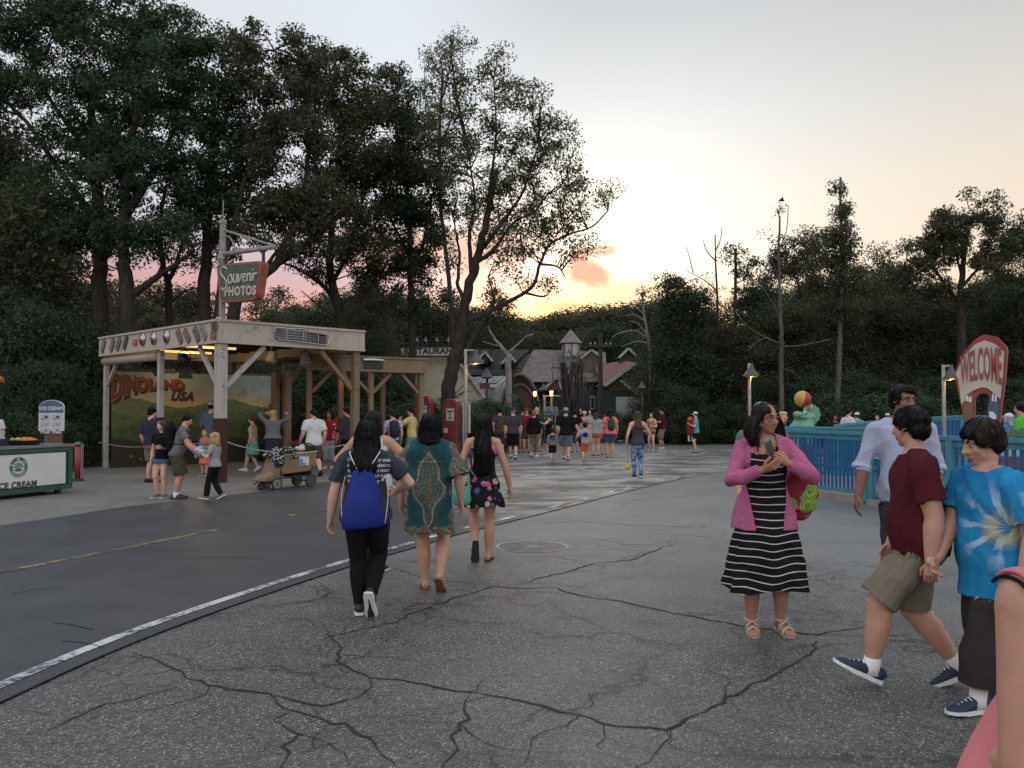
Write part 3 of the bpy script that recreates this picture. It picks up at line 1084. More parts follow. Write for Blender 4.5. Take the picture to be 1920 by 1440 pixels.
# ------------------------------------------------------------------ mural wall at the back of the pavilion
mural0 = C0 + pl(.24, LL - .30, 0); mural0.z = 0
MW = 4.9
mn = -eL
def on_mural(px, py):
 r = ray(px, py)
 o = V((0, 0, CAMH))
 t = (mural0 - o).dot(mn) / r.dot(mn)
 q = o + r * t
 return (q - mural0).dot(eR), q.z
def mural_mat():
 t = NT('mural_paint')
 s = t.sep(t.co())
 u, v = s[0], s[1]
 n1 = t.noise(1.1, detail=5)
 n2 = t.noise(3.0, detail=5)
 sky_ = t.ramp(t.m('ADD', t.m('MULTIPLY', v, .3), t.m('MULTIPLY', n1, .22)), [(.50, (.42, .24, .08)), (.62, (.46, .33, .13)), (.74, (.28, .30, .24)), (.86, (.20, .27, .26))])
 cl = t.mix(t.mr(n2, .48, .66, 0, .6), sky_, (.20, .12, .07))
 sky_ = t.mix(t.mr(u, 1.6, 4.2), sky_, cl)
 def hill(h0, amp, f, col1, col2, under, ph):
  w = t.m('ADD', t.m('MULTIPLY', t.m('SINE', t.m('ADD', t.m('MULTIPLY', u, f), ph)), amp), t.m('MULTIPLY', t.noise(1.6 * f, detail=4), amp * 1.6))
  edge = t.m('SUBTRACT', t.m('ADD', w, h0), v)
  k = t.mr(edge, 0, .03)
  col = t.mix(t.mr(t.noise(5.0, t.map(t.co(), (1, 3, 1)), 5), .35, .65), col1, col2)
  return t.mix(k, under, col)
 c = hill(1.72, .13, 2.2, (.075, .115, .06), (.16, .17, .075), sky_, .4)
 c = hill(1.42, .10, 3.1, (.045, .085, .035), (.12, .14, .05), c, 2.0)
 c = hill(1.15, .08, 2.6, (.028, .06, .022), (.085, .10, .035), c, 4.4)
 c = hill(.72, .06, 3.7, (.02, .028, .014), (.05, .035, .022), c, 1.2)
 # small pale flowers at the foot
 fl = t.voro(3.6, t.co(), 'F1', 0)
 k = t.m('MULTIPLY', t.mr(fl, .10, .07), t.mr(v, .75, .6))
 c = t.mix(k, c, (.42, .40, .34))
 return t.done(c, .55, 0, .3)
mw = thing('mural_wall', 'painted landscape wall with tall red lettering at the back of the pavilion', 'mural wall', mural0)
MX = Matrix((eR, UP, mn)).transposed().to_4x4()
m = MB()
m.box((MW / 2, 1.36, -.03), (MW, 2.66, .06))
o = obj('panel', m, mural_mat(), mw)
o.matrix_local = MX
m = MB()
m.box((MW / 2, .02, -.03), (MW, .04, .08))
m.box((MW / 2, 2.72, -.03), (MW, .06, .09))
o = obj('frame', m, DARKW, mw)
o.matrix_local = MX
RED = M_('letter_red', (.12, .022, .016), .5, .25, 8)
REDD = M_('letter_shadow', (.05, .012, .012), .6, .2, 8)
GOLD = M_('letter_rim', (.50, .30, .12), .5, .15, 8)
INK = M_('letter_ink', (.022, .02, .014), .6, .1, 8)
a = on_mural(207, 728)
b = on_mural(345, 722)
tw = b[0] - a[0]
def warp_title(w0):
 def f(x, y):
  k = x / w0 + .5
  hgt = .62 - .42 * math.sin(min(1, k * 1.25) * PI * .5) + .10 * max(0, k - .7)
  yy = y / .35 * hgt * .6
  return x * tw / w0 * .97, yy + .05 * math.sin(k * PI) - .02 * (1 - k) - (1 - k) ** 2 * .10
 return f
mid = ((a[0] + b[0]) / 2, (a[1] + b[1]) / 2 + .06)
te = text_mesh('DINOLAND', 1, .03)
w0 = max(v.co.x for v in te.vertices) - min(v.co.x for v in te.vertices)
for k, (mt, dx, dy, dz, bold) in enumerate(((REDD, .05, -.07, .006, .075), (GOLD, 0, 0, .010, .045), (RED, 0, 0, .014, .028))):
 base = mn * dz + eR * (mid[0] + dx) + UP * (mid[1] + dy)
 lettering('DINOLAND', base, eR, UP, 1, mt, mw, 'lettering', warp_title(w0), bold=bold)
ps = [on_mural(*q) for q in ((320, 744), (361, 744))]
lettering('USA', mn * .012 + eR * ((ps[0][0] + ps[1][0]) / 2) + UP * ps[0][1], eR, UP + eR * .04, .34, INK, mw, bold=.022, shear=.3, track=1.15)
ps = [on_mural(*q) for q in ((303, 694), (322, 691))]
lettering('ore', mn * .012 + eR * ((ps[0][0] + ps[1][0]) / 2) + UP * ps[0][1], eR, UP, .27, INK, mw, bold=.012, shear=.35)
# post of the mural's far end
m = MB()
m.box(eR * (MW + .05) + UP * 1.4, (.14, .14, 2.8), Matrix((eR, eL, UP)).transposed())
obj('end_post', m, M_('brown_post', (.12, .06, .03), .7, .3, 5, .3), mw)
# ------------------------------------------------------------------ the second, lower shelter behind
Z2 = 3.05
S0, S1 = G(575, 663, Z2), G(800, 672, Z2)
e2 = (S1 - S0); L2 = e2.length; e2.normalize()
b2 = V((-e2.y, e2.x, 0))
sh2 = thing('queue_shelter', 'lower tan timber shelter adjoining the photo pavilion on its right', 'shelter', (S0.x, S0.y, 0))
fascia_obj(e2 * 0, e2 * L2, Z2 - .42, Z2, sh2, TIMBER, -b2)
fascia_obj(e2 * L2 + b2 * .03, e2 * L2 + b2 * 2.6, Z2 - .42, Z2, sh2, TIMBER, e2)
m = MB()
m.add([e2 * .05 + UP * (Z2 - .1), e2 * (L2 - .03) + UP * (Z2 - .1), e2 * (L2 - .03) + b2 * 2.6 + UP * (Z2 - .1), e2 * .05 + b2 * 2.6 + UP * (Z2 - .1),
  e2 * .05 + UP * (Z2 - .05), e2 * (L2 - .03) + UP * (Z2 - .05), e2 * (L2 - .03) + b2 * 2.6 + UP * (Z2 - .05), e2 * .05 + b2 * 2.6 + UP * (Z2 - .05)],
  [(0, 3, 2, 1), (4, 5, 6, 7), (0, 1, 5, 4), (1, 2, 6, 5), (2, 3, 7, 6), (3, 0, 4, 7)])
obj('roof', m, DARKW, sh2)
for a, b, w in ((.12, .12, .12), (L2 * .53, .12, .12), (L2 * .53 - .35, 1.3, .13), (L2 - .12, .12, .13), (.1, 2.4, .12), (L2 - .14, 2.4, .12), (-.28, .5, .12)):
 m = MB()
 m.box(e2 * a + b2 * b + UP * ((Z2 - .42) / 2), (w, w, Z2 - .42), Matrix((e2, b2, UP)).transposed())
 obj('post', m, TIMBER, sh2)
for a, sgn in ((L2 * .53 + .06, 1), (L2 * .53 - .06, -1), (L2 - .2, -1), (.2, 1)):
 brace(sh2, e2 * a + b2 * .12, e2 * sgn, Z2 - .42 - .55, .53, .08, TIMBER)
tube_light(S0 + e2 * .95 + b2 * .8 + UP * -.34, S0 + e2 * 1.75 + b2 * .8 + UP * -.34, 'lit warm tube under the lower shelter roof', 5)
# speaker-like black and chrome bumper on its fascia
r_ = ray(699, 681)
t_ = (S0 - V((0, 0, CAMH))).dot(b2) / r_.dot(b2)
bp = V((0, 0, CAMH)) + r_ * t_
t = thing('chrome_bumper', 'black and chrome car panel hung on the lower fascia', 'car panel', bp - b2 * .03)
m = MB()
m.box((0, 0, -.06), (.54, .06, .17), Matrix((e2, b2, UP)).transposed())
obj('panel', m, BLACKM, t)
m = MB()
m.tube([-e2 * .28 + UP * .08, -b2 * .03 + UP * .085, e2 * .28 + UP * .08], [(.05, .045)] * 3, 10, rnd=True)
obj('chrome_strip', m, CHROME, t, True)
# ------------------------------------------------------------------ the hanging souvenir sign
sp_ = C0 + pl(.16, .16, 0)
sp_.z = ZT - .05
SGN = thing('hanging_sign', 'green and red Souvenir Photos sign hung from an iron bracket on the pavilion roof', 'sign', sp_)
IRON = M_('weathered_iron', (.24, .225, .205), .6, .3, 9, .3)
d_ = (V((.80, -.60, 0))).normalized()      # the arm reaches to the right and towards the road
def on_sign(px, py, off=0.0):
 """the sign's own plane: through the post, along d_."""
 n = V((d_.y, -d_.x, 0))
 r = ray(px, py)
 o = V((0, 0, CAMH))
 t = (sp_ + n * off - o).dot(n) / r.dot(n)
 return o + r * t - sp_
PT = on_sign(412, 422).z
m = MB()
m.lathe([(.075, 0), (.07, 1.25)], n=10)
m.lathe([(.065, 1.25), (.13, 1.42), (.075, 1.58), (.07, PT), (.085, PT + .01), (.085, PT + .09), (.02, PT + .12)], n=10)
obj('post', m, IRON, SGN)
m = MB()
m.tube([UP * (PT + .1), UP * (PT + .55)], .012, 6)
obj('rod', m, IRON, SGN)
tip = on_sign(515, 463)
low = on_sign(415, 477)
top_ = on_sign(416, 430)
m = MB()
m.tube([low, tip], [.055, .05], 8)
obj('arm', m, IRON, SGN, True)
m = MB()
m.tube([top_, tip + UP * .02], .026, 8)
obj('stay', m, IRON, SGN, True)
m = MB()
m.tube(smooth_path([on_sign(*q) for q in ((416, 452), (422, 443), (431, 445), (437, 455), (442, 464), (455, 467), (468, 466))], 4), .018, 6)
m.tube([on_sign(480, 469), on_sign(490, 460)], .02, 6)
obj('scroll', m, IRON, SGN, True)
q4 = [on_sign(*q) for q in ((413, 497), (498, 490), (487, 562), (420, 569))]
nS = V((d_.y, -d_.x, 0))
for px in (424, 494):
 m = MB()
 a = on_sign(px, 474 if px < 450 else 466)
 b = on_sign(px, 497 if px < 450 else 492)
 m.bar(a, b, .05, .05)
 obj('hanger', m, BLACKM, SGN)
def rounded(q, r=.09, k=4):
 out = []
 n = len(q)
 for i in range(n):
  a, b, c = q[i - 1], q[i], q[(i + 1) % n]
  d1, d2 = (a - b).normalized(), (c - b).normalized()
  for j in range(k + 1):
   t = j / k
   out.append(b + d1 * (r * (1 - t) ** 2) + d2 * (r * t * t))
 return out
def slab(name, loop, n, d0, d1, mat, parent, inner=None):
 m = MB()
 k = len(loop)
 vs = [p + n * d0 for p in loop] + [p + n * d1 for p in loop]
 m.add(vs, [tuple(range(k)), tuple(range(2 * k - 1, k - 1, -1))] + [(i, k + i, k + (i + 1) % k, (i + 1) % k) for i in range(k)])
 o = obj(name, m, mat, parent)
 bm = bmesh.new(); bm.from_mesh(o.data); bmesh.ops.recalc_face_normals(bm, faces=bm.faces); bm.to_mesh(o.data); bm.free()
 return o
cen = sum(q4, V((0, 0, 0))) / 4
RUST = M_('sign_red_case', (.26, .075, .05), .6, .35, 7, .3)
SGREEN = M_('sign_green_face', (.045, .07, .05), .55, .45, 5, .2)
lo_ = rounded(q4, .12)
slab('case', lo_, nS, -.10, .10, RUST, SGN)
slab('face', rounded([cen + (p - cen) * .90 for p in q4], .08), nS, .100, .108, SGREEN, SGN)
slab('face', rounded([cen + (p - cen) * .90 for p in q4], .08), nS, -.108, -.100, SGREEN, SGN)
NEON = M_('letter_cream', (.50, .47, .40), .5, .2, 15)
def stroke(paths, r, parent, mat, name='lettering'):
 m = MB()
 for p in paths:
  m.tube(smooth_path(p, 4), r, 6, ref=nS, rnd=True)
 return obj(name, m, mat, parent, True)
def S_(x, y):
 """x 0..100 and y 0..100 across the sign's face, in front of it"""
 a = q4[0].lerp(q4[1], x / 100)
 b = q4[3].lerp(q4[2], x / 100)
 return a.lerp(b, y / 100) + nS * .116
script = [[(25, 14), (18, 8), (11, 14), (10, 26), (17, 36), (23, 48), (22, 62), (15, 68), (9, 62)],
   [(34, 30), (28, 36), (29, 50), (35, 52), (38, 44), (36, 33), (34, 30)], [(42, 31), (41, 46), (45, 51), (49, 46), (50, 31), (50, 46), (52, 51)],
   [(53, 32), (56, 51), (61, 33), (63, 31)], [(66, 42), (71, 38), (70, 32), (66, 33), (65, 44), (68, 51), (73, 48)],
   [(76, 32), (76, 50)], [(76, 38), (80, 31), (83, 36), (83, 50)], [(88, 32), (87, 50)], [(88, 23), (88.5, 22)], [(92, 32), (91, 50)], [(91, 39), (94, 32), (97, 33)]]
stroke([[S_(x * .96 + 1, y) for x, y in p] for p in script], .019, SGN, NEON)
ctr = (S_(57, 75))
lettering('PHOTOS', ctr, (q4[1] - q4[0]), UP, .265, M_('letter_salmon', (.50, .36, .29), .5, .2, 15), SGN, bold=.014, track=1.12)
# ------------------------------------------------------------------ far buildings
def orient(ux, w=None):
 ux = V(ux).normalized()
 return ux, V((-ux.y, ux.x, 0))
def block(m, o, ux, w, d, z0, z1):
 ux, uy = orient(ux)
 m.box(V(o) + ux * (w / 2) + uy * (d / 2) + UP * ((z0 + z1) / 2), (w, d, z1 - z0), Matrix((ux, uy, UP)).transposed())
ROOFB = M_('brown_shingle', (.13, .105, .088), .85, .35, 3, .5, 14)
ROOFR = M_('red_tin_roof', (.13, .045, .036), .7, .3, 2, .3, 14)
TRIMW = wood_paint('white_trim', (.42, .40, .37), (.2, .17, .14), .5)
WALLD = wood_paint('dark_green_wall', (.05, .065, .058), (.03, .03, .025), .4)
WALLG = wood_paint('grey_wall', (.20, .20, .19), (.1, .09, .08), .5)
CREAMW = M_('cream_stucco', (.46, .44, .30), .8, .12, 1.5, .2, 20)
WINM = M_('dark_window', (.02, .024, .026), .15, .2, 3)
# restaurant with its lettered sign board
D1 = 42.0
t = thing('restaurant', 'cream walled restaurant with a sloping gable behind the gas pumps', 'restaurant', (P(830, 760, D1).x, D1, 0))
L_ = lambda px, py, d, o: P(px, py, d) - o.location
ou = [L_(*q, D1, t) for q in ((745, 790), (745, 668), (846, 668), (868, 690), (905, 742), (912, 790))]
for v in ou:
 v.y = 0
m = MB()
k = len(ou)
m.add(ou + [v + V((0, 6, 0)) for v in ou], [tuple(range(k))[::-1], tuple(range(k, 2 * k))] + [(i, (i + 1) % k, k + (i + 1) % k, k + i) for i in range(k)])
obj('wall', m, CREAMW, t)
m = MB()
for (a, b) in ((2, 3), (3, 4)):
 m.bar(ou[a] + V((0, -.08, .06)), ou[b] + V((0, -.08, .06)), .3, .12)
obj('roof_edge', m, TRIMW, t)
sg = thing('restaurant_sign', 'white board lettered RESTAURANT above the cream gable behind a tree', 'sign', (P(800, 659, D1 - .3).x, D1 - .3, 0))
a, b = L_(752, 668, D1 - .3, sg), L_(851, 650, D1 - .3, sg)
cx, cz = (a.x + b.x) / 2, (a.z + b.z) / 2
m = MB()
m.box((cx, 0, cz), (b.x - a.x, .16, b.z - a.z))
obj('board', m, M_('sign_board_cream', (.55, .54, .46), .7, .1, 3), sg)
m = MB()
for z in (a.z, b.z):
 m.box((cx, -.02, z), (b.x - a.x + .06, .22, .06))
obj('frame', m, BLACKM, sg)
lettering('RESTAURANT', (L_(808, 659, D1 - .3, sg).x, -.084, cz), (1, 0, 0), UP, .42, M_('sign_ink', (.045, .05, .045), .6, 0), sg, bold=.022, track=1.02)
for px in (784, 800, 821, 842):
 q = L_(px, 650, D1 - .3, sg)
 m = MB()
 m.tube([V((q.x, 0, q.z)), V((q.x, -.02, q.z + .30)), V((q.x - .02, -.22, q.z + .42)), V((q.x - .03, -.38, q.z + .30))], .018, 6)
 m.lathe([(.02, .06), (.09, 0), (.085, -.005)], (q.x - .03, -.38, q.z + .25), 10)
 obj('gooseneck_lamp', m, M_('lamp_grey', (.25, .25, .24), .5), sg, True)
# small dark house with white gables behind
D2 = 58.0
t = thing('gabled_house', 'dark roofed house with two white trimmed gables behind the bare pale tree', 'house', (P(930, 760, D2).x, D2, 0))
o = t.location
m = MB()
a, b = L_(870, 762, D2, t), L_(985, 700, D2, t)
m.box(((a.x + b.x) / 2, 2.5, b.z / 2 + .2), (b.x - a.x, 5, b.z))
obj('wall', m, WALLG, t)
m = MB()
r0, r1 = L_(864, 703, D2, t), L_(990, 655, D2 + 2.5, t)
m.add([V((r0.x, -.4, r0.z)), V((r1.x + .6, -.4, r0.z)), V((r1.x, 2.5, r1.z)), V((r0.x + .6, 2.5, r1.z)), V((r0.x, 5.4, r0.z)), V((r1.x + .6, 5.4, r0.z))], [(0, 1, 2, 3), (3, 2, 5, 4), (0, 3, 4), (1, 5, 2), (0, 4, 5, 1)])
obj('roof', m, M_('dark_roof', (.045, .042, .04), .85, .3, 3, .4), t)
for px, py, wd in ((909, 661, 15), (955, 666, 15)):
 ap = L_(px, py, D2 - .6, t)
 l_, r_ = L_(px - wd, py + 17, D2 - .6, t), L_(px + wd, py + 17, D2 - .6, t)
 for v in (ap, l_, r_):
  v.y = -.5
 m = MB()
 m.add([l_, r_, ap, l_ + V((0, 2.5, 0)), r_ + V((0, 2.5, 0)), ap + V((0, 2.5, 0))], [(0, 1, 2), (0, 2, 5, 3), (1, 4, 5, 2)])
 g = obj('gable', m, M_('dark_roof', (0, 0, 0)), t)
 m = MB()
 m.bar(l_ + V((0, -.06, .03)), ap + V((0, -.06, .05)), .14, .2, (0, -1, 0))
 m.bar(ap + V((0, -.06, .05)), r_ + V((0, -.06, .03)), .14, .2, (0, -1, 0))
 obj('bargeboard', m, TRIMW, g)
 m = MB()
 m.box(((l_.x + r_.x) / 2, -.04, l_.z + .12), (.4, .06, .5))
 obj('window', m, TRIMW, g)
# quonset hut with a rounded roof
D3 = 46.0
t = thing('arched_hut', 'low hut with a ribbed grey curved roof and a dark arched end', 'hut', (P(975, 768, D3).x, D3, 0))
rad = (P(1013, 768, D3).x - P(938, 768, D3).x) / 2
top = P(975, 704, D3).z
lx = P(868, 768, D3).x - t.location.x
def arch(r, zt, n=16, y=0.0, z0=1.1):
 return [V((r * math.cos(a), y, z0 + (zt - z0) * math.sin(a))) for a in [PI * i / n for i in range(n + 1)]]
m = MB()
dirn = V((lx, 3.5, 0))
A = arch(rad, top)
B = [v + dirn for v in A]
n = len(A)
m.add(A + B, [(i, i + 1, n + i + 1, n + i) for i in range(n - 1)])
obj('roof', m, M_('ribbed_tin', (.22, .225, .23), .45, .3, 2, .3), t, True)
m = MB()
for k in range(1, 9):
 m.tube([v + dirn * (k / 9) + V((0, 0, .012)) for v in A], .03, 5)
obj('roof_rib', m, M_('ribbed_tin', (0, 0, 0)), t, True)
m = MB()
m.add([v + V((0, .1, 0)) for v in A] + [V((rad, .1, 0)), V((-rad, .1, 0))], [tuple(list(range(n)) + [n + 1, n])[::-1]] if 0 else [tuple([n] + list(range(n)) + [n + 1])])
obj('end_wall', m, wood_paint('dark_boards', (.055, .05, .046), (.03, .026, .022), .5), t)
m = MB()
m.tube([v + V((0, -.15, .05)) for v in A], [(.20, .08)] * n, 6, ref=(0, 1, 0))
m.tube([V((v.x * .86, v.y - .1, 1.1 + (v.z - 1.1) * .80)) for v in A], .06, 6)
obj('arch_trim', m, M_('arch_wood', (.10, .09, .08), .8, .3, 6), t, True)
m = MB()
m.box((lx * .52, -.15 + 1.75, 1.05), (abs(lx) * .95, .12, 2.1))
obj('side_wall', m, WALLG, t)
m = MB()
q0, q1 = P(898, 728, D3 - .2) - t.location, P(958, 717, D3 - .2) - t.location
m.box(((q0.x + q1.x) / 2, -.2 + 1.0, (q0.z + q1.z) / 2), (q1.x - q0.x, .1, q1.z - q0.z))
s_ = obj('sign_band', m, M_('dark_red_paint', (.13, .02, .022), .6, .2, 4), t)
m = MB()
m.box((q0.x * .55 + q1.x * .45, .72, (q0.z + q1.z) / 2), (.42, .05, .18))
obj('name_plate', m, M_('pale_plate', (.45, .42, .38), .6), s_)
# big brown roofed hall with a cupola, and the red roofed wing
D4 = 54.0
t = thing('brown_roof_hall', 'large hall under a broad brown shingle roof with a small cupola', 'hall', (P(1060, 768, D4).x, D4, 0))
e0, e1 = L_(968, 716, D4, t), L_(1140, 716, D4, t)
k0, k1 = L_(1000, 655, D4 + 5, t), L_(1135, 660, D4 + 5, t)
m = MB()
m.add([V((e0.x, 0, e0.z)), V((e1.x, 0, e1.z)), V((k1.x, 5, k1.z)), V((k0.x, 5, k0.z)), V((e0.x, 10, e0.z)), V((e1.x, 10, e1.z))], [(0, 1, 2, 3), (3, 2, 5, 4), (0, 3, 4), (1, 5, 2), (0, 4, 5, 1)])
obj('roof', m, ROOFB, t)
m = MB()
m.box(((e0.x + e1.x) / 2, 5, e0.z / 2), (e1.x - e0.x - .8, 9, e0.z))
obj('wall', m, WALLD, t)
cb0, cb1 = L_(1053, 700, D4 + 3.5, t), L_(1087, 643, D4 + 3.5, t)
ccx, cr = (cb0.x + cb1.x) / 2, (cb1.x - cb0.x) / 2
ap = L_(1070, 618, D4 + 3.5, t)
m = MB()
m.lathe([(cr, cb0.z), (cr, cb1.z)], (ccx, 3.5, 0), 8)
cu = obj('cupola', m, WALLG, t)
m = MB()
m.lathe([(cr * 1.3, cb1.z - .02), (cr * 1.22, cb1.z + .03), (.02, ap.z)], (ccx, 3.5, 0), 8)
obj('cupola_roof', m, M_('tin_pink_grey', (.18, .135, .12), .6, .25, 3), cu)
m = MB()
for a in (-.35, .4):
 m.box((ccx + math.sin(a) * cr, 3.5 - cr * .96, cb1.z - .55), (.34, .12, .85))
obj('louvre', m, TRIMW, cu)
for px, py, wd in ((1113, 654, 20),):
 ap = L_(px, py, D4, t)
 l_, r_ = L_(px - wd, py + 15, D4, t), L_(px + wd, py + 15, D4, t)
 for v in (ap, l_, r_):
  v.y = 1.5
 m = MB()
 m.add([l_, r_, ap, l_ + V((0, 3.5, -.1)), r_ + V((0, 3.5, -.1)), ap + V((0, 3.5, 0)), l_ - UP * 1.5, r_ - UP * 1.5], [(0, 1, 2), (0, 2, 5, 3), (1, 4, 5, 2), (6, 7, 1, 0)])
 g = obj('gable', m, ROOFB, t)
 m = MB()
 m.bar(l_ + V((0, -.1, 0)), ap + V((0, -.1, .03)), .12, .22, (0, -1, 0))
 m.bar(ap + V((0, -.1, .03)), r_ + V((0, -.1, 0)), .12, .22, (0, -1, 0))
 obj('bargeboard', m, TRIMW, g)
# small porch gable left of it
m = MB()
l_, ap, r_ = L_(1022, 728, D4 - 2, t), L_(1045, 706, D4 - 2, t), L_(1052, 730, D4 - 2, t)
for v in (l_, ap, r_):
 v.y = -2
lo = L_(1000, 735, D4 - 2, t); lo.y = -2
m.add([lo, r_, ap, lo + V((0, 3, 0)), r_ + V((0, 3, 0)), ap + V((0, 3, 0))], [(0, 1, 2), (0, 2, 5, 3), (1, 4, 5, 2)])
pg = obj('porch_roof', m, ROOFR, t)
m = MB()
m.bar(ap + V((0, -.1, 0)), l_ + V((0, -.1, 0)), .12, .2, (0, -1, 0))
m.bar(ap + V((0, -.1, 0)), r_ + V((0, -.1, 0)), .12, .2, (0, -1, 0))
obj('bargeboard', m, TRIMW, pg)
for px in (1112, 1122):
 q0, q1 = L_(px - 4, 768, D4 - .1, t), L_(px + 4, 742, D4 - .1, t)
 m = MB()
 m.box(((q0.x + q1.x) / 2, -.06 + .5, (q0.z + q1.z) / 2), (q1.x - q0.x, .1, q1.z - q0.z))
 wi = obj('window', m, TRIMW, t)
 m = MB()
 m.box(((q0.x + q1.x) / 2, -.10 + .5, (q0.z + q1.z) / 2), ((q1.x - q0.x) * .6, .1, (q1.z - q0.z) * .75))
 obj('pane', m, WINM, wi)
D5 = 50.0
t = thing('red_roof_cabin', 'timber cabin with a red tin roof, white bargeboard and green awning', 'cabin', (P(1165, 768, D5).x, D5, 0))
m = MB()
a, b, c, d = (L_(1131, 672, D5 + 5, t), L_(1200, 667, D5 + 5, t), L_(1215, 682, D5 - .5, t), L_(1131, 730, D5 - .5, t))
for v, y in ((a, 5), (b, 5), (c, -.5), (d, -.5)):
 v.y = y
# roof plane that falls from its ridge to the lower left, seen under its diagonal bargeboard
pa_, pb_ = L_(1133, 724, D5, t), L_(1193, 681, D5, t)
pa_.y = pb_.y = 0
m.add([pa_, pb_, pb_ + V((.5, 6, .3)), pa_ + V((-.3, 6, .1)), L_(1131, 668, D5, t) + V((0, 5.5, 0)) * 1], [(0, 1, 2, 3)])
tl = V((pa_.x - .1, 5.5, pb_.z + .1))
m.add([pa_, pb_, V((pb_.x, 5.5, pb_.z + .5)), tl], [(0, 1, 2, 3)])
obj('roof', m, ROOFR, t)
m = MB()
m.bar(pa_ + V((0, -.12, 0)), pb_ + V((0, -.12, 0)), .14, .36, (0, -1, 0))
obj('bargeboard', m, TRIMW, t)
m = MB()
for i in range(5):      # boarded gable under the bargeboard
 z0, z1 = pa_.z - .3 + i * .42, pa_.z - .3 + (i + 1) * .42 - .02
 k = max(0, min(1, (z1 - pa_.z + .1) / (pb_.z - pa_.z)))
 x0 = pa_.x + (pb_.x - pa_.x) * k + .05
 mm = MB()
 mm.box(((x0 + pb_.x + .9) / 2, .2, (z0 + z1) / 2), (pb_.x + .9 - x0, .12, z1 - z0))
 obj('board', mm, wood_paint('brown_boards', (.15, .09, .05), (.07, .045, .03), .5), t)
m = MB()
q0, q1 = L_(1131, 770, D5, t), L_(1215, 728, D5, t)
m.box(((q0.x + q1.x) / 2, 3, q1.z / 2), (q1.x - q0.x, 5.6, q1.z))
obj('wall', m, WALLD, t)
m = MB()
q0, q1 = L_(1156, 764, D5 - 1, t), L_(1214, 744, D5 - 1, t)
m.box(((q0.x + q1.x) / 2, -.8, (q1.z) / 2), (q1.x - q0.x, .15, q1.z))
obj('low_wall', m, M_('white_wall', (.46, .48, .50), .7, .15, 2), t)
m = MB()
aw = [L_(1165, 714, D5, t), L_(1207, 714, D5, t), L_(1216, 738, D5 - 2.2, t), L_(1198, 740, D5 - 2.2, t)]
aw[0].y = aw[1].y = 0
aw[2].y = aw[3].y = -2.2
m.add(aw + [v - UP * .06 for v in aw], [(0, 3, 2, 1), (4, 5, 6, 7), (0, 4, 7, 3), (3, 7, 6, 2), (2, 6, 5, 1), (1, 5, 4, 0)])
awn = obj('awning', m, M_('green_awning', (.10, .22, .165), .6, .2, 3), t)
m = MB()
m.bar(aw[0] + V((0, -.05, -.05)), aw[3] + V((0, -.05, -.05)), .1, .24, (0, -1, 0))
obj('awning_edge', m, TRIMW, awn)
m = MB()
for v in (aw[3], aw[2]):
 m.bar(V((v.x, v.y + .1, 0)), v - UP * .06 + V((0, .1, 0)), .09, .09)
obj('awning_post', m, TRIMW, awn)
q = L_(1178, 655, D5 + 5, t)
m = MB()
l_, r_ = L_(1160, 671, D5 + 5, t), L_(1192, 667, D5 + 5, t)
for v in (q, l_, r_):
 v.y = 5
m.add([l_, r_, q, l_ + V((0, 2, 0)), r_ + V((0, 2, 0)), q + V((0, 2, 0)), l_ - UP * 1.5, r_ - UP * 1.5], [(0, 1, 2), (0, 2, 5, 3), (1, 4, 5, 2), (6, 7, 1, 0)])
g = obj('gable', m, M_('dark_roof', (0, 0, 0)), t)
m = MB()
m.bar(l_ + V((0, -.1, 0)), q + V((0, -.1, .05)), .14, .30, (0, -1, 0))
m.bar(q + V((0, -.1, .05)), r_ + V((0, -.1, 0)), .14, .30, (0, -1, 0))
obj('bargeboard', m, TRIMW, g)
# utility pole with a crossarm
q = P(1126, 768, 47)
t = thing('utility_pole', 'dark wooden utility pole with a crossarm in front of the brown roof', 'utility pole', (q.x, 47, 0))
zt = P(1126, 624, 47).z
m = MB(); m.lathe([(.15, 0), (.11, zt)], n=8); obj('pole', m, M_('old_pole', (.05, .04, .032), .9, .3, 5), t)
za = P(1126, 649, 47).z
m = MB(); m.box((0, -.1, za), (1.3, .1, .12)); ca = obj('crossarm', m, M_('old_pole', (0, 0, 0)), t)
for x in (-.55, -.3, .3, .55):
 m = MB(); m.lathe([(.03, 0), (.05, .06), (.03, .14)], (x, -.1, za + .06), 8); obj('insulator', m, M_('insulator', (.28, .28, .27), .3), ca)
# ------------------------------------------------------------------ wooden board fence at the far edge of the plaza
FW = [V((8.2, 41.2, 0)), V((10.5, 41.6, 0)), V((12.9, 42.0, 0)), V((14.7, 39.5, 0)), V((16.3, 37.5, 0))]
BRF = wood_paint('brown_fence_board', (.050, .040, .033), (.025, .02, .017), .5)
t = thing('board_fence', 'dark brown board fence along the far edge of the plaza', 'fence', FW[0])
for a, b in zip(FW, FW[1:]):
 a, b = a - FW[0], b - FW[0]
 for k in range(5):
  m = MB()
  z = .16 + k * .2
  m.bar(a + UP * z, b + UP * z, .05, .18)
  obj('board', m, BRF, t)
 m = MB()
 m.bar(a + UP * 1.14, b + UP * 1.14, .16, .06)
 obj('cap_rail', m, BRF, t)
for a in FW:
 m = MB()
 m.box(a - FW[0] + UP * .62, (.18, .18, 1.24))
 obj('post', m, BRF, t)
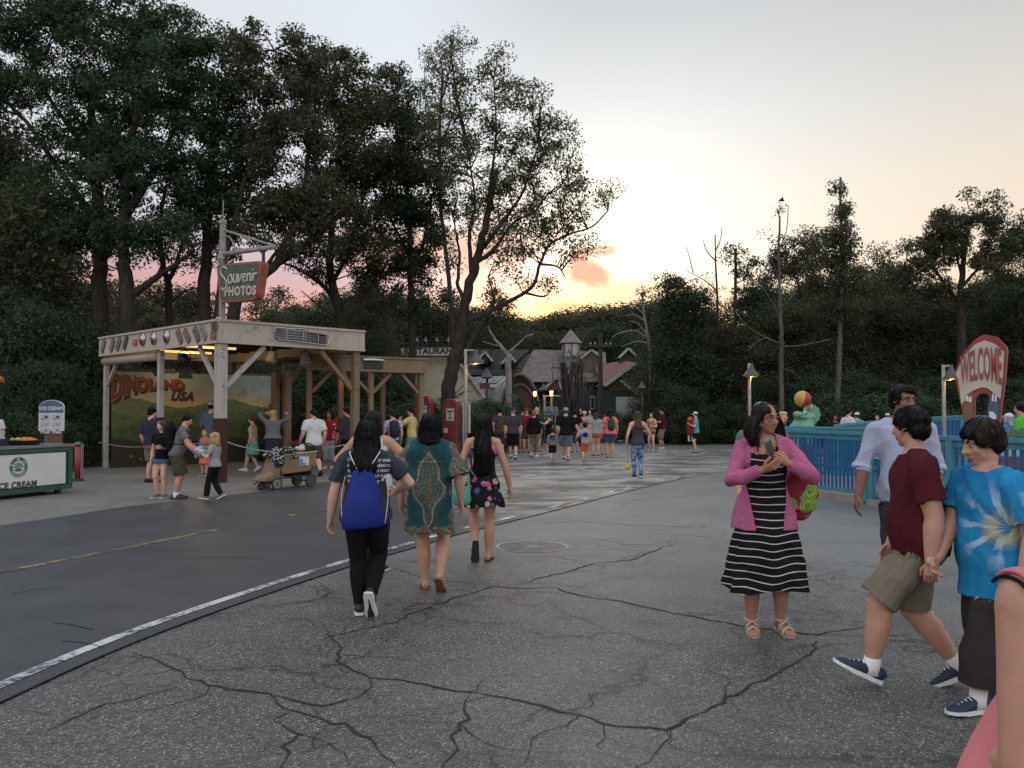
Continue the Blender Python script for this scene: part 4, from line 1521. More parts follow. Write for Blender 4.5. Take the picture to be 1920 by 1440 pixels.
# ------------------------------------------------------------------ blue picket fences of the ride on the right
TEAL = wood_paint('teal_rail', (.065, .225, .275), (.045, .13, .165), .4)
BLUE = wood_paint('blue_picket', (.016, .105, .235), (.02, .055, .12), .5)
TANK = M_('tan_kerb', (.25, .215, .19), .85, .2, 2, .4, 30)
def picket_fence(pts, zt, lab, kerb=True, step=.108, pw=.052, posts=True, panel=False, zb=.14, ends=None):
 t = thing('picket_fence', lab, 'fence', pts[0], 0, 'blue fences of the ride')
 o = pts[0]
 pm = None
 for i, (a, b) in enumerate(zip(pts, pts[1:])):
  z0 = zt[i] if isinstance(zt, (list, tuple)) else zt
  z1 = zt[i + 1] if isinstance(zt, (list, tuple)) else zt
  a, b = a - o, b - o
  a = V((a.x, a.y, 0)); b = V((b.x, b.y, 0))
  d = (b - a).normalized()
  L = (b - a).length
  m = MB(); m.bar(a + UP * (z0 - .03), b + UP * (z1 - .03), .14, .06); obj('top_rail', m, TEAL, t)
  m = MB(); m.bar(a + UP * (z0 - .11), b + UP * (z1 - .11), .05, .09); obj('upper_rail', m, TEAL, t)
  m = MB(); m.bar(a + UP * (zb + .04), b + UP * (zb + .04), .07, .08); obj('bottom_rail', m, TEAL, t)
  m = MB(); m.bar(a + UP * (z0 * .5 - .03), b + UP * (z0 * .5 - .03), .03, .05); obj('middle_rail', m, BLUE, t)
  k = int(L / step)
  nr = V((-d.y, d.x, 0))
  for j in range(k):
   c = a + d * ((j + .5) * L / k)
   hh = lerp(z0, z1, (j + .5) / k) - .15 - zb - .02
   if pm is None or abs(pm[1] - hh) > .02:
    m = MB()
    m.box((0, 0, hh / 2), (pw, .022, hh))
    q = obj('picket', m, BLUE, t)
    pm = (q, hh)
   else:
    q = part('picket', pm[0], t)
   q.location = c + UP * (zb + .08)
   q.rotation_euler = (0, 0, math.atan2(d.y, d.x))
  if kerb:
   m = MB(); m.bar(a + UP * .05, b + UP * .05, .26, .10); kb = obj('kerb', m, TANK, t)
 if posts:
  for i, a in enumerate(pts):
   z0 = zt[i] if isinstance(zt, (list, tuple)) else zt
   a = a - o
   a = V((a.x, a.y, 0))
   m = MB()
   m.box(a + UP * (z0 - .06) / 2, (.13, .13, z0 - .06), Matrix.Rotation(.2, 3, 'Z'))
   m.box(a + UP * .36, (.17, .17, .6), Matrix.Rotation(.2, 3, 'Z'))
   obj('post', m, TEAL, t)
 return t
FA = G(1626, 945); FB = G(1472, 921)
FB.z = FA.z = 0
FCn = V((6.95, 11.0, 0)); FD = V((7.6, 8.9, 0))
picket_fence([FB, FA], 1.235, 'near blue picket fence with teal rails beside the woman in pink')
picket_fence([FA + V((.06, -.12, 0)), V((6.4, 12.4, 0)), FCn, FD], 1.235, 'blue picket fence that runs behind the men and the boy')
picket_fence([V((6.35, 19.9, 0)), V((8.25, 18.3, 0))], 1.235, 'second blue fence standing behind the near one, below the ball', False)
picket_fence([V((8.0, 21.0, 0)), V((12.5, 27.5, 0)), V((15.8, 30.0, 0)), V((19, 30.5, 0))], [1.26, 1.33, 1.42, 1.42], 'long far blue fence that curves away behind the tall man', False, .3, .26)
# raised pale path strip behind the near fence
m = MB()
m.add([(FB.x + .2, FB.y, .04), (FA.x + .2, FA.y, .04), (7.1, 11.4, .04), (12, 14, .04), (12, 22, .04), (6.6, 21, .04)], [(0, 1, 2, 3, 4, 5)])
struct(obj('ride_path', m, TANK))
# ------------------------------------------------------------------ lamp posts with lit bell shades
GAL = M_('galvanised_pole', (.26, .245, .22), .55, .25, 8, .2, metal=.0)
BULB = glow('amber_bulb', (1.0, .46, .10), 5.0)
def bell_lamp(px, ptop, d, side, shade_px, lab, s=1.0, z_arm=None, light=4, dark=False):
 q = P(px, 768, d)
 t = thing('lamp_post', lab, 'lamp post', (q.x, d, 0), 0, 'lamp posts with bell shades')
 zt = P(px, ptop, d).z
 pm_ = BLACKM if dark else GAL
 m = MB(); m.lathe([(.055 * s, 0), (.045 * s, zt)], n=10); obj('pole', m, pm_, t, True)
 xs = P(shade_px, 768, d).x - q.x
 m = MB()
 if abs(xs) > .02:
  m.tube([V((0, 0, zt - .03)), V((xs, 0, zt - .03))], .03 * s, 8)
  m.tube([V((0, 0, zt - .42 * s)), V((xs * .9, 0, zt - .42 * s))], .018 * s, 6)
  obj('arm', m, pm_, t)
 m = MB()
 m.lathe([(.05 * s, 0), (.07 * s, -.12 * s), (.09 * s, -.16 * s), (.24 * s, -.36 * s), (.26 * s, -.38 * s), (.235 * s, -.375 * s), (.08 * s, -.18 * s)], (xs, 0, zt), 16)
 sh = obj('shade', m, M_('shade_dark_metal', (.055, .052, .05), .45, .2, 8), t, True)
 m = MB()
 m.lathe([(.21 * s, -.40 * s), (.22 * s, -.375 * s)], (xs, 0, zt), 16)
 obj('rim', m, pm_, sh)
 m = MB(); m.ell((xs, -.0, zt - .37 * s), .045 * s); obj('bulb', m, BULB, t, True)
 if light:
  ld = bpy.data.lights.new('bulb_glow', 'POINT')
  ld.energy = light; ld.color = (1, .5, .16); ld.shadow_soft_size = .06
  lo = bpy.data.objects.new('bulb_glow', ld); COL.objects.link(lo); lo.parent = t
  lo.location = (xs, 0, zt - .46 * s)
 return t
bell_lamp(1405.5, 681, 25, 0, 1409, 'lamp post with a lit bell shade standing before the dark trees', 1.0, None, 5)
bell_lamp(1770, 684, 20, 1, 1784, 'lamp post whose arm and lit shade reach behind the Welcome sign', .85, None, 4)
bell_lamp(873, 655, 24, 1, 892, 'lamp post with a broad dark shade in front of the big tree', 1.0, None, 5)
bell_lamp(913, 690, 33, 0, 913, 'dark lamp post with a bell shade before the curved roof hut', 1.0, None, 0, True)
bell_lamp(1204, 716, 36, 0, 1204, 'thin dark lamp post in front of the green awning', .7, None, 0, True)
bell_lamp(1019, 719, 44, 0, 1019, 'slim post with a pale shade between the hut and the hall', .9, None, 0, True)
# lit lanterns
for px, py, d, lab in ((1003, 738, 45.5, 'small lit amber lantern on the end of the arched hut'), (1034, 737, 43, 'lit amber lantern on a pole above white notice boards')):
 q = P(px, py, d)
 t = thing('lantern', lab, 'lantern', (q.x, d, q.z), 0, 'lit amber lanterns')
 m = MB(); m.lathe([(.06, -.14), (.09, .1), (.02, .2)], n=6); obj('glass', m, BULB, t)
 m = MB(); m.lathe([(.12, .10), (.02, .24)], n=6); obj('cap', m, BLACKM, t)
 m = MB()
 if d < 44:
  m.lathe([(.07, -q.z), (.05, -.14)], n=8); m.box((0, 0, -.14), (.9, .08, .06)); m.box((-.35, 0, -q.z / 2 - .1), (.1, .1, q.z))
 else:
  m.box((0, .2, -.2), (.1, .4, .06))
 obj('bracket', m, TRIMW if d < 44 else BLACKM, t)
 ld = bpy.data.lights.new('lantern_glow', 'POINT'); ld.energy = 4; ld.color = (1, .45, .12)
 lo = bpy.data.objects.new('lantern_glow', ld); COL.objects.link(lo); lo.parent = t; lo.location = (0, -.3, 0)
q = P(1034, 768, 42.5)
t = thing('notice_board', 'pale slatted notice boards at the foot of the lantern pole', 'notice board', (q.x, 42.5, 0))
for k, px in enumerate((1028, 1041)):
 x = P(px, 768, 42.5).x - q.x
 m = MB(); m.box((x, 0, 1.55), (.30, .05, .42)); b = obj('board', m, TRIMW, t)
 m = MB()
 for j in range(3):
  m.box((x, -.03, 1.43 + j * .11), (.22, .01, .025))
 obj('lines', m, M_('sign_ink', (0, 0, 0)), b)
 m = MB(); m.box((x, .03, .68), (.05, .05, 1.36)); obj('leg', m, TRIMW, t)
# white vertical sign boards by the pumps
q = P(875, 768, 25)
t = thing('vertical_sign', 'pair of narrow white vertical boards on the lamp pole beside the pumps', 'sign', (q.x, 24.6, 0))
for k, px in enumerate((870, 880)):
 x = P(px, 768, 24.6).x - q.x
 z0, z1 = P(px, 812, 24.6).z, P(px, 757, 24.6).z
 m = MB(); m.box((x, 0, (z0 + z1) / 2), (.07, .03, z1 - z0)); obj('board', m, TRIMW, t)
m = MB(); m.bar((-.08, .02, 0), (-.08, .02, 1.9), .03, .03); obj('stake', m, GAL, t)
# ------------------------------------------------------------------ old gas pumps
PUMP = M_('faded_red_enamel', (.14, .022, .022), .4, .3, 6, .15, 20)
for px, d, top, lab, ang in ((796, 25.2, 742, 'faded red gas pump beside the man in yellow', .25), (847, 25.6, 748, 'faded red gas pump right of the other, nearest the big tree', .25)):
 q = P(px, 768, d)
 t = thing('gas_pump', lab, 'gas pump', (q.x, d, 0), -ang, 'old red gas pumps')
 H_ = P(px, top, d).z
 w = .50
 m = MB()
 pr = [(-w / 2, .08), (-w / 2, H_ - .22), (-w / 2 + .04, H_ - .07), (-w / 2 + .12, H_), (w / 2 - .12, H_), (w / 2 - .04, H_ - .07), (w / 2, H_ - .22), (w / 2, .08)]
 m.prism(pr[::-1] if 0 else pr[::-1], (0, -.2, 0), (1, 0, 0), (0, 0, 1), -.4)
 b = obj('body', m, PUMP, t)
 bv = b.modifiers.new('b', 'BEVEL'); bv.width = .03; bv.segments = 3
 bm = bmesh.new(); bm.from_mesh(b.data); bmesh.ops.recalc_face_normals(bm, faces=bm.faces); bm.to_mesh(b.data); bm.free()
 m = MB(); m.box((0, 0, .05), (w + .08, .5, .1)); obj('base', m, BLACKM, t)
 m = MB(); m.box((.02, -.205, H_ - .47), (.24, .03, .36)); dl = obj('dial', m, M_('dial_face', (.42, .40, .36), .5, .1), t)
 m = MB()
 m.box((.02, -.224, H_ - .37), (.18, .01, .05)); m.box((.02, -.224, H_ - .48), (.03, .01, .14)); m.box((.02, -.224, H_ - .58), (.12, .01, .03))
 obj('numerals', m, M_('sign_ink', (0, 0, 0)), dl)
 for a in range(3):
  m = MB(); m.box((0, -.206, .35 + .2 * a), (w * .8, .02, .012)); obj('ridge', m, PUMP, t)
 m = MB()
 m.tube(bez((w / 2, -.05, 1.15), (w / 2 + .25, -.1, .9), (w / 2 + .1, -.12, .3), (w / 2 + .03, -.08, .95), 12), .022, 6)
 obj('hose', m, BLACKM, t, True)
 m = MB(); m.box((-.12, -.21, 1.0), (.12, .02, .14)); obj('notice', m, TRIMW, t)
# ------------------------------------------------------------------ ice cream cart with its menu sign
ca, cb = G(-70, 946), G(131, 924)
dx = (cb - ca).normalized(); dy = V((-dx.y, dx.x, 0))
cl_ = (cb - ca).length
t = thing('ice_cream_cart', 'white and green ice cream cart with a round crest at the left edge', 'food cart', (ca.x, ca.y, 0))
MC = Matrix((dx, dy, UP)).transposed()
CG = M_('cart_green', (.022, .075, .045), .45, .2, 5)
CW = M_('cart_white', (.58, .58, .56), .45, .06, 3)
at = lambda a, b, z: dx * a + dy * b + UP * z
m = MB(); m.box(at(cl_ / 2, .4, .50), (cl_, .8, .80), MC); obj('body', m, CG, t)
m = MB(); m.box(at(cl_ / 2 - .02, -.012, .50), (cl_ - .22, .03, .60), MC); fp = obj('front_panel', m, CW, t)
m = MB(); m.box(at(cl_ / 2, .4, .93), (cl_ + .1, .92, .05), MC); obj('counter', m, M_('counter_steel', (.16, .17, .17), .35, .2, 10), t)
m = MB()
m.box(at(cl_ / 2, -.02, .855), (cl_ + .02, .05, .07), MC); m.box(at(cl_ / 2, -.02, .135), (cl_ + .02, .05, .09), MC); m.box(at(cl_ - .03, -.02, .5), (.10, .05, .66), MC)
obj('trim', m, CG, t)
for a in (.2, cl_ - .2):
 for b in (.1, .7):
  m = MB(); m.tube([at(a, b, .06) - dy * .03, at(a, b, .06) + dy * .03], .06, 12); obj('wheel', m, BLACKM, t)
def on_cart(px, py):
 r = ray(px, py); o = V((0, 0, CAMH)); p0 = V((ca.x, ca.y, 0)) - dy * .03
 k = (p0 - o).dot(dy) / r.dot(dy)
 return o + r * k - V((ca.x, ca.y, 0))
CGL = M_('crest_green', (.045, .13, .08), .5, .1)
c0 = on_cart(35, 876)
m = MB()
R0 = .185
m.ring(c0 - dy * .002, dx, UP, R0 * .96, R0, 40)
m.ring(c0 - dy * .002, dx, UP, R0 * .66, R0 * .72, 40)
# crest: a footprint-like fan above a band and a horned beast below, in silhouette
m.add([c0 - dy * .002 + dx * x + UP * z for x, z in ((-.118, .012), (.118, .012), (.118, -.006), (-.118, -.006))], [(3, 2, 1, 0)])
for k in range(-2, 3):
 m.add([c0 - dy * .002 + dx * (k * .03 + u) + UP * z for u, z in ((-.012, .02), (.012, .02), (.008 + k * .006, .10 - abs(k) * .014), (-.008 + k * .006, .10 - abs(k) * .014))], [(0, 1, 2, 3)])
bst = [(-.095, -.055), (-.08, -.035), (-.06, -.03), (-.04, -.018), (0, -.014), (.035, -.022), (.055, -.04), (.085, -.05), (.06, -.058), (.045, -.062), (.045, -.09), (.03, -.09), (.025, -.07), (-.02, -.07), (-.025, -.09), (-.04, -.09), (-.045, -.066), (-.07, -.062)]
m.add([c0 - dy * .002 + dx * x + UP * z for x, z in bst], [tuple(range(len(bst)))])
obj('crest', m, CGL, fp)
# lettering round the crest
for word, a0, a1, sgn in (('THE DINO INSTITUTE', 200, -20, 1),):
 n = len(word)
 for i, chh in enumerate(word):
  if chh == ' ':
   continue
  a = R(lerp(a0, a1, i / (n - 1)))
  rr = R0 * .84
  rd = dx * math.cos(a) + UP * math.sin(a)
  tg = dx * math.sin(a) - UP * math.cos(a)
  lettering(chh, c0 + rd * rr - dy * .003, tg, rd, .052, CGL, fp, bold=.006)
for i in range(15):
 a = R(lerp(212, 328, i / 14))
 rd = dx * math.cos(a) + UP * math.sin(a)
 tg = dx * -math.sin(a) + UP * math.cos(a)
 m = MB(); m.box(c0 + rd * R0 * .84 - dy * .002, (.010, .002, .028), Matrix((tg, dy, rd)).transposed()); obj('crest_mark', m, CGL, fp)
c1 = on_cart(32, 910)
lettering('ICE CREAM', c1 - dy * .002, dx, UP, .155, M_('sign_ink', (0, 0, 0)), fp, bold=.008, track=1.08)
# tray of fruit on the counter
q = at(cl_ * .66, .35, .955) + V((ca.x, ca.y, 0))
t2 = thing('fruit_tray', 'black tray heaped with yellow and orange fruit on the cart', 'tray', q)
m = MB(); m.lathe([(.26, 0), (.33, .09), (.30, .09), (.24, .02)], n=20); obj('tray', m, BLACKM, t2)
rg = random.Random(5)
fm = [M_('fruit_yellow', (.50, .33, .06), .5), M_('fruit_orange', (.55, .17, .03), .5), M_('fruit_pale', (.45, .38, .18), .5)]
for k in range(26):
 a = rg.uniform(0, 6.28); r_ = .22 * math.sqrt(rg.random())
 x = r_ * math.cos(a)
 m = MB(); m.ell((x, r_ * math.sin(a), .08 + .035 * rg.random()), (.05, .035, .032), Matrix.Rotation(rg.uniform(0, 3), 3, 'Z'), 8, 6)
 obj('fruit', m, fm[1] if x > .06 else rg.choice((fm[0], fm[2])), t2, True)
q = at(cl_ * .38, .35, .955) + V((ca.x, ca.y, 0))
t2 = thing('cash_register', 'black cash drawer with a small screen on the cart counter', 'cash register', q)
m = MB(); m.box((0, 0, .06), (.34, .3, .12), MC); obj('drawer', m, BLACKM, t2)
m = MB(); m.box((.05, 0, .2), (.26, .04, .18), MC @ Matrix.Rotation(-.5, 3, 'X')); obj('screen', m, M_('screen_grey', (.3, .3, .32), .3), t2)
# arched menu sign above the cart
qa, qb = P(72, 808, 17.2), P(119, 808, 17.2)
t2 = thing('menu_sign', 'white arched Ice Cream menu board with a blue top above the cart', 'menu sign', ((qa.x + qb.x) / 2, 17.2, 0))
w = qb.x - qa.x
zb, zt = qa.z, P(95, 750, 17.2).z
m = MB()
zs = zt - .14
ol = [(-w / 2, zb), (w / 2, zb), (w / 2, zs)] + [(w / 2 * math.cos(a), zs + (zt - zs) * math.sin(a)) for a in [PI * i / 10 for i in range(1, 10)]] + [(-w / 2, zs)]
m.prism(ol, (0, 0, 0), (1, 0, 0), UP, -.04)
bd = obj('board', m, CW, t2)
zc_ = zs - .12
m = MB()
ol = [(-w / 2 + .01, zc_), (w / 2 - .01, zc_), (w / 2 - .01, zs)] + [((w / 2 - .01) * math.cos(a), zs + (zt - .01 - zs) * math.sin(a)) for a in [PI * i / 10 for i in range(1, 10)]] + [(-w / 2 + .01, zs)]
m.prism(ol, (0, 0, 0), (1, 0, 0), UP, .004)
obj('header', m, M_('menu_blue', (.06, .12, .20), .5, .1), bd)
lettering('ICE CREAM', (0, -.007, zs - .03), (1, 0, 0), UP, .095, CW, bd, bold=.004)
pics = [(.02, .02, .03), (.12, .02, .02), (.35, .34, .3), (.25, .28, .3), (.06, .06, .07), (.40, .03, .05)]
for k in range(6):
 x = (-.115, .115)[k % 2]; z = zc_ - .09 - (k // 2) * .135
 m = MB(); m.box((x, -.004, z), (.19, .004, .112)); cd = obj('menu_card', m, M_('card_grey', (.42, .43, .43), .6, 0), bd)
 m = MB(); m.ell((x + .02, -.008, z + .006), (.035, .006, .030 if k < 4 else .012), Matrix.Rotation(.6 if k > 3 else 0, 3, 'Y'), 8, 6)
 m.box((x - .05, -.008, z - .035), (.07, .004, .012))
 obj('treat', m, M_('treat_%d' % k, pics[k], .5), cd)
m = MB(); m.box((.02, .06, zb / 2 + .2), (w * .7, .05, zb + .2)); obj('box_stand', m, M_('stand_brown', (.12, .085, .055), .8, .3, 12), t2)
# red bin behind the cart
q = G(146, 902)
t2 = thing('red_bin', 'narrow red litter bin with a grey lid behind the cart', 'litter bin', (q.x, q.y, 0))
m = MB(); m.lathe([(.07, .06), (.08, .80)], n=14); obj('body', m, M_('bin_red', (.28, .035, .03), .5), t2, True)
m = MB(); m.lathe([(.09, .80), (.085, .86), (.04, .89)], n=14); obj('lid', m, M_('dull_steel', (0, 0, 0)), t2, True)
m = MB(); m.lathe([(.12, 0), (.10, .06)], n=14); obj('base', m, BLACKM, t2)
m = MB(); m.box((.09, 0, .45), (.025, .08, .8)); obj('side_panel', m, M_('grey_housing', (0, 0, 0)), t2)
# market umbrella over the cart, its rim just in the frame
q = P(-104, 768, 16.2)
t2 = thing('cart_umbrella', 'orange sun umbrella above the cart, only its rim in view', 'umbrella', (q.x, 16.2, 0))
m = MB(); m.lathe([(1.0, 2.16), (1.0, 2.24), (.5, 2.52), (.02, 2.68)], n=8); obj('canopy', m, cloth('umbrella_orange', (.5, .16, .04)), t2)
m = MB(); m.lathe([(.025, .95), (.02, 2.7)], n=8); obj('pole', m, TRIMW, t2)
# rope barrier in front of the mural
pts = [on_ for on_ in (P(186, 830, 22.8), P(240, 838, 22.3), P(300, 836, 21.2), P(410, 830, 19.2))]
t2 = thing('rope_barrier', 'sagging rope strung between the pavilion posts', 'rope', pts[0])
m = MB(); m.tube(smooth_path([p - pts[0] for p in pts], 6), .014, 6); obj('rope', m, M_('rope_tan', (.22, .18, .13), .9), t2)
pts = [P(417, 826, 19.0), P(455, 838, 19.6), P(500, 846, 20.2), P(560, 848, 20.8), P(660, 832, 21.6)]
t2 = thing('rope_barrier', 'pale rope strung across the pavilion front, behind the stroller', 'rope', pts[0])
m = MB(); m.tube(smooth_path([p - pts[0] for p in pts], 6), .016, 6); obj('rope', m, M_('rope_grey', (.30, .30, .28), .9), t2)
# ------------------------------------------------------------------ Welcome sign
D6 = 12.6
wc = P(1840, 768, D6)
t = thing('welcome_sign', 'tall red bordered Welcome sign with an arched opening and two painted dinosaur necks', 'sign', (wc.x, D6, 0))
tilt = V((.80, -.60, 0)).normalized()      # the board's right side stands nearer
tn = V((tilt.y, -tilt.x, 0))
def on_w(px, py, off=0.0):
 r = ray(px, py); o = V((0, 0, CAMH)); p0 = V((wc.x, D6, 0)) + tn * off
 k = (p0 - o).dot(tn) / r.dot(tn)
 return o + r * k - V((wc.x, D6, 0))
def face(name, pix, off, th, mat, parent, holes=()):
 lp = [on_w(*p) for p in pix]
 return slab(name, lp, tn, off - th, off, mat, parent)
WRED = M_('welcome_red', (.22, .03, .025), .5, .2, 4)
WCR = M_('welcome_cream', (.46, .40, .31), .6, .12, 4)
outer_l = [(1822, 900), (1812, 820), (1802, 762), (1790, 705), (1793, 690), (1806, 662), (1826, 638), (1847, 627)]
outer_r = [(1847, 627), (1868, 631), (1886, 648), (1889, 657), (1884, 720), (1878, 760), (1874, 800), (1868, 850), (1866, 900)]
# red board in pieces round the arched opening
arch_px = [(1828, 800), (1827, 765), (1828, 748), (1836, 738), (1846, 736), (1854, 740), (1857, 752), (1858, 770), (1856, 800)]
left_leg = [(1822, 900), (1812, 820), (1802, 762), (1790, 705), (1793, 690), (1806, 662), (1826, 638), (1840, 629), (1841, 737), (1836, 738), (1828, 748), (1827, 765), (1828, 800), (1842, 815), (1842, 900)]
right_leg = [(1842, 900), (1842, 815), (1856, 800), (1858, 770), (1857, 752), (1854, 740), (1846, 736), (1841, 737), (1840, 629), (1847, 627), (1868, 631), (1886, 648), (1889, 657), (1884, 720), (1878, 760), (1874, 800), (1868, 850), (1866, 900)]
face('board', left_leg, 0, .12, WRED, t)
face('board', right_leg, 0, .12, WRED, t)
cream = [(1803, 759), (1797, 712), (1792, 702), (1808, 668), (1828, 646), (1846, 638), (1866, 645), (1883, 660), (1881, 700), (1876, 748), (1866, 741), (1861, 735), (1852, 728), (1842, 726), (1832, 729), (1822, 734), (1818, 738), (1812, 748)]
fc = face('panel', cream, .012, .012, WCR, t)
for k, (mt, off, sh) in enumerate(((M_('letter_blue_rim', (.08, .22, .30), .5, .1), .016, .035), (M_('letter_welcome', (.30, .045, .03), .5, .2, 5), .021, .012))):
 o_ = on_w(1839, 695, off)
 pa, pb = on_w(1796, 700, off), on_w(1880, 690, off)
 ww = (pb - pa).length
 me = text_mesh('WELCOME', 1, sh)
 xs = [v.co.x for v in me.vertices]
 w0 = max(xs) - min(xs)
 def wf(x, y, w0=w0, ww=ww):
  q = x / w0 + .5
  mid_ = .045 * math.sin(q * PI) * 1.6 - .02 + .04 * q
  hgt = .40 + .12 * q
  return x * ww / w0 * .92, y / .36 * hgt * .5 * (1.02) + mid_
 lettering('WELCOME', o_, tilt, UP, 1, mt, fc, 'lettering', wf, bold=sh)
# blue scalloped underline, the two painted necks
WBL = M_('neck_blue', (.05, .10, .16), .5, .25, 6)
WBR = M_('neck_brown', (.17, .085, .05), .55, .25, 6)
face('arch_rim', [(1823, 760), (1824, 742), (1832, 732), (1845, 729), (1856, 733), (1862, 748), (1862, 770), (1858, 770), (1857, 752), (1854, 740), (1846, 736), (1836, 738), (1828, 748), (1827, 765)], .018, .02, WRED, t)
nb_ = face('brown_neck', [(1806, 790), (1806, 770), (1810, 748), (1815, 738), (1820, 735), (1826, 742), (1825, 760), (1827, 790), (1828, 800)], .026, .03, WBR, t)
face('eye', [(1811, 752), (1812, 742), (1816, 742), (1817, 752)], .031, .004, CW, nb_)
face('eye', [(1817, 754), (1818, 744), (1822, 744), (1822, 754)], .031, .004, CW, nb_)
nk = face('blue_neck', [(1853, 790), (1852, 770), (1855, 750), (1860, 738), (1868, 740), (1872, 755), (1873, 775), (1869, 795), (1861, 803)], .026, .03, WBL, t)
face('eye', [(1860, 752), (1861, 739), (1864, 739), (1864, 752)], .031, .004, CW, nk)
face('eye', [(1866, 753), (1866, 741), (1869, 741), (1869, 754)], .031, .004, CW, nk)
face('white_patch', [(1856, 782), (1855, 772), (1863, 772), (1869, 780), (1868, 787), (1862, 788)], .031, .004, CW, nk)
m = MB()
for px in (1829, 1859):
 a = on_w(px, 890, -.06)
 m.bar(V((a.x, a.y, 0)), V((a.x, a.y, .85)), .12, .10)
obj('leg', m, WRED, t)
m = MB()
a = on_w(1872, 872, -.05)
m.box(a + V((.1, 0, 0)), (.35, .2, .26)); m.ell(on_w(1878, 895, 0), (.14, .1, .22))
obj('foot_block', m, WRED, t)
# brown rounded board standing behind the woman in pink
q = G(1512, 914)
t = thing('wooden_marker', 'brown rounded wooden board standing by the end of the picket fence', 'marker board', (G(1514, 926).x, G(1514, 926).y, 0))
m = MB()
w, z1 = .16, P(1514, 831, t.location.y).z
ol = [(-w, .12), (w, .12), (w, z1 - .1)] + [(w * math.cos(a), z1 - .1 + .1 * math.sin(a)) for a in [PI * i / 8 for i in range(1, 8)]] + [(-w, z1 - .1)]
m.prism(ol, (0, 0, 0), (1, 0, 0), UP, -.06)
bd = obj('board', m, wood_paint('marker_wood', (.17, .11, .065), (.08, .05, .03), .4), t)
ol = [(x * .78, z if z < z1 - .2 else z - .045) for x, z in ol]
m = MB(); m.prism([(x, max(z, .2)) for x, z in ol], (0, -.002, 0), (1, 0, 0), UP, .008)
obj('inset', m, wood_paint('marker_inset', (.13, .085, .05), (.07, .05, .03), .4), bd)
m = MB(); m.box((0, .04, .1), (.08, .05, .2)); obj('leg', m, MAROON, t)
# ------------------------------------------------------------------ green frilled dinosaur figure with a striped ball
d = 21.5
q = P(1506, 768, d)
t = thing('dinosaur_figure', 'pale green horned dinosaur figure peeping over the blue fence', 'dinosaur figure', (q.x, d, 0))
DG = M_('figure_green', (.13, .33, .20), .5, .15, 5)
k = d / F
m = MB()
zz = lambda py: P(1506, py, d).z
X_ = lambda px: P(px, 768, d).x - q.x
m.tube([(X_(1500), .0, .1), (X_(1502), 0, .7), (X_(1508), 0, zz(798)), (X_(1514), 0, zz(785))], [.42, .40, .26, .18], 12, rnd=True)
m.ell((X_(1508), -.02, zz(782)), (.28, .20, .13))
m.ell((X_(1493), -.12, zz(777)), (.13, .13, .09))
m.ell((X_(1513), -.02, zz(779)), (.17, .16, .12))
m.tube([(X_(1484), 0, zz(800)), (X_(1494), 0, zz(792)), (X_(1503), 0, zz(796))], [.06, .12, .16], 8, rnd=True)
o = link('body', remesh(m, .03, 4), DG, t)
m = MB()
ol = []
for i in range(40):
 a = 2 * PI * i / 40
 r_ = 1 + .07 * (i % 2) + (.10 if i % 4 == 0 else 0)
 ol.append((X_(1524) + math.cos(a) * .20 * r_, zz(777) + math.sin(a) * .23 * r_))
n = len(ol)
m.add([(x, .02 + .10, z) for x, z in ol] + [(x, -.04 + .10, z) for x, z in ol], [tuple(range(n)), tuple(range(2 * n - 1, n - 1, -1))] + [(i, n + i, n + (i + 1) % n, (i + 1) % n) for i in range(n)])
obj('frill', m, DG, t)
for px, py in ((1506, 768), (1517, 765)):
 m = MB(); m.tube([(X_(px), -.08, zz(py + 4)), (X_(px + 1), -.1, zz(py - 3)), (X_(px + 3), -.1, zz(py - 9))], [.05, .035, .008], 8); obj('horn', m, M_('figure_horn', (.45, .42, .32), .5), t, True)
m = MB(); m.ell((X_(1505), -.19, zz(774)), (.05, .03, .045)); obj('eye', m, CW, t, True)
m = MB(); m.ell((X_(1506), -.215, zz(774)), (.02, .015, .025)); obj('pupil', m, BLACKM, t, True)
m = MB(); m.tube([(X_(1490), -.24, zz(783)), (X_(1498), -.24, zz(786)), (X_(1507), -.22, zz(784))], .012, 6); obj('mouth', m, BLACKM, t, True)
bq = P(1505, 748, d - .1)
tb = thing('striped_ball', 'yellow and red striped ball balanced on the green dinosaur', 'ball', bq)
br = 15.3 * k
N_ = 24
ms = [M_('ball_yellow', (.50, .27, .06), .4, .1), M_('ball_red', (.30, .03, .04), .4, .1)]
m = MB()
for i in range(1, 13):
 a = PI * i / 13
 for j in range(N_):
  b = 2 * PI * j / N_
  m.v.append((br * math.sin(a) * math.cos(b), br * math.sin(a) * math.sin(b), br * math.cos(a)))
m.v += [(0, 0, br), (0, 0, -br)]
for i in range(11):
 for j in range(N_):
  m.mi = 1 if (j // 4) % 3 == 1 else 0
  j2 = (j + 1) % N_
  m.f.append((i * N_ + j, (i + 1) * N_ + j, (i + 1) * N_ + j2, i * N_ + j2)); m.m.append(m.mi)
for j in range(N_):
 j2 = (j + 1) % N_
 m.mi = 1 if (j // 4) % 3 == 1 else 0
 m.f.append((12 * N_, j, j2)); m.m.append(m.mi)
 m.f.append((12 * N_ + 1, 11 * N_ + j2, 11 * N_ + j)); m.m.append(m.mi)
o = obj('ball', m, ms, tb, True)
o.rotation_euler = (.25, .12, .45)
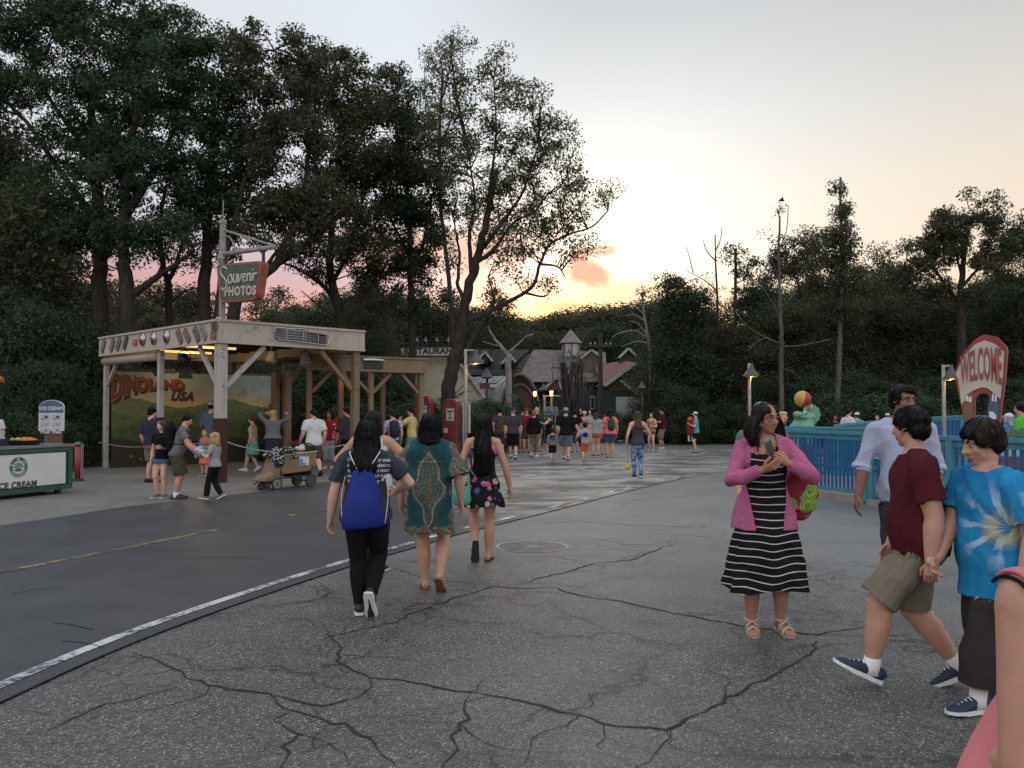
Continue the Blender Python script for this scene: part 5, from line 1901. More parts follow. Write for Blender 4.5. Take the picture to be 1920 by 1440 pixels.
# green spiked ride car behind the right fence
q = P(1905, 820, 13.2)
t = thing('ride_car', 'green scalloped back of a ride car behind the fence at the right edge', 'ride car', (q.x, 13.2, 0))
m = MB()
m.tube([(-.45, 0, .5), (0, 0, .9), (.5, .1, 1.0), (1.2, .2, .9)], [(.3, .3), (.34, .26), (.34, .24), (.3, .3)], 14, rnd=True)
obj('body', m, M_('car_green_pale', (.16, .30, .22), .5, .2, 4), t, True)
for i in range(7):
 x = -.30 + i * .16
 z = 1.10 + .10 * (1 - ((x - .1) / .7) ** 2)
 m = MB(); m.prism([(-.09, 0), (.09, 0), (.07, .10), (0, .15), (-.05, .09)], (x, -.12, z), (1, 0, 0), UP, -.05)
 obj('spike', m, M_('car_green', (.05, .15, .08), .5, .2, 6), t)
# ------------------------------------------------------------------ trees and plants
def leaf_mat(name, a, b, trans=.25):
 t = NT(name)
 g = t.n('ShaderNodeNewGeometry')
 r = g.outputs['Random Per Island']
 n = t.noise(.55, detail=2)
 c = t.mix(r, a, b)
 c = t.mix(t.mr(n, .35, .65, 0, .6), c, scale3(a, .6))
 t.done(c, .6, 0, .25)
 tr = t.n('ShaderNodeBsdfTranslucent')
 t.put(tr.inputs['Color'], c)
 mx = t.n('ShaderNodeMixShader')
 mx.inputs[0].default_value = trans
 out = t.nt.nodes['Material Output']
 t.l(t.b.outputs[0], mx.inputs[1])
 t.l(tr.outputs[0], mx.inputs[2])
 t.l(mx.outputs[0], out.inputs[0])
 return t.mat
LF_DARK = leaf_mat('leaf_dark', (.030, .050, .026), (.062, .088, .042))
LF_GREEN = leaf_mat('leaf_green', (.031, .060, .030), (.070, .108, .050))
LF_OLIVE = leaf_mat('leaf_olive', (.050, .057, .028), (.10, .102, .045))
LF_BROWN = leaf_mat('leaf_brownish', (.052, .052, .030), (.092, .086, .046))
LF_FAR = leaf_mat('leaf_far', (.05, .056, .030), (.10, .095, .05), .3)  # far leaves lightened in colour to stand in for haze
def bark(name, col):
 t = NT(name)
 v = t.map(t.co(), (5, 5, 1.2))
 a = t.noise(2.0, v, 6, .7)
 t.bump(a, .7, .05)
 return t.done(t.mix(t.mr(a, .35, .65), scale3(col, .5), scale3(col, 1.4)), .9, 0, .15)
LF_AIRY = leaf_mat('leaf_airy', (.060, .075, .036), (.13, .14, .065), .45)
BK_DARK = bark('bark_dark', (.040, .033, .027))
BK_GREY = bark('bark_grey', (.10, .09, .075))
BK_PALE = bark('bark_pale', (.26, .24, .21))
def leaves_mesh(cl, n, sig, ln, wd, rng, droop=.15):
 """cl: clump centres (k,3); n leaves round each; every leaf a small diamond of its own."""
 k = len(cl)
 sz = rng.uniform(.55, 1.35, k)
 cnt = np.maximum(3, (n * sz).astype(int))
 idx = np.repeat(np.arange(k), cnt)
 N = len(idx)
 pos = rng.normal(size=(N, 3))
 pos *= (rng.uniform(0, 1, N) ** .55 / np.linalg.norm(pos, axis=1))[:, None]
 pos = cl[idx] + pos * (1.9 * sig * sz[idx])[:, None] * np.array([1, 1, .75])
 d = rng.normal(size=(N, 3))
 d[:, 2] -= droop
 d /= np.linalg.norm(d, axis=1)[:, None]
 u = rng.normal(size=(N, 3))
 w = np.cross(d, u)
 w /= np.linalg.norm(w, axis=1)[:, None]
 L = (ln * rng.uniform(.6, 1.25, N))[:, None]
 Wd = (wd * rng.uniform(.6, 1.25, N))[:, None]
 v = np.stack([pos - d * L * .5, pos + w * Wd * .55 + d * L * .1, pos + d * L * .5 - w * Wd * .4], axis=1).reshape(-1, 3)
 f = np.arange(N * 3).reshape(-1, 3)
 return v, f
def limb_tube(mb, pts, r0, r1, n=7):
 k = len(pts)
 mb.tube(pts, [lerp(r0, r1, (i / (k - 1)) ** .8) for i in range(k)], n)
def tree(label, d, base, trunk, r0, limbs, blobs, leaf=(.14, .085), lpm=1000, cpm=4.4, sig=.28, leafm=None, barkm=None, seed=0, name='tree', cat='tree', group=None, rtop=.35, twig=.014, depth=.8, shell=2.4, wob=.035, droop=.15, z0=0.0, dens=1.0):
 rng = np.random.RandomState(seed + 11)
 rg = random.Random(seed)
 b = P(base, 768, d)
 o = thing(name, label, cat, (b.x, d, z0), 0, group)
 off = V((b.x, d, z0))
 S = d / F
 def C(p):
  q = P(p[0], p[1], d + (p[2] if len(p) > 2 else 0)) - off
  return q
 mb = MB()
 sk = []
 def add_limb(pts, ra, rb, n):
  pts = smooth_path(pts, 5)
  for i in range(1, len(pts) - 1):
   pts[i] = pts[i] + V((rg.gauss(0, wob), rg.gauss(0, wob), 0)) * min(1, ra * 3)
  limb_tube(mb, pts, ra, rb, n)
  for i, p in enumerate(pts):
   sk.append((p, lerp(ra, rb, i / len(pts))))
 tp = [V((0, 0, -.1))] + [C(p) for p in trunk]
 add_limb(tp, r0, r0 * rtop, 9)
 mb.tube([V((0, 0, -.1)), V((0, 0, .5))], [r0 * 1.5, r0 * .95], 9)
 for l in limbs:
  r_ = l[0]
  add_limb([C(p) for p in l[1:]], r_, max(.015, r_ * .25), 7)
 skp = np.array([tuple(p) for p, r in sk])
 cl = []
 for bl in blobs:
  px, py, rx, ry = bl[:4]
  wgt = bl[4] if len(bl) > 4 else 1.0
  dd = bl[5] if len(bl) > 5 else 0.0
  c = np.array(C((px, py, dd)))
  rx, ry = rx * S, ry * S
  n = max(2, int(PI * rx * ry * cpm * wgt))
  v = rng.normal(size=(n, 3))
  v /= np.linalg.norm(v, axis=1)[:, None]
  v *= (rng.uniform(0, 1, n) ** (1 / shell))[:, None]
  v *= (1 + .16 * rng.normal(size=n))[:, None]
  cl.append(c + v * np.array([rx, min(rx, ry) * depth + .3, ry]))
 if cl:
  cl = np.concatenate(cl)
  cl = cl[cl[:, 2] > .2]
  used = skp
  for c in cl:
   dd = np.linalg.norm(used - c, axis=1) + np.maximum(0, used[:, 2] - c[2] + .2) * 1.5
   i = int(np.argmin(dd))
   a = V(used[i])
   e = V(c)
   mid = (a + e) / 2 + V((rg.gauss(0, .12), rg.gauss(0, .12), .05 + .08 * (e - a).length))
   L_ = (e - a).length
   mb.tube([a, mid, e], [twig + .012 * L_, twig + .004 * L_, twig * .4], 4)
   if rg.random() < .35:
    used = np.vstack([used, np.array([tuple(mid), tuple(e)])])
  v, f = leaves_mesh(cl, lpm / cpm, sig, leaf[0], leaf[1], rng, droop)
  me = np_mesh('crown', v, f)
  co = link('crown', me, leafm or LF_DARK, o)
 obj('trunk', mb, barkm or BK_DARK, o, True)
 return o
GL = 'big trees behind the photo pavilion'
tree('broad tree with a thick straight trunk, farthest left of those behind the pavilion', 28, 190, [(188, 600), (186, 480), (180, 330), (170, 200)], .36,
  [[.16, (186, 500), (230, 420), (290, 330)], [.14, (184, 420), (120, 330), (50, 230), (5, 185)], [.12, (182, 380), (200, 250), (230, 120)], [.10, (186, 470), (120, 420), (70, 400)], [.1, (178, 300), (90, 180), (40, 60)]],
  [(70, 40, 120, 90), (190, 60, 140, 110), (165, 190, 110, 80), (150, 320, 110, 80, .9), (110, 420, 90, 60, .9), (170, 430, 70, 50, .8), (40, 400, 60, 50, .8), (-30, 130, 70, 120), (60, 150, 60, 60), (230, 280, 80, 80)], leafm=LF_GREEN, seed=1, group=GL)
tree('dark trunked tree with a long branch reaching right, second from the left behind the pavilion', 27, 243, [(240, 560), (232, 470), (240, 330), (260, 180)], .30,
  [[.16, (238, 560), (280, 530), (330, 495), (365, 470)], [.12, (236, 450), (190, 380), (150, 300)], [.14, (240, 400), (310, 280), (350, 160)], [.07, (285, 527), (300, 505), (305, 470)]],
  [(290, 70, 110, 75), (300, 180, 120, 100), (230, 330, 100, 80), (330, 300, 90, 80), (200, 450, 80, 55, .9), (270, 440, 70, 50, .85), (330, 440, 60, 50, .8)], leafm=LF_GREEN, seed=2, group=GL)
tree('slender forked tree seen above the hubcaps on the fascia', 29, 315, [(316, 560), (308, 505), (300, 440), (310, 350)], .16,
  [[.10, (312, 530), (330, 500), (345, 440), (360, 380)], [.05, (316, 570), (350, 545), (395, 535)]],
  [(310, 410, 80, 60, .8), (370, 420, 60, 55, .8), (340, 480, 45, 30, .5)], leafm=LF_DARK, seed=3, group=GL, lpm=360)
tree('tall straight trunked tree rising just left of the sign post', 28, 384, [(383, 560), (388, 470), (395, 330), (400, 180)], .27,
  [[.12, (386, 480), (430, 400), (470, 300)], [.1, (390, 420), (350, 330), (330, 240)], [.1, (395, 300), (430, 200), (450, 110)]],
  [(400, 75, 70, 55, .9), (400, 160, 100, 90), (440, 270, 100, 90), (390, 360, 90, 70), (455, 370, 70, 65), (420, 440, 60, 45, .8)], leafm=LF_GREEN, seed=4, group=GL)
tree('leaning tree whose thick limb sweeps up to the right behind the Souvenir sign', 27, 432, [(436, 595), (470, 545), (520, 492), (580, 455), (640, 400)], .25,
  [[.17, (405, 640), (412, 560), (425, 470), (460, 340), (500, 200)], [.12, (520, 492), (560, 400), (580, 260), (570, 120)], [.06, (575, 458), (620, 450), (690, 470)], [.09, (470, 540), (520, 470), (540, 440)]],
  [(480, 90, 60, 50, .7), (530, 150, 90, 80), (560, 260, 100, 90), (540, 370, 100, 70), (620, 410, 80, 65), (500, 420, 60, 45, .8), (570, 470, 60, 35, .5), (560, 80, 50, 40, .6)], leafm=LF_BROWN, seed=5, group=GL)
tree('dark fork trunked tree above the car grille on the fascia', 30, 645, [(640, 610), (628, 555), (618, 500), (625, 380), (640, 240)], .24,
  [[.12, (634, 580), (610, 540), (560, 505), (520, 490)], [.1, (622, 530), (655, 470), (680, 380)], [.06, (640, 600), (600, 575), (565, 545)], [.08, (624, 400), (590, 300), (590, 180)]],
  [(640, 150, 80, 65, .9), (670, 220, 90, 80), (690, 320, 90, 90), (630, 330, 80, 90), (650, 450, 90, 60, .9), (600, 510, 50, 40, .5), (690, 520, 50, 50, .7), (720, 150, 50, 50, .7), (590, 150, 60, 50, .8)], leafm=LF_OLIVE, seed=6, group=GL)
tree('tall slim trunked tree left of the RESTAURANT sign', 31, 772, [(772, 640), (770, 500), (765, 380), (755, 240)], .17,
  [[.08, (770, 520), (800, 430), (815, 340)], [.07, (768, 480), (730, 400), (715, 300)], [.05, (771, 600), (730, 570), (705, 540)]],
  [(735, 190, 45, 60, .9), (765, 290, 70, 90), (800, 370, 60, 80), (730, 400, 70, 80), (780, 470, 70, 60), (720, 500, 60, 50, .7), (800, 560, 45, 45, .6), (740, 570, 50, 40, .5)], leafm=LF_DARK, seed=7, group=GL)
tree('airy topped tree rising behind the big forked tree, thin against the sky', 47, 850, [(848, 600), (828, 400), (825, 250), (830, 130)], .17,
  [[.06, (822, 330), (800, 220), (795, 110)], [.06, (824, 280), (860, 180), (868, 90)], [.05, (826, 200), (845, 120), (850, 60)]],
  [(822, 110, 40, 50, .35), (855, 100, 25, 45, .35), (800, 170, 35, 60, .5), (840, 220, 50, 60, .6), (820, 320, 50, 60, .6)], leafm=LF_OLIVE, seed=8, lpm=420, sig=.34, cpm=5)
tree('big forked tree in the middle with sprawling limbs against the sunset', 28, 834, [(842, 725), (853, 675), (863, 632), (872, 570), (885, 520), (900, 470), (915, 400), (930, 320)], .27,
  [[.09, (866, 606), (905, 590), (960, 562), (1000, 535), (1012, 495), (1030, 460), (1065, 440), (1110, 425), (1140, 395)],
  [.08, (872, 565), (858, 530), (862, 480), (855, 440), (850, 400)], [.09, (885, 520), (880, 440), (890, 380), (880, 300)],
  [.09, (900, 470), (940, 420), (980, 360), (1010, 270)], [.08, (880, 300), (860, 200), (845, 100)], [.06, (915, 380), (930, 250), (925, 150)], [.09, (895, 490), (925, 470), (960, 420), (1000, 400)], [.05, (905, 590), (925, 560), (915, 520)], [.05, (1012, 495), (1045, 500), (1060, 520)],
  [.11, (850, 690), (872, 660), (905, 600), (925, 570), (922, 540)], [.05, (980, 548), (1020, 556), (1035, 540)]],
  [(850, 95, 35, 45, .35), (815, 120, 40, 60, .35), (880, 150, 45, 60, .45), (835, 200, 55, 60, .5), (930, 140, 45, 50, .5), (985, 185, 55, 55, .6), (1030, 255, 40, 60, .6), (810, 300, 40, 80, .5), (850, 270, 45, 60, .5), (930, 250, 65, 75, .6), (990, 310, 80, 70, .75), (1060, 320, 35, 50, .7), (1090, 370, 50, 40, .7), (1140, 375, 24, 22, .6),
  (920, 370, 70, 60, .6), (1000, 400, 70, 50, .75), (1070, 410, 45, 30, .6), (870, 330, 40, 70, .6), (880, 430, 45, 50, .45), (950, 470, 60, 40, .5), (1020, 470, 40, 30, .45), (850, 480, 30, 40, .45), (1035, 545, 20, 24, .4), (960, 520, 45, 28, .4), (1080, 445, 42, 30, .55), (1000, 345, 60, 50, .5), (945, 430, 60, 50, .5)],
  leaf=(.115, .07), lpm=960, cpm=7.5, sig=.26, leafm=LF_AIRY, barkm=BK_DARK, seed=9, depth=.9)
# right hand side
GR = 'trees of the dark wood on the right'
tree('conical tree with a pale straight trunk standing tallest on the right', 36, 1566, [(1574, 660), (1576, 560), (1577, 440), (1576, 332)], .13, [],
  [(1576, 362, 9, 22, 1.0), (1578, 400, 18, 26, 1.2), (1578, 440, 27, 26, 1.2), (1580, 480, 38, 30, 1.2), (1577, 525, 50, 34, 1.1), (1575, 575, 52, 36, .9), (1538, 490, 28, 30, .9), (1525, 530, 30, 26, .9)], leaf=(.15, .085), lpm=1000, cpm=6, leafm=LF_OLIVE, barkm=BK_GREY, seed=21, shell=1.5)
tree('thin nearly leafless tree with pale crooked branches right of the lamp post', 33, 1463, [(1465, 640), (1462, 560), (1460, 480), (1462, 405)], .10,
  [[.035, (1464, 645), (1430, 630), (1400, 610), (1375, 580)], [.03, (1464, 650), (1500, 648), (1540, 640), (1556, 636)], [.025, (1463, 600), (1450, 570), (1430, 540)], [.025, (1462, 580), (1490, 550), (1500, 520)],
  [.02, (1461, 520), (1448, 490), (1444, 470)], [.02, (1461, 470), (1475, 430), (1478, 385)], [.02, (1440, 633), (1420, 640), (1400, 660)], [.02, (1466, 690), (1490, 700), (1505, 715)]],
  [(1462, 455, 28, 24, .25), (1465, 395, 6, 6, .6)], leaf=(.14, .08), lpm=160, leafm=LF_OLIVE, barkm=BK_GREY, seed=22, twig=.006)
tree('round topped tree with spreading limbs seen through its crown, at the far right', 38, 1800, [(1803, 640), (1800, 560), (1806, 500), (1815, 430)], .24,
  [[.10, (1800, 570), (1770, 530), (1745, 490), (1730, 450)], [.09, (1801, 540), (1835, 500), (1860, 450)], [.07, (1803, 520), (1790, 460), (1785, 410)], [.06, (1800, 590), (1740, 560), (1705, 530)]],
  [(1800, 425, 50, 42, 1.1), (1845, 405, 40, 40, 1.1), (1755, 445, 48, 38, 1.1), (1728, 485, 42, 34, 1.0), (1868, 465, 40, 48, 1.0), (1800, 475, 55, 30, .6), (1690, 515, 48, 34, 1.0), (1850, 525, 50, 40, .55), (1770, 545, 60, 35, .6)],
  leaf=(.16, .09), lpm=950, cpm=5, leafm=LF_OLIVE, seed=23)
tree('dense dark tree left of the bare snags on the right', 42, 1278, [(1278, 650), (1274, 560)], .18, [[.1, (1276, 640), (1255, 590), (1250, 560)], [.1, (1272, 640), (1300, 600), (1305, 560)]],
  [(1272, 545, 36, 34), (1248, 590, 32, 40), (1302, 590, 38, 40), (1268, 650, 50, 60), (1252, 705, 36, 60), (1305, 700, 50, 60)], leaf=(.18, .10), lpm=800, cpm=3.4, sig=.36, leafm=LF_DARK, seed=24, group=GR)
tree('leafless snag with broken limbs against the bright sky', 44, 1347, [(1346, 600), (1342, 500), (1341, 440)], .085, [[.04, (1344, 545), (1320, 525), (1288, 508)], [.04, (1342, 490), (1325, 470), (1318, 450)], [.03, (1342, 470), (1352, 445), (1352, 425)], [.03, (1300, 512), (1292, 480), (1285, 460)]],
  [(1330, 530, 40, 30, .5), (1318, 560, 30, 25, .6)], leaf=(.14, .08), lpm=150, leafm=LF_BROWN, barkm=BK_DARK, seed=25, twig=.008)
tree('short broken trunk standing right of the leafless snag', 44, 1378, [(1378, 600), (1379, 520), (1379, 468)], .085, [], [(1385, 495, 34, 38, .8), (1408, 505, 26, 32, 1.0)], leaf=(.18, .10), lpm=300, leafm=LF_DARK, seed=26, rtop=.85)
for i, (bx, d, bl, lm, lab) in enumerate((
  (1500, 48, [(1478, 466, 38, 32, .9), (1528, 458, 36, 38, .9), (1500, 505, 50, 34, 1.0), (1440, 510, 36, 34, .8)], LF_BROWN, 'thin brownish tree behind the nearly leafless one'),
  (1650, 50, [(1650, 500, 38, 34, .7), (1625, 525, 40, 30, .9)], LF_BROWN, 'sparse brownish tree in the gap right of the conical tree'),
  (1910, 40, [(1905, 470, 26, 50), (1930, 450, 40, 60), (1900, 560, 40, 60)], LF_DARK, 'dense dark tree cut by the right edge of the picture'),
  (1415, 46, [(1400, 560, 40, 30), (1430, 600, 45, 45), (1400, 660, 60, 60)], LF_DARK, 'dark low crowned tree behind the left lamp post'))):
 tree(lab, d, bx, [(bx, 640), (bx, 540)], .18, [], bl, leaf=(.18, .10), lpm=620, cpm=3.2, sig=.36, leafm=lm, seed=30 + i, group=GR)
# ---- the wood behind: each tree a copy of one of four grown here
PROTO = []
def proto(seed, h, r, n, lm, leaf=(.13, .075), lpc=370, sig=.52, base=.12, bm=None, trunk_r=.2):
 rng = np.random.RandomState(seed)
 rg = random.Random(seed)
 mb = MB()
 pts = smooth_path([V((0, 0, -.2)), V((rg.gauss(0, .1), rg.gauss(0, .1), h * .35)), V((rg.gauss(0, .3), rg.gauss(0, .3), h * .9))], 5)
 limb_tube(mb, pts, trunk_r, .04, 8)
 cl = []
 for i in range(n):
  t = rng.uniform(base, 1.0)
  prof = math.sin(PI * min(1, .12 + .88 * (t - base) / (1 - base)) ** .8) ** .6
  a = rng.uniform(0, 2 * PI)
  q = r * prof * math.sqrt(rng.uniform(.15, 1)) * (1 + .22 * math.sin(3 * a + seed) + .15 * rng.normal())
  cl.append((q * math.cos(a), q * math.sin(a), h * t))
 cl = np.array(cl)
 for c in cl[::2]:
  z = max(.5, c[2] - .35 * math.hypot(c[0], c[1]) - .3)
  a = V((0, 0, min(z, h * .88)))
  mb.tube([a, (a + V(c)) / 2 + V((0, 0, .2)), V(c)], [.05, .03, .008], 4)
 v, f = leaves_mesh(cl, lpc, sig, leaf[0], leaf[1], rng)
 PROTO.append((np_mesh('crown', v, f), mb.mesh('trunk'), lm, bm or BK_DARK, h))
 PROTO[-1][0].materials.append(lm)
 PROTO[-1][1].materials.append(bm or BK_DARK)
 PROTO[-1][1].polygons.foreach_set('use_smooth', [True] * len(PROTO[-1][1].polygons))
proto(101, 9, 2.6, 130, LF_DARK)
proto(102, 8, 2.9, 130, LF_OLIVE)
proto(103, 10, 2.2, 110, LF_BROWN, base=.2)
proto(104, 11, 2.6, 100, LF_FAR, (.27, .16), 100, .7, .35)
proto(105, 5.0, 2.6, 170, LF_DARK, (.17, .095), 110, .40, .03, trunk_r=.08)
proto(106, 2.2, 1.3, 70, LF_GREEN, (.13, .07), 110, .26, .03, trunk_r=.05)
proto(107, 13, 1.7, 50, LF_FAR, (.30, .18), 45, .5, .62, BK_GREY, .13)
def plant(k, px, d, h, label, group, name='tree', cat='tree', w=1.0, rz=None, z=0.0):
 cm, tm, lm, bm, h0 = PROTO[k]
 q = P(px, 768, d)
 s = h / h0
 t = thing(name, label, cat, (q.x, d, z), (px * 1.7) % 6.28 if rz is None else rz, group)
 for nm, me in (('crown', cm), ('trunk', tm)):
  o = bpy.data.objects.new(nm if name != 'shrub' else {'crown': 'foliage', 'trunk': 'stem'}[nm], me)
  COL.objects.link(o)
  o.parent = t
  o.scale = (s * w, s * w, s)
 return t
rg = random.Random(12)
HT = lambda py, d: P(960, py, d).z
# dark wood on the right
wood = [(1268, 600, 47, 0), (1290, 640, 44, 1), (1330, 600, 46, 0), (1365, 625, 43, 2), (1440, 560, 45, 0), (1470, 590, 43, 1), (1515, 550, 46, 2), (1545, 590, 43, 0), (1600, 545, 45, 1), (1625, 585, 42, 2),
  (1665, 545, 46, 0), (1700, 580, 42, 1), (1735, 555, 45, 2), (1770, 600, 41, 0), (1830, 570, 44, 1), (1860, 600, 41, 2), (1890, 540, 44, 0), (1930, 580, 41, 1), (1985, 500, 42, 0), (2050, 480, 44, 2), (2120, 520, 42, 1)]
for px, py, d, k in wood:
 plant(k, px, d, HT(py, d) * 1.06, ('dark bushy tree', 'olive broad tree', 'brownish upright tree')[k] + ' in the dark wood on the right', 'trees in the wood on the right', w=1.25)
low = [(1252, 716, 41.5, 4), (1275, 730, 40, 4), (1310, 735, 43, 5), (1345, 742, 43, 5), (1380, 738, 43.5, 4), (1430, 720, 41, 4), (1480, 725, 40, 4), (1530, 712, 39, 4), (1600, 705, 39, 4), (1650, 720, 37, 4), (1700, 730, 36, 4), (1745, 715, 38, 4),
  (1800, 720, 37, 4), (1850, 715, 36, 4), (1905, 720, 36, 4), (1960, 700, 37, 4), (1345, 762, 41.2, 5), (1372, 765, 40.8, 5), (1395, 768, 40.5, 5), (1640, 745, 34.5, 5), (1720, 745, 34.5, 5), (1560, 742, 36.5, 5)]
for px, py, d, k in low:
 plant(k, px, d, max(1.4, HT(py, d)), ('low dark shrub' if k == 4 else 'small green shrub') + ' at the foot of the wood on the right', 'shrubs along the wood on the right', 'shrub', 'shrub', w=1.15 if k == 4 else 1.3)
# far tree line under the sunset, seen between the big tree and the wood
for i, (px, py) in enumerate(((905, 585), (930, 600), (958, 590), (985, 600), (1005, 596), (1028, 592), (1052, 588), (1074, 582), (1098, 575), (1120, 578), (1145, 572), (1168, 575), (1190, 566), (1215, 572), (1240, 560), (1265, 560), (880, 590), (850, 580), (820, 590), (790, 585), (760, 590))):
 d = 84 + 9 * ((i * 7) % 3)
 plant(3, px, d, HT(py, d) * .95, 'far hazy tree of the line under the sunset', 'far trees under the sunset', w=1.5)
for i, (px, py) in enumerate(((960, 640), (1000, 632), (1100, 628), (1145, 622), (1180, 630), (1215, 640), (1130, 640), (1060, 640), (1030, 645))):
 d = 66 + 3 * (i % 3)
 plant((2, 1, 1, 0)[i % 4], px, d, HT(py, d) * 1.02, 'olive tree behind the roofs of the far buildings', 'trees behind the far roofs', w=1.6)
# thin trunked trees behind the restaurant sign and the pavilion
for i, px in enumerate((783, 798, 812, 822, 838, 852, 885, 905, 925, 945, 700, 720, 745, 760, 560, 590, 520, 480)):
 d = 58 + 4 * (i % 4)
 py = 545 + 18 * ((i * 5) % 4)
 plant(6, px, d, HT(py, d), 'thin pale trunked tree far behind the restaurant', 'thin trees behind the restaurant', w=1.1)
# background trees behind the pavilion, lower than the big ones
for i, (px, py, d, k) in enumerate(((20, 430, 36, 0), (60, 620, 34, 2), (250, 625, 44, 1), (290, 610, 42, 1), (345, 615, 44, 2), (430, 650, 46, 1), (575, 605, 42, 1), (605, 600, 40, 0), (660, 570, 44, 0), (695, 570, 40, 2), (-40, 300, 30, 0), (-120, 200, 32, 1), (700, 640, 38, 0))):
 plant(k, px, d, HT(py, d) * 1.04, ('dark bushy tree', 'olive broad tree', 'brownish upright tree')[k] + ' behind the photo pavilion', 'lower trees behind the pavilion', w=1.2)
for i, (px, py, d, k) in enumerate(((-60, 600, 25, 4), (10, 560, 27, 4), (60, 590, 26, 4), (110, 600, 28, 4), (150, 620, 27, 4), (20, 700, 23.5, 4), (80, 690, 24, 4), (122, 700, 25, 4), (150, 640, 29, 4), (30, 780, 21, 5), (110, 790, 22.5, 5), (-60, 720, 20, 4), (150, 800, 24.0, 5))):
 plant(k, px, d, max(1.2, HT(py, d)), 'dense dark shrub left of the pavilion behind the ice cream cart', 'shrubs left of the pavilion', 'shrub', 'shrub', w=.85)
for i, (px, py, d, k) in enumerate(((480, 690, 30, 4), (520, 700, 29, 4), (560, 690, 31, 4), (610, 700, 30, 4), (650, 690, 31, 4), (700, 700, 30, 4), (735, 720, 31, 4), (500, 760, 27.5, 5), (640, 765, 28, 5), (715, 765, 28, 5), (760, 770, 28.5, 5), (905, 755, 33, 5), (940, 762, 36, 5), (985, 768, 38, 5), (800, 768, 30, 5), (440, 700, 31, 4), (890, 775, 30, 5), (1150, 775, 42, 5), (1200, 772, 42.5, 5), (1225, 778, 42.2, 5), (1075, 775, 43, 5))):
 plant(k, px, d, max(1.2, HT(py, d)), ('leafy shrub' if k == 4 else 'low green shrub') + ' behind the shelters and pumps', 'shrubs behind the shelters', 'shrub', 'shrub', w=1.2)
for i, (px, py) in enumerate(((100, 560), (150, 540), (205, 535), (245, 565), (285, 540), (330, 560), (365, 550), (520, 592), (560, 580), (620, 560), (700, 540))):
 d = 50 + 5 * (i % 3)
 plant(3, px, d, HT(py, d), 'thin pale leaved tree beyond the trunks behind the pavilion', 'pale trees beyond the pavilion', w=1.1)
# ---- cycads and ferns with long fronds
def frond_mesh(L, droop, w, n=22, seed=0):
 m = MB()
 rg = random.Random(seed)
 sp = []
 for i in range(n + 1):
  t = i / n
  sp.append(V((0, L * math.sin(t * 1.35) / math.sin(1.35) * .92, L * (.75 * t - droop * t * t * 1.5))))
 m.tube(sp[::3], [.012 * (1 - .8 * i / 8) for i in range(len(sp[::3]))], 4)
 for i in range(2, n + 1):
  t = i / n
  d = (sp[i] - sp[i - 1]).normalized()
  l = w * math.sin(PI * min(1, .15 + t * .85)) ** .7
  for sx in (-1, 1):
   a = sp[i]
   tip = a + V((sx * l, 0, 0)) + d * (l * .45) - V((0, 0, l * .22))
   b = d * (L / n * .42)
   m.add([a - b, a + b, tip], [(0, 1, 2)])
 return m.mesh('frond')
FRM = leaf_mat('frond_green', (.020, .045, .020), (.04, .085, .035))
FR = [frond_mesh(1.5, .55, .22, seed=1), frond_mesh(1.2, .75, .20, seed=2), frond_mesh(1.75, .42, .20, seed=3)]
for me in FR:
 me.materials.append(FRM)
def cycad(px, d, s, label, n=11, stem=.5, group=None, up_=0.0):
 q = P(px, 768, d)
 t = thing('cycad', label, 'cycad', (q.x, d, 0), 0, group)
 m = MB(); m.lathe([(.16 * s, 0), (.15 * s, stem * .6), (.11 * s, stem)], n=8); obj('trunk', m, BK_DARK, t)
 rg = random.Random(int(px))
 for i in range(n):
  f = bpy.data.objects.new('frond', FR[i % 3]); COL.objects.link(f); f.parent = t
  f.location = (0, 0, stem - .03)
  f.rotation_euler = (up_ + rg.uniform(.0, .75), 0, i * 2.4 + rg.uniform(-.2, .2))
  f.scale = (s, s, s * rg.uniform(.9, 1.15))
GC = 'cycads behind the shelters'
for px, d, s, st, lab in ((826, 28.5, 1.15, 1.35, 'cycad with tall arching fronds against the cream restaurant wall'), (880, 30.5, 1.0, 1.0, 'cycad with spreading fronds right of the big tree trunk'),
       (740, 29, 1.1, .8, 'dark cycad under the end of the lower shelter'), (690, 27.5, 1.0, .7, 'dark cycad behind the corner post of the shelter'), (620, 28, 1.2, .9, 'dark cycad seen between the pavilion posts'),
       (545, 28.5, 1.2, .8, 'dark cycad behind the woman with raised arms'), (490, 27.8, 1.1, .8, 'dark cycad by the far end of the mural wall'), (985, 36, 1.3, .9, 'broad cycad in front of the arched hut'),
       (455, 28.6, 1.2, 1.0, 'dark cycad at the right end of the mural'), (775, 28.4, 1.0, .6, 'low cycad behind the left gas pump'), (930, 34, 1.0, .7, 'low cycad below the dark lamp post')):
 cycad(px, d, s, lab, 11 if px != 985 else 13, st, GC)
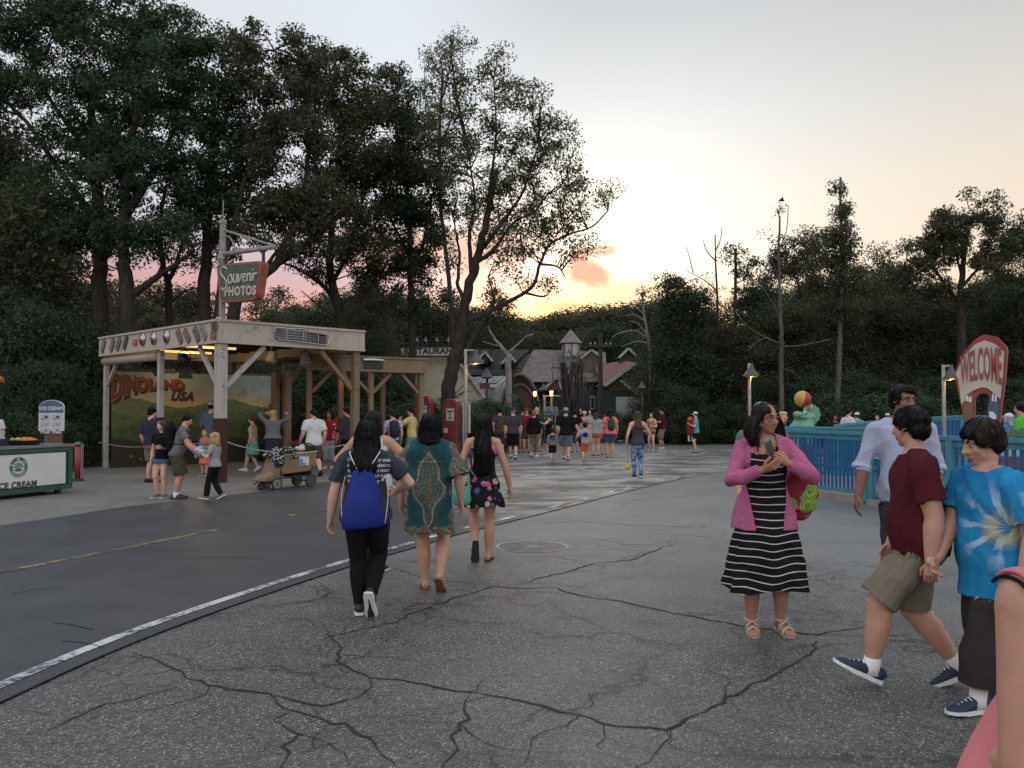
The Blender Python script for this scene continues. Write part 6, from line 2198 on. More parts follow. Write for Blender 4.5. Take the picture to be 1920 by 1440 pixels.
# ---- dead, pale and vine hung trees among the buildings
tree('pale bare tree with a forked trunk in front of the arched hut', 40, 953, [(953, 700), (953, 664)], .17, [[.12, (953, 668), (938, 648), (922, 628), (915, 612)], [.09, (953, 662), (968, 648), (985, 632)], [.05, (985, 632), (1000, 626)], [.04, (940, 650), (920, 645), (905, 640)]],
  [], barkm=BK_PALE, seed=51, rtop=.85)
tree('dark leafless limb tree reaching over the brown roof', 41, 958, [(960, 720), (966, 680)], .13, [[.10, (966, 684), (985, 665), (1000, 655), (1020, 648)], [.05, (1000, 655), (990, 640), (985, 615)]], [], barkm=BK_DARK, seed=52)
tree('white dead tree with bare drooping branches beside the dark wood', 43, 1221, [(1220, 680), (1216, 635), (1208, 590), (1204, 548)], .11,
  [[.05, (1219, 645), (1195, 640), (1165, 650)], [.05, (1217, 635), (1190, 620), (1160, 625), (1148, 632)], [.04, (1212, 605), (1190, 590), (1172, 592)], [.04, (1208, 590), (1190, 575), (1180, 578)], [.035, (1215, 630), (1195, 606), (1178, 602)], [.03, (1206, 560), (1195, 545), (1190, 548)]],
  [(1202, 548, 18, 10, .8)], leaf=(.16, .1), lpm=250, leafm=LF_OLIVE, barkm=BK_PALE, seed=53, twig=.008, rtop=.5)
rg = random.Random(9)
q = P(1072, 768, 41)
t = thing('vine_tree', 'dark stump smothered in hanging leafless vines in front of the brown hall', 'vine tree', (q.x, 41, 0))
m = MB()
Hh = HT(672, 41)
for k in range(5):
 a = k * 1.26
 m.tube(smooth_path([V((.45 * math.cos(a), .3 * math.sin(a), 0)), V((.35 * math.cos(a + .5), .3 * math.sin(a + .5), Hh * .5)), V((.5 * math.cos(a + 1), .4 * math.sin(a + 1), Hh * .95))], 4), [.11] * 9, 7)
obj('trunk', m, BK_DARK, t, True)
m = MB()
for k in range(70):
 a = rg.uniform(0, 6.28); r_ = rg.uniform(.4, 1.05)
 z = Hh * rg.uniform(.7, 1.08)
 L = rg.uniform(.5, 2.0)
 p0 = V((.4 * math.cos(a), .4 * math.sin(a), z))
 p1 = V((r_ * math.cos(a + .3), r_ * math.sin(a + .3), z + rg.uniform(-.1, .3)))
 m.tube([p0, p1, p1 + V((rg.gauss(0, .08), rg.gauss(0, .08), -L * .5)), p1 + V((rg.gauss(0, .15), rg.gauss(0, .1), -L))], [.025, .02, .014, .006], 4)
obj('vines', m, M_('dead_vine', (.10, .085, .07), .9, .3, 4), t)
# ordinals for copies that share a label
def _ordinals():
 names = 'first second third fourth fifth sixth seventh eighth ninth tenth eleventh twelfth thirteenth fourteenth fifteenth sixteenth seventeenth eighteenth nineteenth twentieth'.split()
 d = {}
 for o in COL.objects:
  if o.parent is None and o.get('label'):
   d.setdefault(o['label'], []).append(o)
 for lab, os_ in d.items():
  if len(os_) > 1:
   os_.sort(key=lambda o: o.location.x / o.location.y)
   for i, o in enumerate(os_):
    o['label'] = lab + ', ' + (names[i] if i < 20 else names[i - 20] + ' beyond twenty') + ' from the left'
_ordinals()
# ------------------------------------------------------------------ people
def skin_mat(name, col):
 if name in MATS:
  return MATS[name]
 t = NT(name)
 a = t.noise(7.0, detail=4)
 c = t.mix(t.mr(a, .3, .7), scale3(col, .86), scale3(col, 1.1))
 b = t.noise(60.0, detail=2)
 c = t.mix(t.mr(b, .5, .8, 0, .3), c, (col[0] * .95, col[1] * .72, col[2] * .68))
 t.b.inputs['Subsurface Weight'].default_value = 0.0
 t.bump(t.noise(120.0, detail=2), .12, .004)
 MATS[name] = t.done(c, .52, 0, .35)
 return MATS[name]
SKIN = {'fair': skin_mat('skin_fair', (.56, .34, .25)), 'mid': skin_mat('skin_mid', (.47, .26, .175)),
  'tan': skin_mat('skin_tan', (.36, .185, .115)), 'brown': skin_mat('skin_brown', (.22, .11, .07)),
  'dark': skin_mat('skin_dark', (.12, .06, .04))}
def hair_mat(name, col):
 if name in MATS:
  return MATS[name]
 t = NT(name)
 v = t.map(t.co(), (90, 90, 5))
 a = t.noise(1.0, v, 3)
 c = t.mix(t.mr(a, .3, .7), scale3(col, .45), scale3(col, 1.7))
 t.bump(a, .55, .012)
 MATS[name] = t.done(c, .5, 0, .16)
 return MATS[name]
HAIR = {'black': hair_mat('hair_black', (.006, .0055, .0055)), 'dkbrown': hair_mat('hair_dark_brown', (.014, .009, .0065)),
  'brown': hair_mat('hair_brown', (.06, .034, .02)), 'blond': hair_mat('hair_blond', (.33, .22, .11)),
  'ginger': hair_mat('hair_ginger', (.24, .10, .035)), 'grey': hair_mat('hair_grey', (.28, .27, .26))}
EYEW = M_('eye_white', (.40, .36, .34), .3, 0)
EYEI = M_('eye_iris', (.02, .012, .008), .15, 0)
LIPS = M_('lips', (.34, .11, .095), .45, .08)
SEC = {'f': [(-.075, .070, .055, -.004), (-.03, .098, .070, -.012), (.0, .099, .071, -.011), (.05, .088, .062, -.003), (.10, .075, .055, .002),
    (.15, .080, .058, .004), (.20, .087, .068, .010), (.245, .088, .060, .004), (.275, .080, .047, 0), (.297, .052, .040, -.002), (.312, .033, .033, -.002)],
  'm': [(-.075, .068, .055, 0), (-.03, .090, .067, -.009), (.0, .091, .067, -.007), (.05, .087, .063, 0), (.10, .084, .060, .003),
    (.15, .090, .062, .003), (.20, .098, .066, .005), (.245, .100, .060, .002), (.277, .089, .048, 0), (.299, .055, .042, -.003), (.314, .036, .036, -.002)]}
def ik(a, b, l1, l2, pole):
 d = b - a
 Ln = min(d.length, (l1 + l2) * .9985)
 dn = d.normalized()
 b = a + dn * Ln
 x = (l1 * l1 - l2 * l2 + Ln * Ln) / (2 * Ln)
 h = math.sqrt(max(l1 * l1 - x * x, 0))
 p = pole - dn * pole.dot(dn)
 p.normalize()
 return a + dn * x + p * h, b
def lerp(a, b, t):
 return a + (b - a) * t
def sect(secs, t):
 if t <= secs[0][0]:
  return secs[0][1:]
 for a, b in zip(secs, secs[1:]):
  if t <= b[0]:
   k = (t - a[0]) / (b[0] - a[0])
   return tuple(lerp(a[i], b[i], k) for i in (1, 2, 3))
 return secs[-1][1:]
PEOPLE = []
def strands(J, hm, n, kind, seed, s):
 """fine locks lying on the hair and a few standing off it."""
 me = J['hair'].data
 hp, h = J['hp'], J['h']
 tree_ = BVHTree.FromPolygons([v.co for v in me.vertices], [tuple(p.vertices) for p in me.polygons])
 rg = random.Random(seed)
 crown = hp(0, -.22, .52)
 long_ = kind in ('long', 'mid', 'bob')
 vs = me.vertices
 c = MB()
 for i in range(n):
  v = vs[rg.randrange(len(vs))]
  p = v.co.copy()
  off = .0015 + (.010 * rg.random() if rg.random() < .12 else .003 * rg.random())
  pts = []
  k = rg.randint(6, 11) if long_ else 5
  st = (.028 if long_ else .011) * (.7 + .6 * rg.random())
  sw = V((rg.gauss(0, .12), rg.gauss(0, .12), 0))
  for q in range(k):
   loc, nr, ix, d_ = tree_.find_nearest(p)
   if loc is None:
    break
   pts.append(loc + nr * (off * (1 + .5 * q / k)))
   g = (loc - crown)
   dv = g.normalized() * .7 + V((0, 0, -.9 if long_ else -.35)) + sw
   dv -= nr * dv.dot(nr)
   if dv.length < 1e-4:
    break
   p = loc + dv.normalized() * st
  if len(pts) > 3:
   w = .0016 + .0012 * rg.random()
   c.tube(pts, [w] * (len(pts) - 1) + [w * .3], 3)
 if c.v:
  obj('locks', c, hm, J['hair'], True)
def tuck(inner, n, outer, depth, reach, skip=()):
 """moves the first n vertices of inner that stick out of outer (or nearly do) to depth below outer's surface."""
 co = np.empty(len(inner.vertices) * 3, np.float32)
 inner.vertices.foreach_get('co', co)
 co = co.reshape(-1, 3)
 oc = np.empty(len(outer.vertices) * 3, np.float32)
 outer.vertices.foreach_get('co', oc)
 oc = oc.reshape(-1, 3)
 lo, hi = oc.min(0) - .01, oc.max(0) + .01
 ok = np.all((co > lo) & (co < hi), axis=1)
 ok[n:] = False
 for a, b, r in skip:
  a, b = np.array(a), np.array(b)
  d = b - a
  t = np.clip(((co - a) @ d) / max(d @ d, 1e-9), 0, 1)
  ok &= np.linalg.norm(co - (a + t[:, None] * d), axis=1) > r
 tree = BVHTree.FromPolygons([V(v) for v in oc], [tuple(p.vertices) for p in outer.polygons])
 for i in np.nonzero(ok)[0]:
  p, nr, k, d = tree.find_nearest(V(co[i]), reach)
  if p is None:
   continue
  sd = (V(co[i]) - p).dot(nr)
  if sd > -depth:
   co[i] = p - nr * depth
 inner.vertices.foreach_set('co', co.ravel())
 inner.update()
def person(label, at, face=0, H=1.65, sex='f', bld=1.0, belly=0.0, lean=0, twist=0, legs=((-.05, 0, 0), (.05, 0, 0)), drop=.004,
   arms=((.03, .02, -.31, 28), (.03, .02, -.31, 28)), head=(0, 0), skin='mid', hair=('short', 'black'), top=None, bottom=None,
   shoes=('sneaker', None, None), vox=.019, det=0, group=None, headk=1.0, limb=1.0, wr=1.0, cat='person', sway=0.0, elbow=(None, None), z0=0.0,
   foot_yaw=(8, 8)):
 s = H
 seed = len(PEOPLE) + 3
 root = thing('person', label, cat, (at[0], at[1], z0), R(face), group)
 secs = SEC[sex]
 SK = SKIN[skin]
 nn = 14 if det else 10
 # ---- spine
 zp = .53 - drop
 Pv = V((sway * s, 0, zp * s))
 la = R(lean)
 up = V((0, math.sin(la), math.cos(la)))
 fw = V((0, math.cos(la), -math.sin(la)))
 def ax(t):
  a = R(twist) * max(0, min(1, t / .27))
  return V((math.cos(a), 0, 0)) + fw * math.sin(a), fw * math.cos(a) - V((math.sin(a), 0, 0))
 def sp(t, y=0.0):
  q = up if t > 0 else V((0, 0, 1))
  return Pv + q * (t * s) + ax(t)[1] * (y * s)
 def bl(t):
  b = belly * math.exp(-((t - .07) / .075) ** 2)
  return b
 def torso(mb, t0, t1, inf=0.0, hemf=0.0, n=None):
  ts = [t0 + (t1 - t0) * i / 12 for i in range(13)]
  pts, rad = [], []
  for t in ts:
   rx, ry, yo = sect(secs, t)
   fl = hemf * max(0, (.15 - t) / .2)
   b = bl(t)
   pts.append(sp(t, yo + b * .5))
   rad.append(((rx * bld + inf + fl + b * .25) * s, (ry * (.5 + .5 * bld) + inf + fl * .7 + b * .55) * s))
  mb.tube(pts, rad, n or 20, ref=(1, 0, 0))
 sw = (.097 if sex == 'f' else .106) * (.45 + .55 * bld)
 hw = .046 * (.5 + .5 * bld)
 J = {'spine': sp, 'root': root, 's': s, 'ax': ax}
 # ---- legs
 l1, l2 = .245 * s, .240 * s
 LEG, ARM, FOOT = {}, {}, {}
 for i, sd in enumerate((-1, 1)):
  lx, ly, pit = legs[i][:3]
  lz = legs[i][3] if len(legs[i]) > 3 else 0
  hip = Pv + V((sd * hw * s, 0, -.008 * s))
  p = R(pit)
  # foot frame: pitch about heel (toe up, +) or ball (heel up, -)
  piv = V((0, -.035 * s, 0)) if pit >= 0 else V((0, .075 * s, 0))
  RM = Matrix.Rotation(p, 3, 'X')
  YM = Matrix.Rotation(R(-sd * foot_yaw[i]), 3, 'Z')
  base = V((lx * s, ly * s, lz * s))
  def ff(v, RM=RM, YM=YM, piv=piv, base=base):
   return base + YM @ (piv + RM @ (V(v) - piv))
  ank = ff((0, 0, .042 * s))
  kn, ank2 = ik(hip, ank, l1, l2, V((sd * .12, 1, 0)))
  LEG[sd] = (hip, kn, ank)
  FOOT[sd] = ff
 # ---- arms
 a1, a2 = .172 * s, .148 * s
 HANDS = {}
 for i, sd in enumerate((-1, 1)):
  sh = sp(.268) + ax(.27)[0] * (sd * sw * s)
  dx, dy, dz, curl = arms[i][:4]
  X_, Y_ = ax(.27)
  if isinstance(dx, Vector):
   tgt = Matrix.Rotation(-R(face), 3, 'Z') @ (dx - root.location)
  else:
   tgt = sh + X_ * (sd * dx * s) + Y_ * (dy * s) + V((0, 0, dz * s))
  pole = V(elbow[i]) if elbow[i] is not None else V((sd * .5, -1, -.25))
  el, wr_ = ik(sh, tgt, a1, a2, pole)
  ARM[sd] = (sh, el, wr_, curl, arms[i][4] if len(arms[i]) > 4 else None)
 # ---- head frame
 h = .132 * s * headk
 nb = sp(.305)
 nd = (up * .6 + V((0, 0, 1)) * .4).normalized()
 HM = Matrix.Rotation(R(twist * .6 + head[0]), 4, 'Z') @ Matrix.Rotation(R(-head[1]) - la * .4, 4, 'X')
 hc = nb + nd * (.090 * s * (.6 + .4 * headk)) + HM.to_3x3() @ V((0, .012 * s, 0))
 HM.translation = hc
 def hp(x, y, z):
  return HM @ (V((x, y, z)) * h)
 H3 = HM.to_3x3()
 J.update(head=HM, h=h, hp=hp, ARM=ARM, LEG=LEG)
 # ---- skin
 mb = MB()
 torso(mb, -.075, .312)
 ls = limb * (.5 + .5 * bld)
 for sd in (-1, 1):
  hip, kn, an = LEG[sd]
  k = ls * (1.04 if sex == 'f' else 1.0)
  pts = [lerp(hip, kn, q) for q in (-.12, .15, .5, .85)] + [kn] + [lerp(kn, an, q) for q in (.15, .35, .6, .85, 1.0)]
  dn = (an - kn).normalized()
  bk = (V((0, -1, 0)) - dn * V((0, -1, 0)).dot(dn)).normalized()
  for q, o in ((5, .006), (6, .009), (7, .004)):
   pts[q] = pts[q] + bk * (o * s)
  mb.tube(pts, [r * s * k for r in (.047, .051, .046, .036, .0335, .034, .036, .030, .0215, .0205)], nn, ref=(1, 0, 0), rnd=True)
  ff = FOOT[sd]
  pts = [ff((0, y * s, z * s)) for y, z in ((-.036, .022), (-.02, .026), (.01, .03), (.05, .022), (.085, .014), (.105, .011))]
  fk = .72 if shoes and shoes[0] in ('sneaker', 'sock') else 1.0
  mb.tube([p_ + V((0, 0, .004 * s * (fk < 1))) for p_ in pts], [(r * s * fk, q * s * fk) for r, q in ((.014, .018), (.019, .024), (.020, .026), (.024, .019), (.026, .013), (.018, .009))], 10, ref=(1, 0, 0))
  if det and fk == 1:
   for q, xx in enumerate((-.018, -.008, .001, .009, .017)):
    xx *= -sd
    ln = (.112, .118, .115, .109, .103)[q]
    mb.tube([ff((xx * s, .085 * s, .011 * s)), ff((xx * s * 1.1, ln * s, .008 * s))], [.0062 * s, (.0062 if q else .008) * s], 7, rnd=True)
  sh, el, wr_, curl, th = ARM[sd]
  yk = sp(.296, -.004) + ax(.27)[0] * (sd * .026 * s)
  mb.tube([yk, lerp(yk, sh, .5) + V((0, 0, .002 * s)), sh], [.030 * s, .031 * s * ls, .031 * s * ls], nn, rnd=True)
  mb.tube([lerp(sh, el, q) for q in (-.05, .25, .6, 1)] + [lerp(el, wr_, q) for q in (.25, .6, 1.0)],
    [r * s * ls * (.92 if sex == 'f' else 1.06) for r in (.033, .031, .028, .0245, .0265, .0225, .0165)], nn, rnd=True)
  d = (wr_ - el).normalized()
  hint = V(th) if th is not None else V((-sd * .3, .8, .6))
  t3 = hint - d * hint.dot(d)
  t3.normalize()
  pn = d.cross(t3) * (-sd)
  pk = wr_ + d * (.050 * s)
  mb.tube([wr_ - d * .01 * s, wr_ + d * .018 * s, pk], [(.016 * s, .0125 * s), (.021 * s, .0115 * s), (.0225 * s, .0095 * s)], 10, ref=t3, rnd=False)
  HANDS[sd] = (wr_, d, t3, pn, pk)
 J['HANDS'] = HANDS
 # neck and head
 mb.tube([nb - up * .02 * s, nb + nd * .02 * s, hp(0, -.08, -.28)], [.036 * s * (.9 if sex == 'f' else 1.12), .031 * s * (.9 if sex == 'f' else 1.12), .2 * h], nn)
 E = lambda x, y, z, a, b, c, n=16, k=10: mb.ell(hp(x, y, z), (a * h, b * h, c * h), H3, n, k)
 E(0, -.05, .12, .345, .43, .38, 20, 12)
 E(0, .09, -.14, .275, .31, .33, 18, 10)
 E(0, .24, -.38, .14, .11, .10)
 E(0, .05, -.30, .24, .26, .16)
 mb.tube([hp(0, .36, .10), hp(0, .43, -.02), hp(0, .475, -.115)], [.035 * h, .042 * h, .062 * h], 8, rnd=True)
 E(-.045, .41, -.125, .045, .05, .04, 8, 6)
 E(.045, .41, -.125, .045, .05, .04, 8, 6)
 for sd in (-1, 1):
  E(sd * .14, .32, .10, .13, .07, .045, 10, 6)
  E(sd * .16, .25, -.10, .12, .11, .12, 10, 8)
  E(sd * .345, -.03, -.05, .030, .07, .11, 8, 8)
  E(sd * .362, -.05, -.02, .022, .05, .075, 8, 6)
 E(0, .355, -.255, .095, .05, .028, 10, 6)
 E(0, .345, -.295, .085, .05, .03, 10, 6)
 me = remesh(mb, vox if not det else vox * 1.02, 3)
 nbody = len(me.vertices)
 fb = MB()
 nf = 7 if det else 5
 for sd in (-1, 1):
  wr_, d, t3, pn, pk = HANDS[sd]
  curl = ARM[sd][3]
  for q, (off, ln) in enumerate(((.0155, .040), (.0052, .046), (-.0052, .043), (-.0150, .034))):
   a, pt, dd = R(curl * (.55 + .1 * q)), pk + t3 * (off * s) - d * .008 * s, d
   pts, rr = [pt], [.0062 * s]
   dirv = d + t3 * (off * 1.6)
   for z_, L_ in enumerate((.5, .3, .2)):
    dirv = (dirv * math.cos(a) + pn * math.sin(a)).normalized()
    a = R(curl)
    pt = pt + dirv * ((ln + (.008 if z_ == 0 else 0)) * L_ * s)
    pts.append(pt)
    rr.append((.0060, .0055, .0046)[z_] * s)
   fb.tube(pts, rr, nf, ref=t3, rnd=True)
  pt = wr_ + d * .012 * s + t3 * .012 * s
  dv = (d * .75 + t3 * .65 + pn * .35).normalized()
  dv2 = (d * .95 + t3 * .15 + pn * (.25 + curl / 160)).normalized()
  fb.tube([pt, pt + dv * .026 * s, pt + dv * .026 * s + dv2 * .022 * s], [.0085 * s, .0075 * s, .0055 * s], nf, rnd=True)
 bm = bmesh.new()
 bm.from_mesh(me)
 m3 = fb.mesh('f')
 bm.from_mesh(m3)
 for f in bm.faces:
  f.smooth = True
 bm.to_mesh(me)
 bm.free()
 bpy.data.meshes.remove(m3)
 body = link('body', me, SK, root)
 J['body'] = body
 if det:
  for sd in (-1, 1):
   eb = MB()
   eb.ell(hp(sd * .14, .318, .005), (.060 * h, .05 * h, .034 * h), H3, 10, 8)
   eb.mi = 1
   eb.ell(hp(sd * .14, .356, .006), (.030 * h, .016 * h, .030 * h), H3, 8, 6)
   obj('eye', eb, [EYEW, EYEI], root, True)
   bb = MB()
   bb.tube([hp(sd * .05, .385, .105), hp(sd * .14, .385, .135), hp(sd * .24, .33, .115)], [(.02 * h, .016 * h), (.022 * h, .018 * h), (.01 * h, .012 * h)], 6, rnd=True)
   obj('eyebrow', bb, HAIR.get(hair[1] if hair else 'black', HAIR['black']), root, True)
  lb = MB()
  lb.tube([hp(-.10, .355, -.27), hp(0, .40, -.255), hp(.10, .355, -.27)], [.010 * h, .022 * h, .010 * h], 6, rnd=True)
  lb.tube([hp(-.09, .355, -.28), hp(0, .392, -.295), hp(.09, .355, -.28)], [.010 * h, .024 * h, .010 * h], 6, rnd=True)
  obj('lips', lb, LIPS, root, True)
 # ---- clothes
 cw = .0032 * s * wr
 def sleeve(c, f, r0, r1, grow=0.0):
  for sd in (-1, 1):
   sh, el, wr_ = ARM[sd][:3]
   k = ls * (.92 if sex == 'f' else 1.06)
   yk = sp(.296, -.004) + ax(.27)[0] * (sd * .030 * s)
   c.tube([yk, lerp(yk, sh, .5) + V((0, 0, .002 * s)), sh], [.030 * s + .4 * r0 * s, (.030 * ls + .5 * r0) * s, (.030 * ls + .6 * r0) * s], 12, rnd=True)
   pts = []
   rr = []
   for e_ in (.93, .7, .35):
    pts.append(sh - (el - sh).normalized() * (e_ * (.030 * k + .8 * r0) * s))
    rr.append((.033 * k + .8 * r0) * s * math.sqrt(1 - e_ * e_))
   if f <= 1:
    qs = [lerp(0, f, x) for x in (.0, .33, .66, 1.0)]
    pts += [lerp(sh, el, q) for q in qs]
    rr += [(lerp(.034, .029, q) * k + lerp(r0, r1, q / f)) * s for q in qs]
   else:
    pts += [lerp(sh, el, q) for q in (.0, .35, .7, 1.0)] + [lerp(el, wr_, q * (f - 1)) for q in (.3, .6, 1.0)]
    rr += [(x * k + r0) * s for x in (.034, .031, .029, .027)] + [(lerp(.0275, .0165, q * (f - 1)) * k + r1) * s for q in (.3, .6, 1.0)]
   c.tube(pts, rr, 12)
 if top:
  c = MB()
  kind = top[0]
  o = top[2] if len(top) > 2 else {}
  hem = o.get('hem', -.035)
  inf = o.get('inf', .009)
  if kind in ('tee', 'long', 'tank'):
   tt = o.get('neck', .300 if kind != 'tank' else .235)
   torso(c, hem, tt, inf, o.get('flare', .006))
   if kind == 'tank':
    for sd in (-1, 1):
     X_, Y_ = ax(.27)
     st = o.get('strap', .018)
     x0 = sd * o.get('sx', .055)
     pts = [sp(.20, .060) + X_ * (x0 * s), sp(.25, .062) + X_ * (x0 * s), sp(.292, .030) + X_ * (x0 * s), sp(.305, -.005) + X_ * (x0 * s),
       sp(.285, -.040) + X_ * (x0 * s), sp(.24, -.060) + X_ * (x0 * s), sp(.19, -.056) + X_ * (x0 * s)]
     c.tube(pts, [(st * s, .008 * s)] * 7, 8, ref=(1, 0, 0))
    if 'back' in o:
     torso(c, .2, o['back'], inf * .7)
   else:
    sleeve(c, o.get('sl', .6 if kind == 'tee' else 1.93), o.get('r0', .010), o.get('r1', .017 if kind == 'tee' else .008))
  if kind == 'dress' or 'skirt' in o:
   if kind == 'dress':
    torso(c, -.02, o.get('neck', .24), inf)
    if o.get('straps', 1):
     for sd in (-1, 1):
      X_, Y_ = ax(.27)
      x0 = sd * .055
      pts = [sp(.20, .060), sp(.25, .060), sp(.292, .030), sp(.303, -.005), sp(.285, -.040), sp(.24, -.058), sp(.19, -.055)]
      c.tube([p_ + X_ * (x0 * s) for p_ in pts], [(o.get('strap', .014) * s, .008 * s)] * 7, 8, ref=(1, 0, 0))
    if o.get('sl'):
     sleeve(c, o['sl'], o.get('r0', .012), o.get('r1', .03))
   z1 = o.get('hemz', .40)
   w = o.get('w', .125)
   fy = o.get('fy', 0.0)
   zt = zp + o.get('from', .10)
   pts, rad = [], []
   r0 = sect(secs, o.get('from', .10))
   rh = sect(secs, 0)
   for q in range(9):
    k = q / 8
    z = lerp(zt, z1, k)
    t = z - zp
    a = max(sect(secs, t)[0] * bld + inf if t > -.03 else 0, lerp(r0[0] * bld + inf, w, k ** .8))
    b = max(sect(secs, t)[1] * bld + inf + .3 * bl(t) if t > -.03 else 0, lerp(r0[1] * bld + inf, w * o.get('asp', .85), k ** .8))
    pts.append(V((Pv.x, (-.004 + fy * k + bl(t) * .5) * s + (sp(t).y if t > 0 else 0), z * s)))
    rad.append((a * s, b * s))
   c.tube(pts, rad, 36 if det else 20, ref=(1, 0, 0))
   if det and o.get('pleat', 1):
    # soft folds that open towards the hem
    k0 = len(c.v) - 9 * 36
    for q in range(9):
     for j in range(36):
      i_ = k0 + q * 36 + j
      m_ = 1 + .085 * (q / 8) ** 1.2 * math.sin(j * 2 * PI / 36 * 6 + .9 * math.sin(j * .9 + seed))
      v = V(c.v[i_]) - pts[q]
      v.x *= m_
      v.y *= m_
      w_ = pts[q] + v
      if q == 8:
       w_.z += .012 * s * math.sin(j * 2 * PI / 36 * 3 + seed)
      c.v[i_] = tuple(w_)
  nm = {'tee': 'shirt', 'long': 'sweater', 'tank': 'tank_top', 'dress': 'dress'}[kind]
  nm = o.get('name', nm)
  J['top'] = link(nm, remesh(c, vox * (.9 if det else 1), 2, cw * (2.7 if det else 1.3), 13.0 / s, seed, anis=(1.2, 1.2, .75)), top[1], root)
 if bottom:
  c = MB()
  kind = bottom[0]
  o = bottom[2] if len(bottom) > 2 else {}
  inf = o.get('inf', .008)
  if kind in ('shorts', 'pants'):
   torso(c, -.078, o.get('waist', .035), inf)
   f = o.get('len', .8 if kind == 'shorts' else 1.95)
   r0, r1 = o.get('r0', .008 if kind == 'shorts' else .006), o.get('r1', .026 if kind == 'shorts' else .012)
   for sd in (-1, 1):
    hip, kn, an = LEG[sd]
    pts = [lerp(hip, kn, -.1)]
    kl = ls * (1.04 if sex == 'f' else 1.0)
    rr = [(.049 * kl + r0) * s]
    if f <= 1:
     for q in (.2, .5, .8, 1.0):
      pts.append(lerp(hip, kn, q * f))
      rr.append((lerp(.053, .034, q * f) * kl + lerp(r0, r1, q)) * s)
    else:
     for q in (.2, .5, .8, 1.0):
      pts.append(lerp(hip, kn, q))
      rr.append((lerp(.053, .036, q) * kl + r0) * s)
     for q in (.2, .4, .7, 1.0):
      pts.append(lerp(kn, an, q * (f - 1)))
      rr.append(((.034, .036, .029, .022)[(.2, .4, .7, 1.0).index(q)] * kl + lerp(r0, r1, q)) * s)
    c.tube(pts, rr, 14, ref=(1, 0, 0))
  else:
   z1, w = o.get('hemz', .36), o.get('w', .12)
   pts, rad = [], []
   for q in range(7):
    k = q / 6
    t = lerp(.04, z1 - zp, k)
    a, b, yo = sect(secs, max(t, -.02))
    pts.append(V((Pv.x, yo * s * (1 - k), (zp + t) * s)))
    rad.append((lerp(a * bld + inf, max(w, a * bld), k) * s, lerp(b * bld + inf, max(w * .85, b), k) * s))
   c.tube(pts, rad, 18, ref=(1, 0, 0))
  J['bottom'] = link({'shorts': 'shorts', 'pants': 'trousers', 'skirt': 'skirt'}[kind] if 'name' not in o else o['name'],
       remesh(c, vox, 2, cw * o.get('wr', 1.0), 15.0 / s, seed + 50, anis=(.8, .8, 1.2)), bottom[1], root)
 # ---- no skin through the cloth, no trousers through the shirt
 if top:
  f = (top[2] if len(top) > 2 else {}).get('sl', {'tee': .6, 'long': 1.93}.get(top[0], .0))
  skp = []
  for sd in (-1, 1):
   sh, el, wr_ = ARM[sd][:3]
   if f < 1:
    skp.append((lerp(sh, el, f + (-.05 if f == 0 else .12)), el, (.055 if f == 0 else .04) * s))
   if f < 1.5:
    skp.append((el, wr_, .04 * s))
   skp.append((wr_, HANDS[sd][4], .05 * s))
  skp.append((hp(0, 0, -.15), hp(0, 0, .3), .62 * h))
  tuck(body.data, nbody, J['top'].data, .006 * s, .030 * s, skp)
  if bottom and not (top[2] if len(top) > 2 else {}).get('tucked'):
   tuck(J['bottom'].data, 10 ** 7, J['top'].data, .005 * s, .03 * s)
 if bottom:
  skp = [(ARM[sd][1], HANDS[sd][4], .05 * s) for sd in (-1, 1)]
  tuck(body.data, nbody, J['bottom'].data, .006 * s, .030 * s, skp)
 # ---- shoes
 sk, sm, sol = (list(shoes) + [None, None])[:3] if shoes else (None, None, None)
 sol = sol or M_('shoe_sole_white', (.62, .61, .58), .7)
 sm = sm or M_('shoe_black', (.018, .018, .02), .6)
